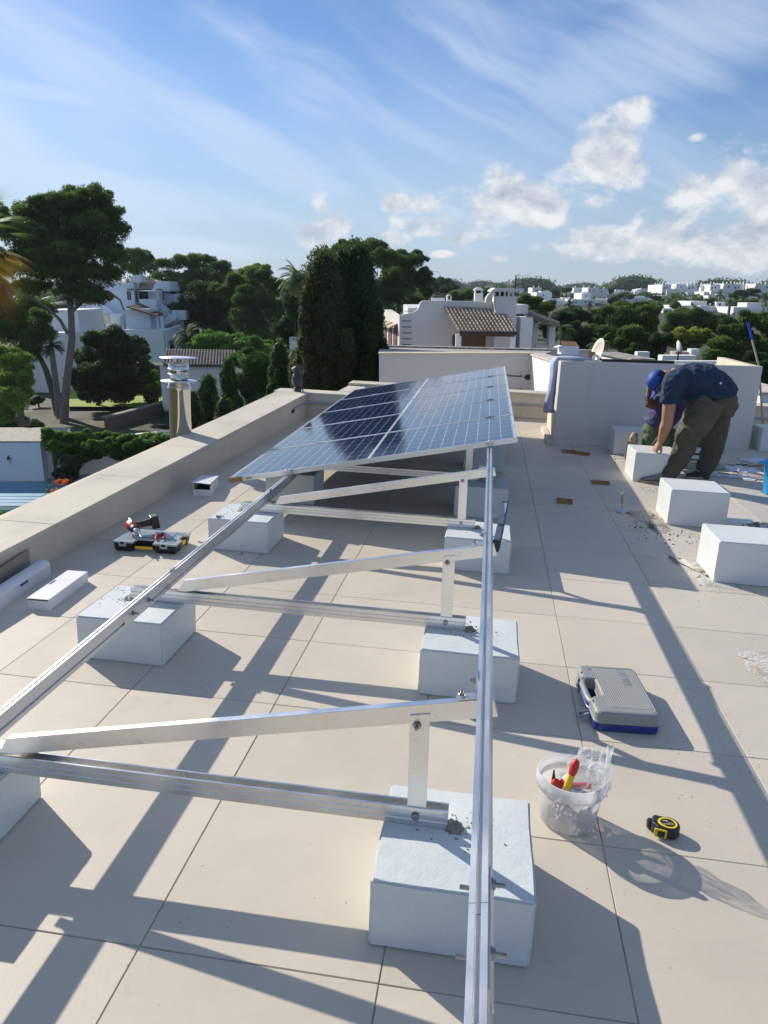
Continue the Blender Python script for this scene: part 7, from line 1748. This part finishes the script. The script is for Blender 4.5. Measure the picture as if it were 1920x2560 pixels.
# palms and trees of the hillside
for i, (u, v, fr, D, lb) in enumerate([(1617,738,18,240,'palm at the left foot of the hill'),(1684,737,22,235,'palm with orange dates left on the hill'),(1710,735,14,260,'small palm between the two left hill palms'),(1740,738,20,240,'palm left of the slanted white cube'),
      (1746,716,10,300,'palm on the hilltop before the houses'),(1800,740,22,235,'broad palm right of the slanted white cube'),(1860,744,20,225,'palm on the right of the hill'),(1915,742,22,225,'palm with dry fronds at the right picture edge'),
      (1825,756,18,176,'tall slim palm in front of the nearer villas'),(1738,766,14,182,'low palm in front of the second villa'),(1782,760,14,200,'yellowish palm behind the third villa')]):
    palm(lb, D, u, v, fr, seed=60+i, nfr=20, mat='pine' if i % 2 else 'palm', tr=.3, leaflets=9, group='palms on the hillside', droop=1.3)
for i, (D, cl, lb, mt) in enumerate([(250,[(1385,728,12,8),(1372,735,9,8)],'small round tree above the middle cluster, left','pine'),(255,[(1392,733,9,9)],'dark round tree beside the white cube','cyp'),(245,[(1420,725,10,5),(1412,728,8,4)],'flat tree on the skyline of the middle cluster','cyp'),
      (225,[(1560,738,18,7),(1545,742,12,6),(1575,742,12,6)],'umbrella pine standing in front of the grey-white range','pine'),(240,[(1527,728,6,6)],'dark bush on the skyline of the middle cluster','cyp'),(215,[(1530,752,14,9),(1540,758,14,8)],'dark trees right of the round-cornered house','cyp'),
      (190,[(1640,770,24,14),(1625,790,20,16),(1660,800,16,14),(1690,765,16,8)],'tree mass between cluster and nearer villas','pine'),(230,[(1860,733,26,7),(1880,728,18,6),(1840,740,16,6)],'wide pine under the right end of the hilltop row','cyp'),
      (205,[(1800,760,16,7),(1770,752,16,6),(1700,756,20,6),(1880,754,18,6)],'low scrub between the villa rows','pine'),(245,[(1640,745,14,6),(1605,745,12,6),(1590,750,14,6)],'dark scrub left of the hill palms','cyp'),(170,[(1400,790,26,16),(1440,775,20,14),(1480,790,26,16)],'trees at the foot of the middle cluster','olive')]):
    tree('hill_tree', lb, 'tree', D, cl, 5200 if i not in (6,10) else 14000, .8 if D > 200 else .6, mt, seed=80+i, lumps=6, core=.6, tr=.3)
# distant wooded land up to the horizon
rngw = np.random.default_rng(5); cl = []
for _ in range(740):
    D = rngw.uniform(120, 420) if rngw.random() < .6 else rngw.uniform(420, 1500); x = rngw.uniform(-.50, .54)*D if rngw.random() < .7 else rngw.uniform(.6, 1.6)*D*(-1 if rngw.random() < .75 else 1)
    if D < 520 and x > .08*D: continue
    g = ground_z(x, D); s = rngw.uniform(2.5, 6) if D < 420 else rngw.uniform(6, 16)
    if -.58*D < x < -.02*D and D < 160: continue
    cl.append((x, D, g+s*.30, s*1.5, s, s*.55))
for _ in range(170):
    D = rngw.uniform(205, 500); x = rngw.uniform(.06, .52)*D; s = rngw.uniform(1.2, 2.6); cl.append((x, D, ground_z(x, D)+.3, s*1.8, s, s*.7))
tag(leaves('distant_woods', None, M['pine'], cl, 115000, 2.0, 99, shell=.6, core=.85, aspect=.6), 'far wooded land reaching to the horizon', kind='stuff')
# ------------------------------------------------------------------ camera, sun, sky
cam = bpy.data.cameras.new('camera'); co = bpy.data.objects.new('camera', cam); COL.objects.link(co)
cam.sensor_fit = 'VERTICAL'; cam.sensor_height = 24; cam.sensor_width = 18; cam.lens = FPX/2560*24
cam.clip_start = .05; cam.clip_end = 6000
co.location = CAM; co.rotation_euler = (PI/2-PITCH, 0, 0)
SC.camera = co
sd = Vector((-1.53, 1.11, 1)).normalized()
sdw = (ROOF.to_3x3() @ sd).normalized()
su = bpy.data.lights.new('sun', 'SUN'); so = bpy.data.objects.new('sun', su); COL.objects.link(so)
su.energy = 4.9; su.angle = math.radians(.5); su.color = (1, .925, .80)
so.rotation_euler = sdw.to_track_quat('Z', 'Y').to_euler(); so.location = (0, 0, 30)
w = bpy.data.worlds.new('World'); SC.world = w; w.use_nodes = True
nt = w.node_tree; N = nt.nodes; L = nt.links; N.clear()
out = N.new('ShaderNodeOutputWorld'); bg = N.new('ShaderNodeBackground'); L.new(bg.outputs[0], out.inputs[0])
sky = N.new('ShaderNodeTexSky'); sky.sky_type = 'NISHITA'; sky.sun_disc = False
sky.sun_elevation = math.asin(sdw.z); sky.sun_rotation = math.atan2(sdw.x, sdw.y)
sky.air_density = 1.0; sky.dust_density = .35; sky.ozone_density = 2.0; sky.altitude = 10
SKYS = .075
bg.inputs['Strength'].default_value = SKYS
tc = N.new('ShaderNodeTexCoord'); sp = N.new('ShaderNodeSeparateXYZ'); L.new(tc.outputs['Generated'], sp.inputs[0])
def op(o, a, c=None, cl=False):
    q = N.new('ShaderNodeMath'); q.operation = o; q.use_clamp = cl
    for i, s in enumerate((a, c)):
        if s is None: continue
        if isinstance(s, (int, float)): q.inputs[i].default_value = s
        else: L.new(s, q.inputs[i])
    return q.outputs[0]
AZ = op('ARCTAN2', sp.outputs['X'], sp.outputs['Y'])
EL = op('ARCSINE', sp.outputs['Z'])
def vec(x, y, z=0.):
    q = N.new('ShaderNodeCombineXYZ')
    for i, s in enumerate((x, y, z)):
        if isinstance(s, (int, float)): q.inputs[i].default_value = s
        else: L.new(s, q.inputs[i])
    return q.outputs[0]
def noise(v, sc, det=6, ro=.55, dist=0):
    n = N.new('ShaderNodeTexNoise'); n.inputs['Scale'].default_value = sc; n.inputs['Detail'].default_value = det
    n.inputs['Roughness'].default_value = ro; n.inputs['Distortion'].default_value = dist; L.new(v, n.inputs['Vector']); return n.outputs['Fac']
def mr(x, a, b, c=0., d=1., sm=True):
    q = N.new('ShaderNodeMapRange'); q.interpolation_type = 'SMOOTHSTEP' if sm else 'LINEAR'
    q.inputs[1].default_value = a; q.inputs[2].default_value = b; q.inputs[3].default_value = c; q.inputs[4].default_value = d
    L.new(x, q.inputs[0]); return q.outputs[0]
def azel(u, v):
    d = FG+((u-960)/FPX)*R_G-((v-1280)/FPX)*U_G; d /= np.linalg.norm(d)
    return math.atan2(d[0], d[1]), math.asin(d[2])
P2 = vec(AZ, EL)
# thin high cloud: long streaks falling from upper left to lower right
ca, sa = math.cos(math.radians(-27)), math.sin(math.radians(-27))
SX = op('ADD', op('MULTIPLY', AZ, ca), op('MULTIPLY', EL, sa)); SY = op('SUBTRACT', op('MULTIPLY', EL, ca), op('MULTIPLY', AZ, sa))
warp = noise(P2, 2.2, 3)
st = noise(vec(op('MULTIPLY', SX, 1.1), op('ADD', op('MULTIPLY', SY, 5.2), op('MULTIPLY', warp, .9))), 1.55, 7, .55, .3)
veil = noise(vec(op('MULTIPLY', SX, .9), op('MULTIPLY', SY, 1.8), 3.7), 1.7, 4, .5)
fib = noise(vec(op('MULTIPLY', SX, 1.6), op('ADD', op('MULTIPLY', SY, 15.), op('MULTIPLY', warp, 1.6))), 1.9, 8, .6, .2)
cir = op('ADD', op('MULTIPLY', mr(st, .44, .66), op('ADD', .34, op('MULTIPLY', mr(fib, .35, .68), .42))), op('MULTIPLY', mr(veil, .38, .70), .38))
def blob(u, v, ru, rv, rot=0.):
    a, e = azel(u, v); k = 1/FPX
    dx = op('SUBTRACT', AZ, a); dy = op('SUBTRACT', EL, e)
    c, s = math.cos(math.radians(rot)), math.sin(math.radians(rot))
    x = op('DIVIDE', op('ADD', op('MULTIPLY', dx, c), op('MULTIPLY', dy, s)), ru*k)
    y = op('DIVIDE', op('SUBTRACT', op('MULTIPLY', dy, c), op('MULTIPLY', dx, s)), rv*k)
    return op('SUBTRACT', 1, op('ADD', op('MULTIPLY', x, x), op('MULTIPLY', y, y)))
def umax(l):
    r = l[0]
    for q in l[1:]: r = op('MAXIMUM', r, q)
    return r
# the broad bright bands of the photograph's left and upper left sky
band = umax([blob(180,120,380,110,-25), blob(560,330,520,85,-28), blob(60,225,260,26,-4), blob(300,470,600,60,-8), blob(420,610,380,26,-5), blob(150,640,420,90,0), blob(1700,110,420,130,12)])
band = op('MULTIPLY', mr(op('ADD', band, op('ADD', op('MULTIPLY', op('SUBTRACT', st, .5), 2.4), op('MULTIPLY', op('SUBTRACT', fib, .5), 1.5))), -.10, 1.25), .74)
cirrus = op('MAXIMUM', op('MULTIPLY', cir, mr(EL, -.02, .12)), band, True)
# heaped clouds low on the right
cum = umax([blob(1530,330,85,62,10), blob(1500,420,125,75,20), blob(1400,500,150,45,0), blob(1270,470,62,58,0), blob(1180,520,120,55,0), blob(1010,505,60,28,0),
            blob(1130,560,150,34,0), blob(1340,545,110,32,0), blob(810,560,78,50,0), blob(800,520,30,50,0), blob(985,595,44,22,0), blob(1690,560,120,70,25), blob(1820,480,130,85,10),
            blob(1900,560,110,85,0), blob(1600,620,250,30,0), blob(1830,635,190,45,0), blob(1740,345,24,12,0), blob(1250,645,30,12,0), blob(1100,636,35,10,0), blob(1180,590,90,22,0),
            blob(1480,590,90,26,0), blob(1700,600,260,40,0), blob(1850,430,60,40,0), blob(1090,510,110,34,0)])
pn = noise(vec(AZ, op('MULTIPLY', EL, 1.35)), 12, 11, .60, .15)
pn2 = noise(vec(op('ADD', AZ, .004), op('ADD', op('MULTIPLY', EL, 1.35), -.018)), 12, 11, .60, .15)
big = noise(P2, 7, 3)
cd = op('ADD', op('ADD', op('MULTIPLY', cum, .74), op('ADD', .07, op('MULTIPLY', op('SUBTRACT', pn, .5), 4.0))), op('MULTIPLY', op('SUBTRACT', big, .5), 1.0))
cmask = mr(cd, .0, .85)
# self shading of the heaps: lit from the upper left, greyer at their feet
lit = op('ADD', op('MULTIPLY', op('SUBTRACT', pn, pn2), 4.2), op('SUBTRACT', .74, op('MULTIPLY', mr(cd, .3, 1.5), .30)), True)
cmix = N.new('ShaderNodeMix'); cmix.data_type = 'RGBA'; L.new(lit, cmix.inputs[0])
k = 1/SKYS
cmix.inputs[6].default_value = (.34*k,.39*k,.48*k,1); cmix.inputs[7].default_value = (.74*k,.75*k,.77*k,1)
# haze near the horizon
hz = N.new('ShaderNodeMix'); hz.data_type = 'RGBA'
tint = N.new('ShaderNodeMix'); tint.data_type = 'RGBA'; tint.blend_type = 'MULTIPLY'; tint.inputs[0].default_value = 1
L.new(sky.outputs[0], tint.inputs[6]); tint.inputs[7].default_value = (.76,.97,1.28,1)
L.new(mr(EL, 0, .26, .72, 0.), hz.inputs[0]); L.new(tint.outputs[2], hz.inputs[6]); hz.inputs[7].default_value = (.40*k,.48*k,.60*k,1)
m1 = N.new('ShaderNodeMix'); m1.data_type = 'RGBA'; L.new(op('MULTIPLY', cirrus, .8), m1.inputs[0]); L.new(hz.outputs[2], m1.inputs[6]); m1.inputs[7].default_value = (.58*k,.67*k,.82*k,1)
m2 = N.new('ShaderNodeMix'); m2.data_type = 'RGBA'; L.new(op('MULTIPLY', cmask, .93), m2.inputs[0]); L.new(m1.outputs[2], m2.inputs[6]); L.new(cmix.outputs[2], m2.inputs[7])
L.new(m2.outputs[2], bg.inputs[0])
SC.view_settings.view_transform = 'Standard'; SC.view_settings.look = 'None'; SC.view_settings.gamma = 1; SC.view_settings.exposure = .25
hz_ = tag(MB().box(-3600, 3600, -75, 5600, -8.6, 14).build('haze', mk('hz', (1,1,1))), kind='stuff')
hm = bpy.data.materials.new('air'); hm.use_nodes = True; hn = hm.node_tree.nodes; hn.clear()
ho = hn.new('ShaderNodeOutputMaterial'); hv = hn.new('ShaderNodeVolumePrincipled'); hv.inputs['Color'].default_value = (.80,.88,1,1); hv.inputs['Density'].default_value = .00016; hv.inputs['Anisotropy'].default_value = .3
hm.node_tree.links.new(hv.outputs[0], ho.inputs['Volume']); hz_.data.materials.clear(); hz_.data.materials.append(hm)
SC.cycles.max_bounces = 8; SC.cycles.volume_bounces = 0; SC.cycles.transparent_max_bounces = 16; SC.cycles.use_denoising = True
finish_roof()
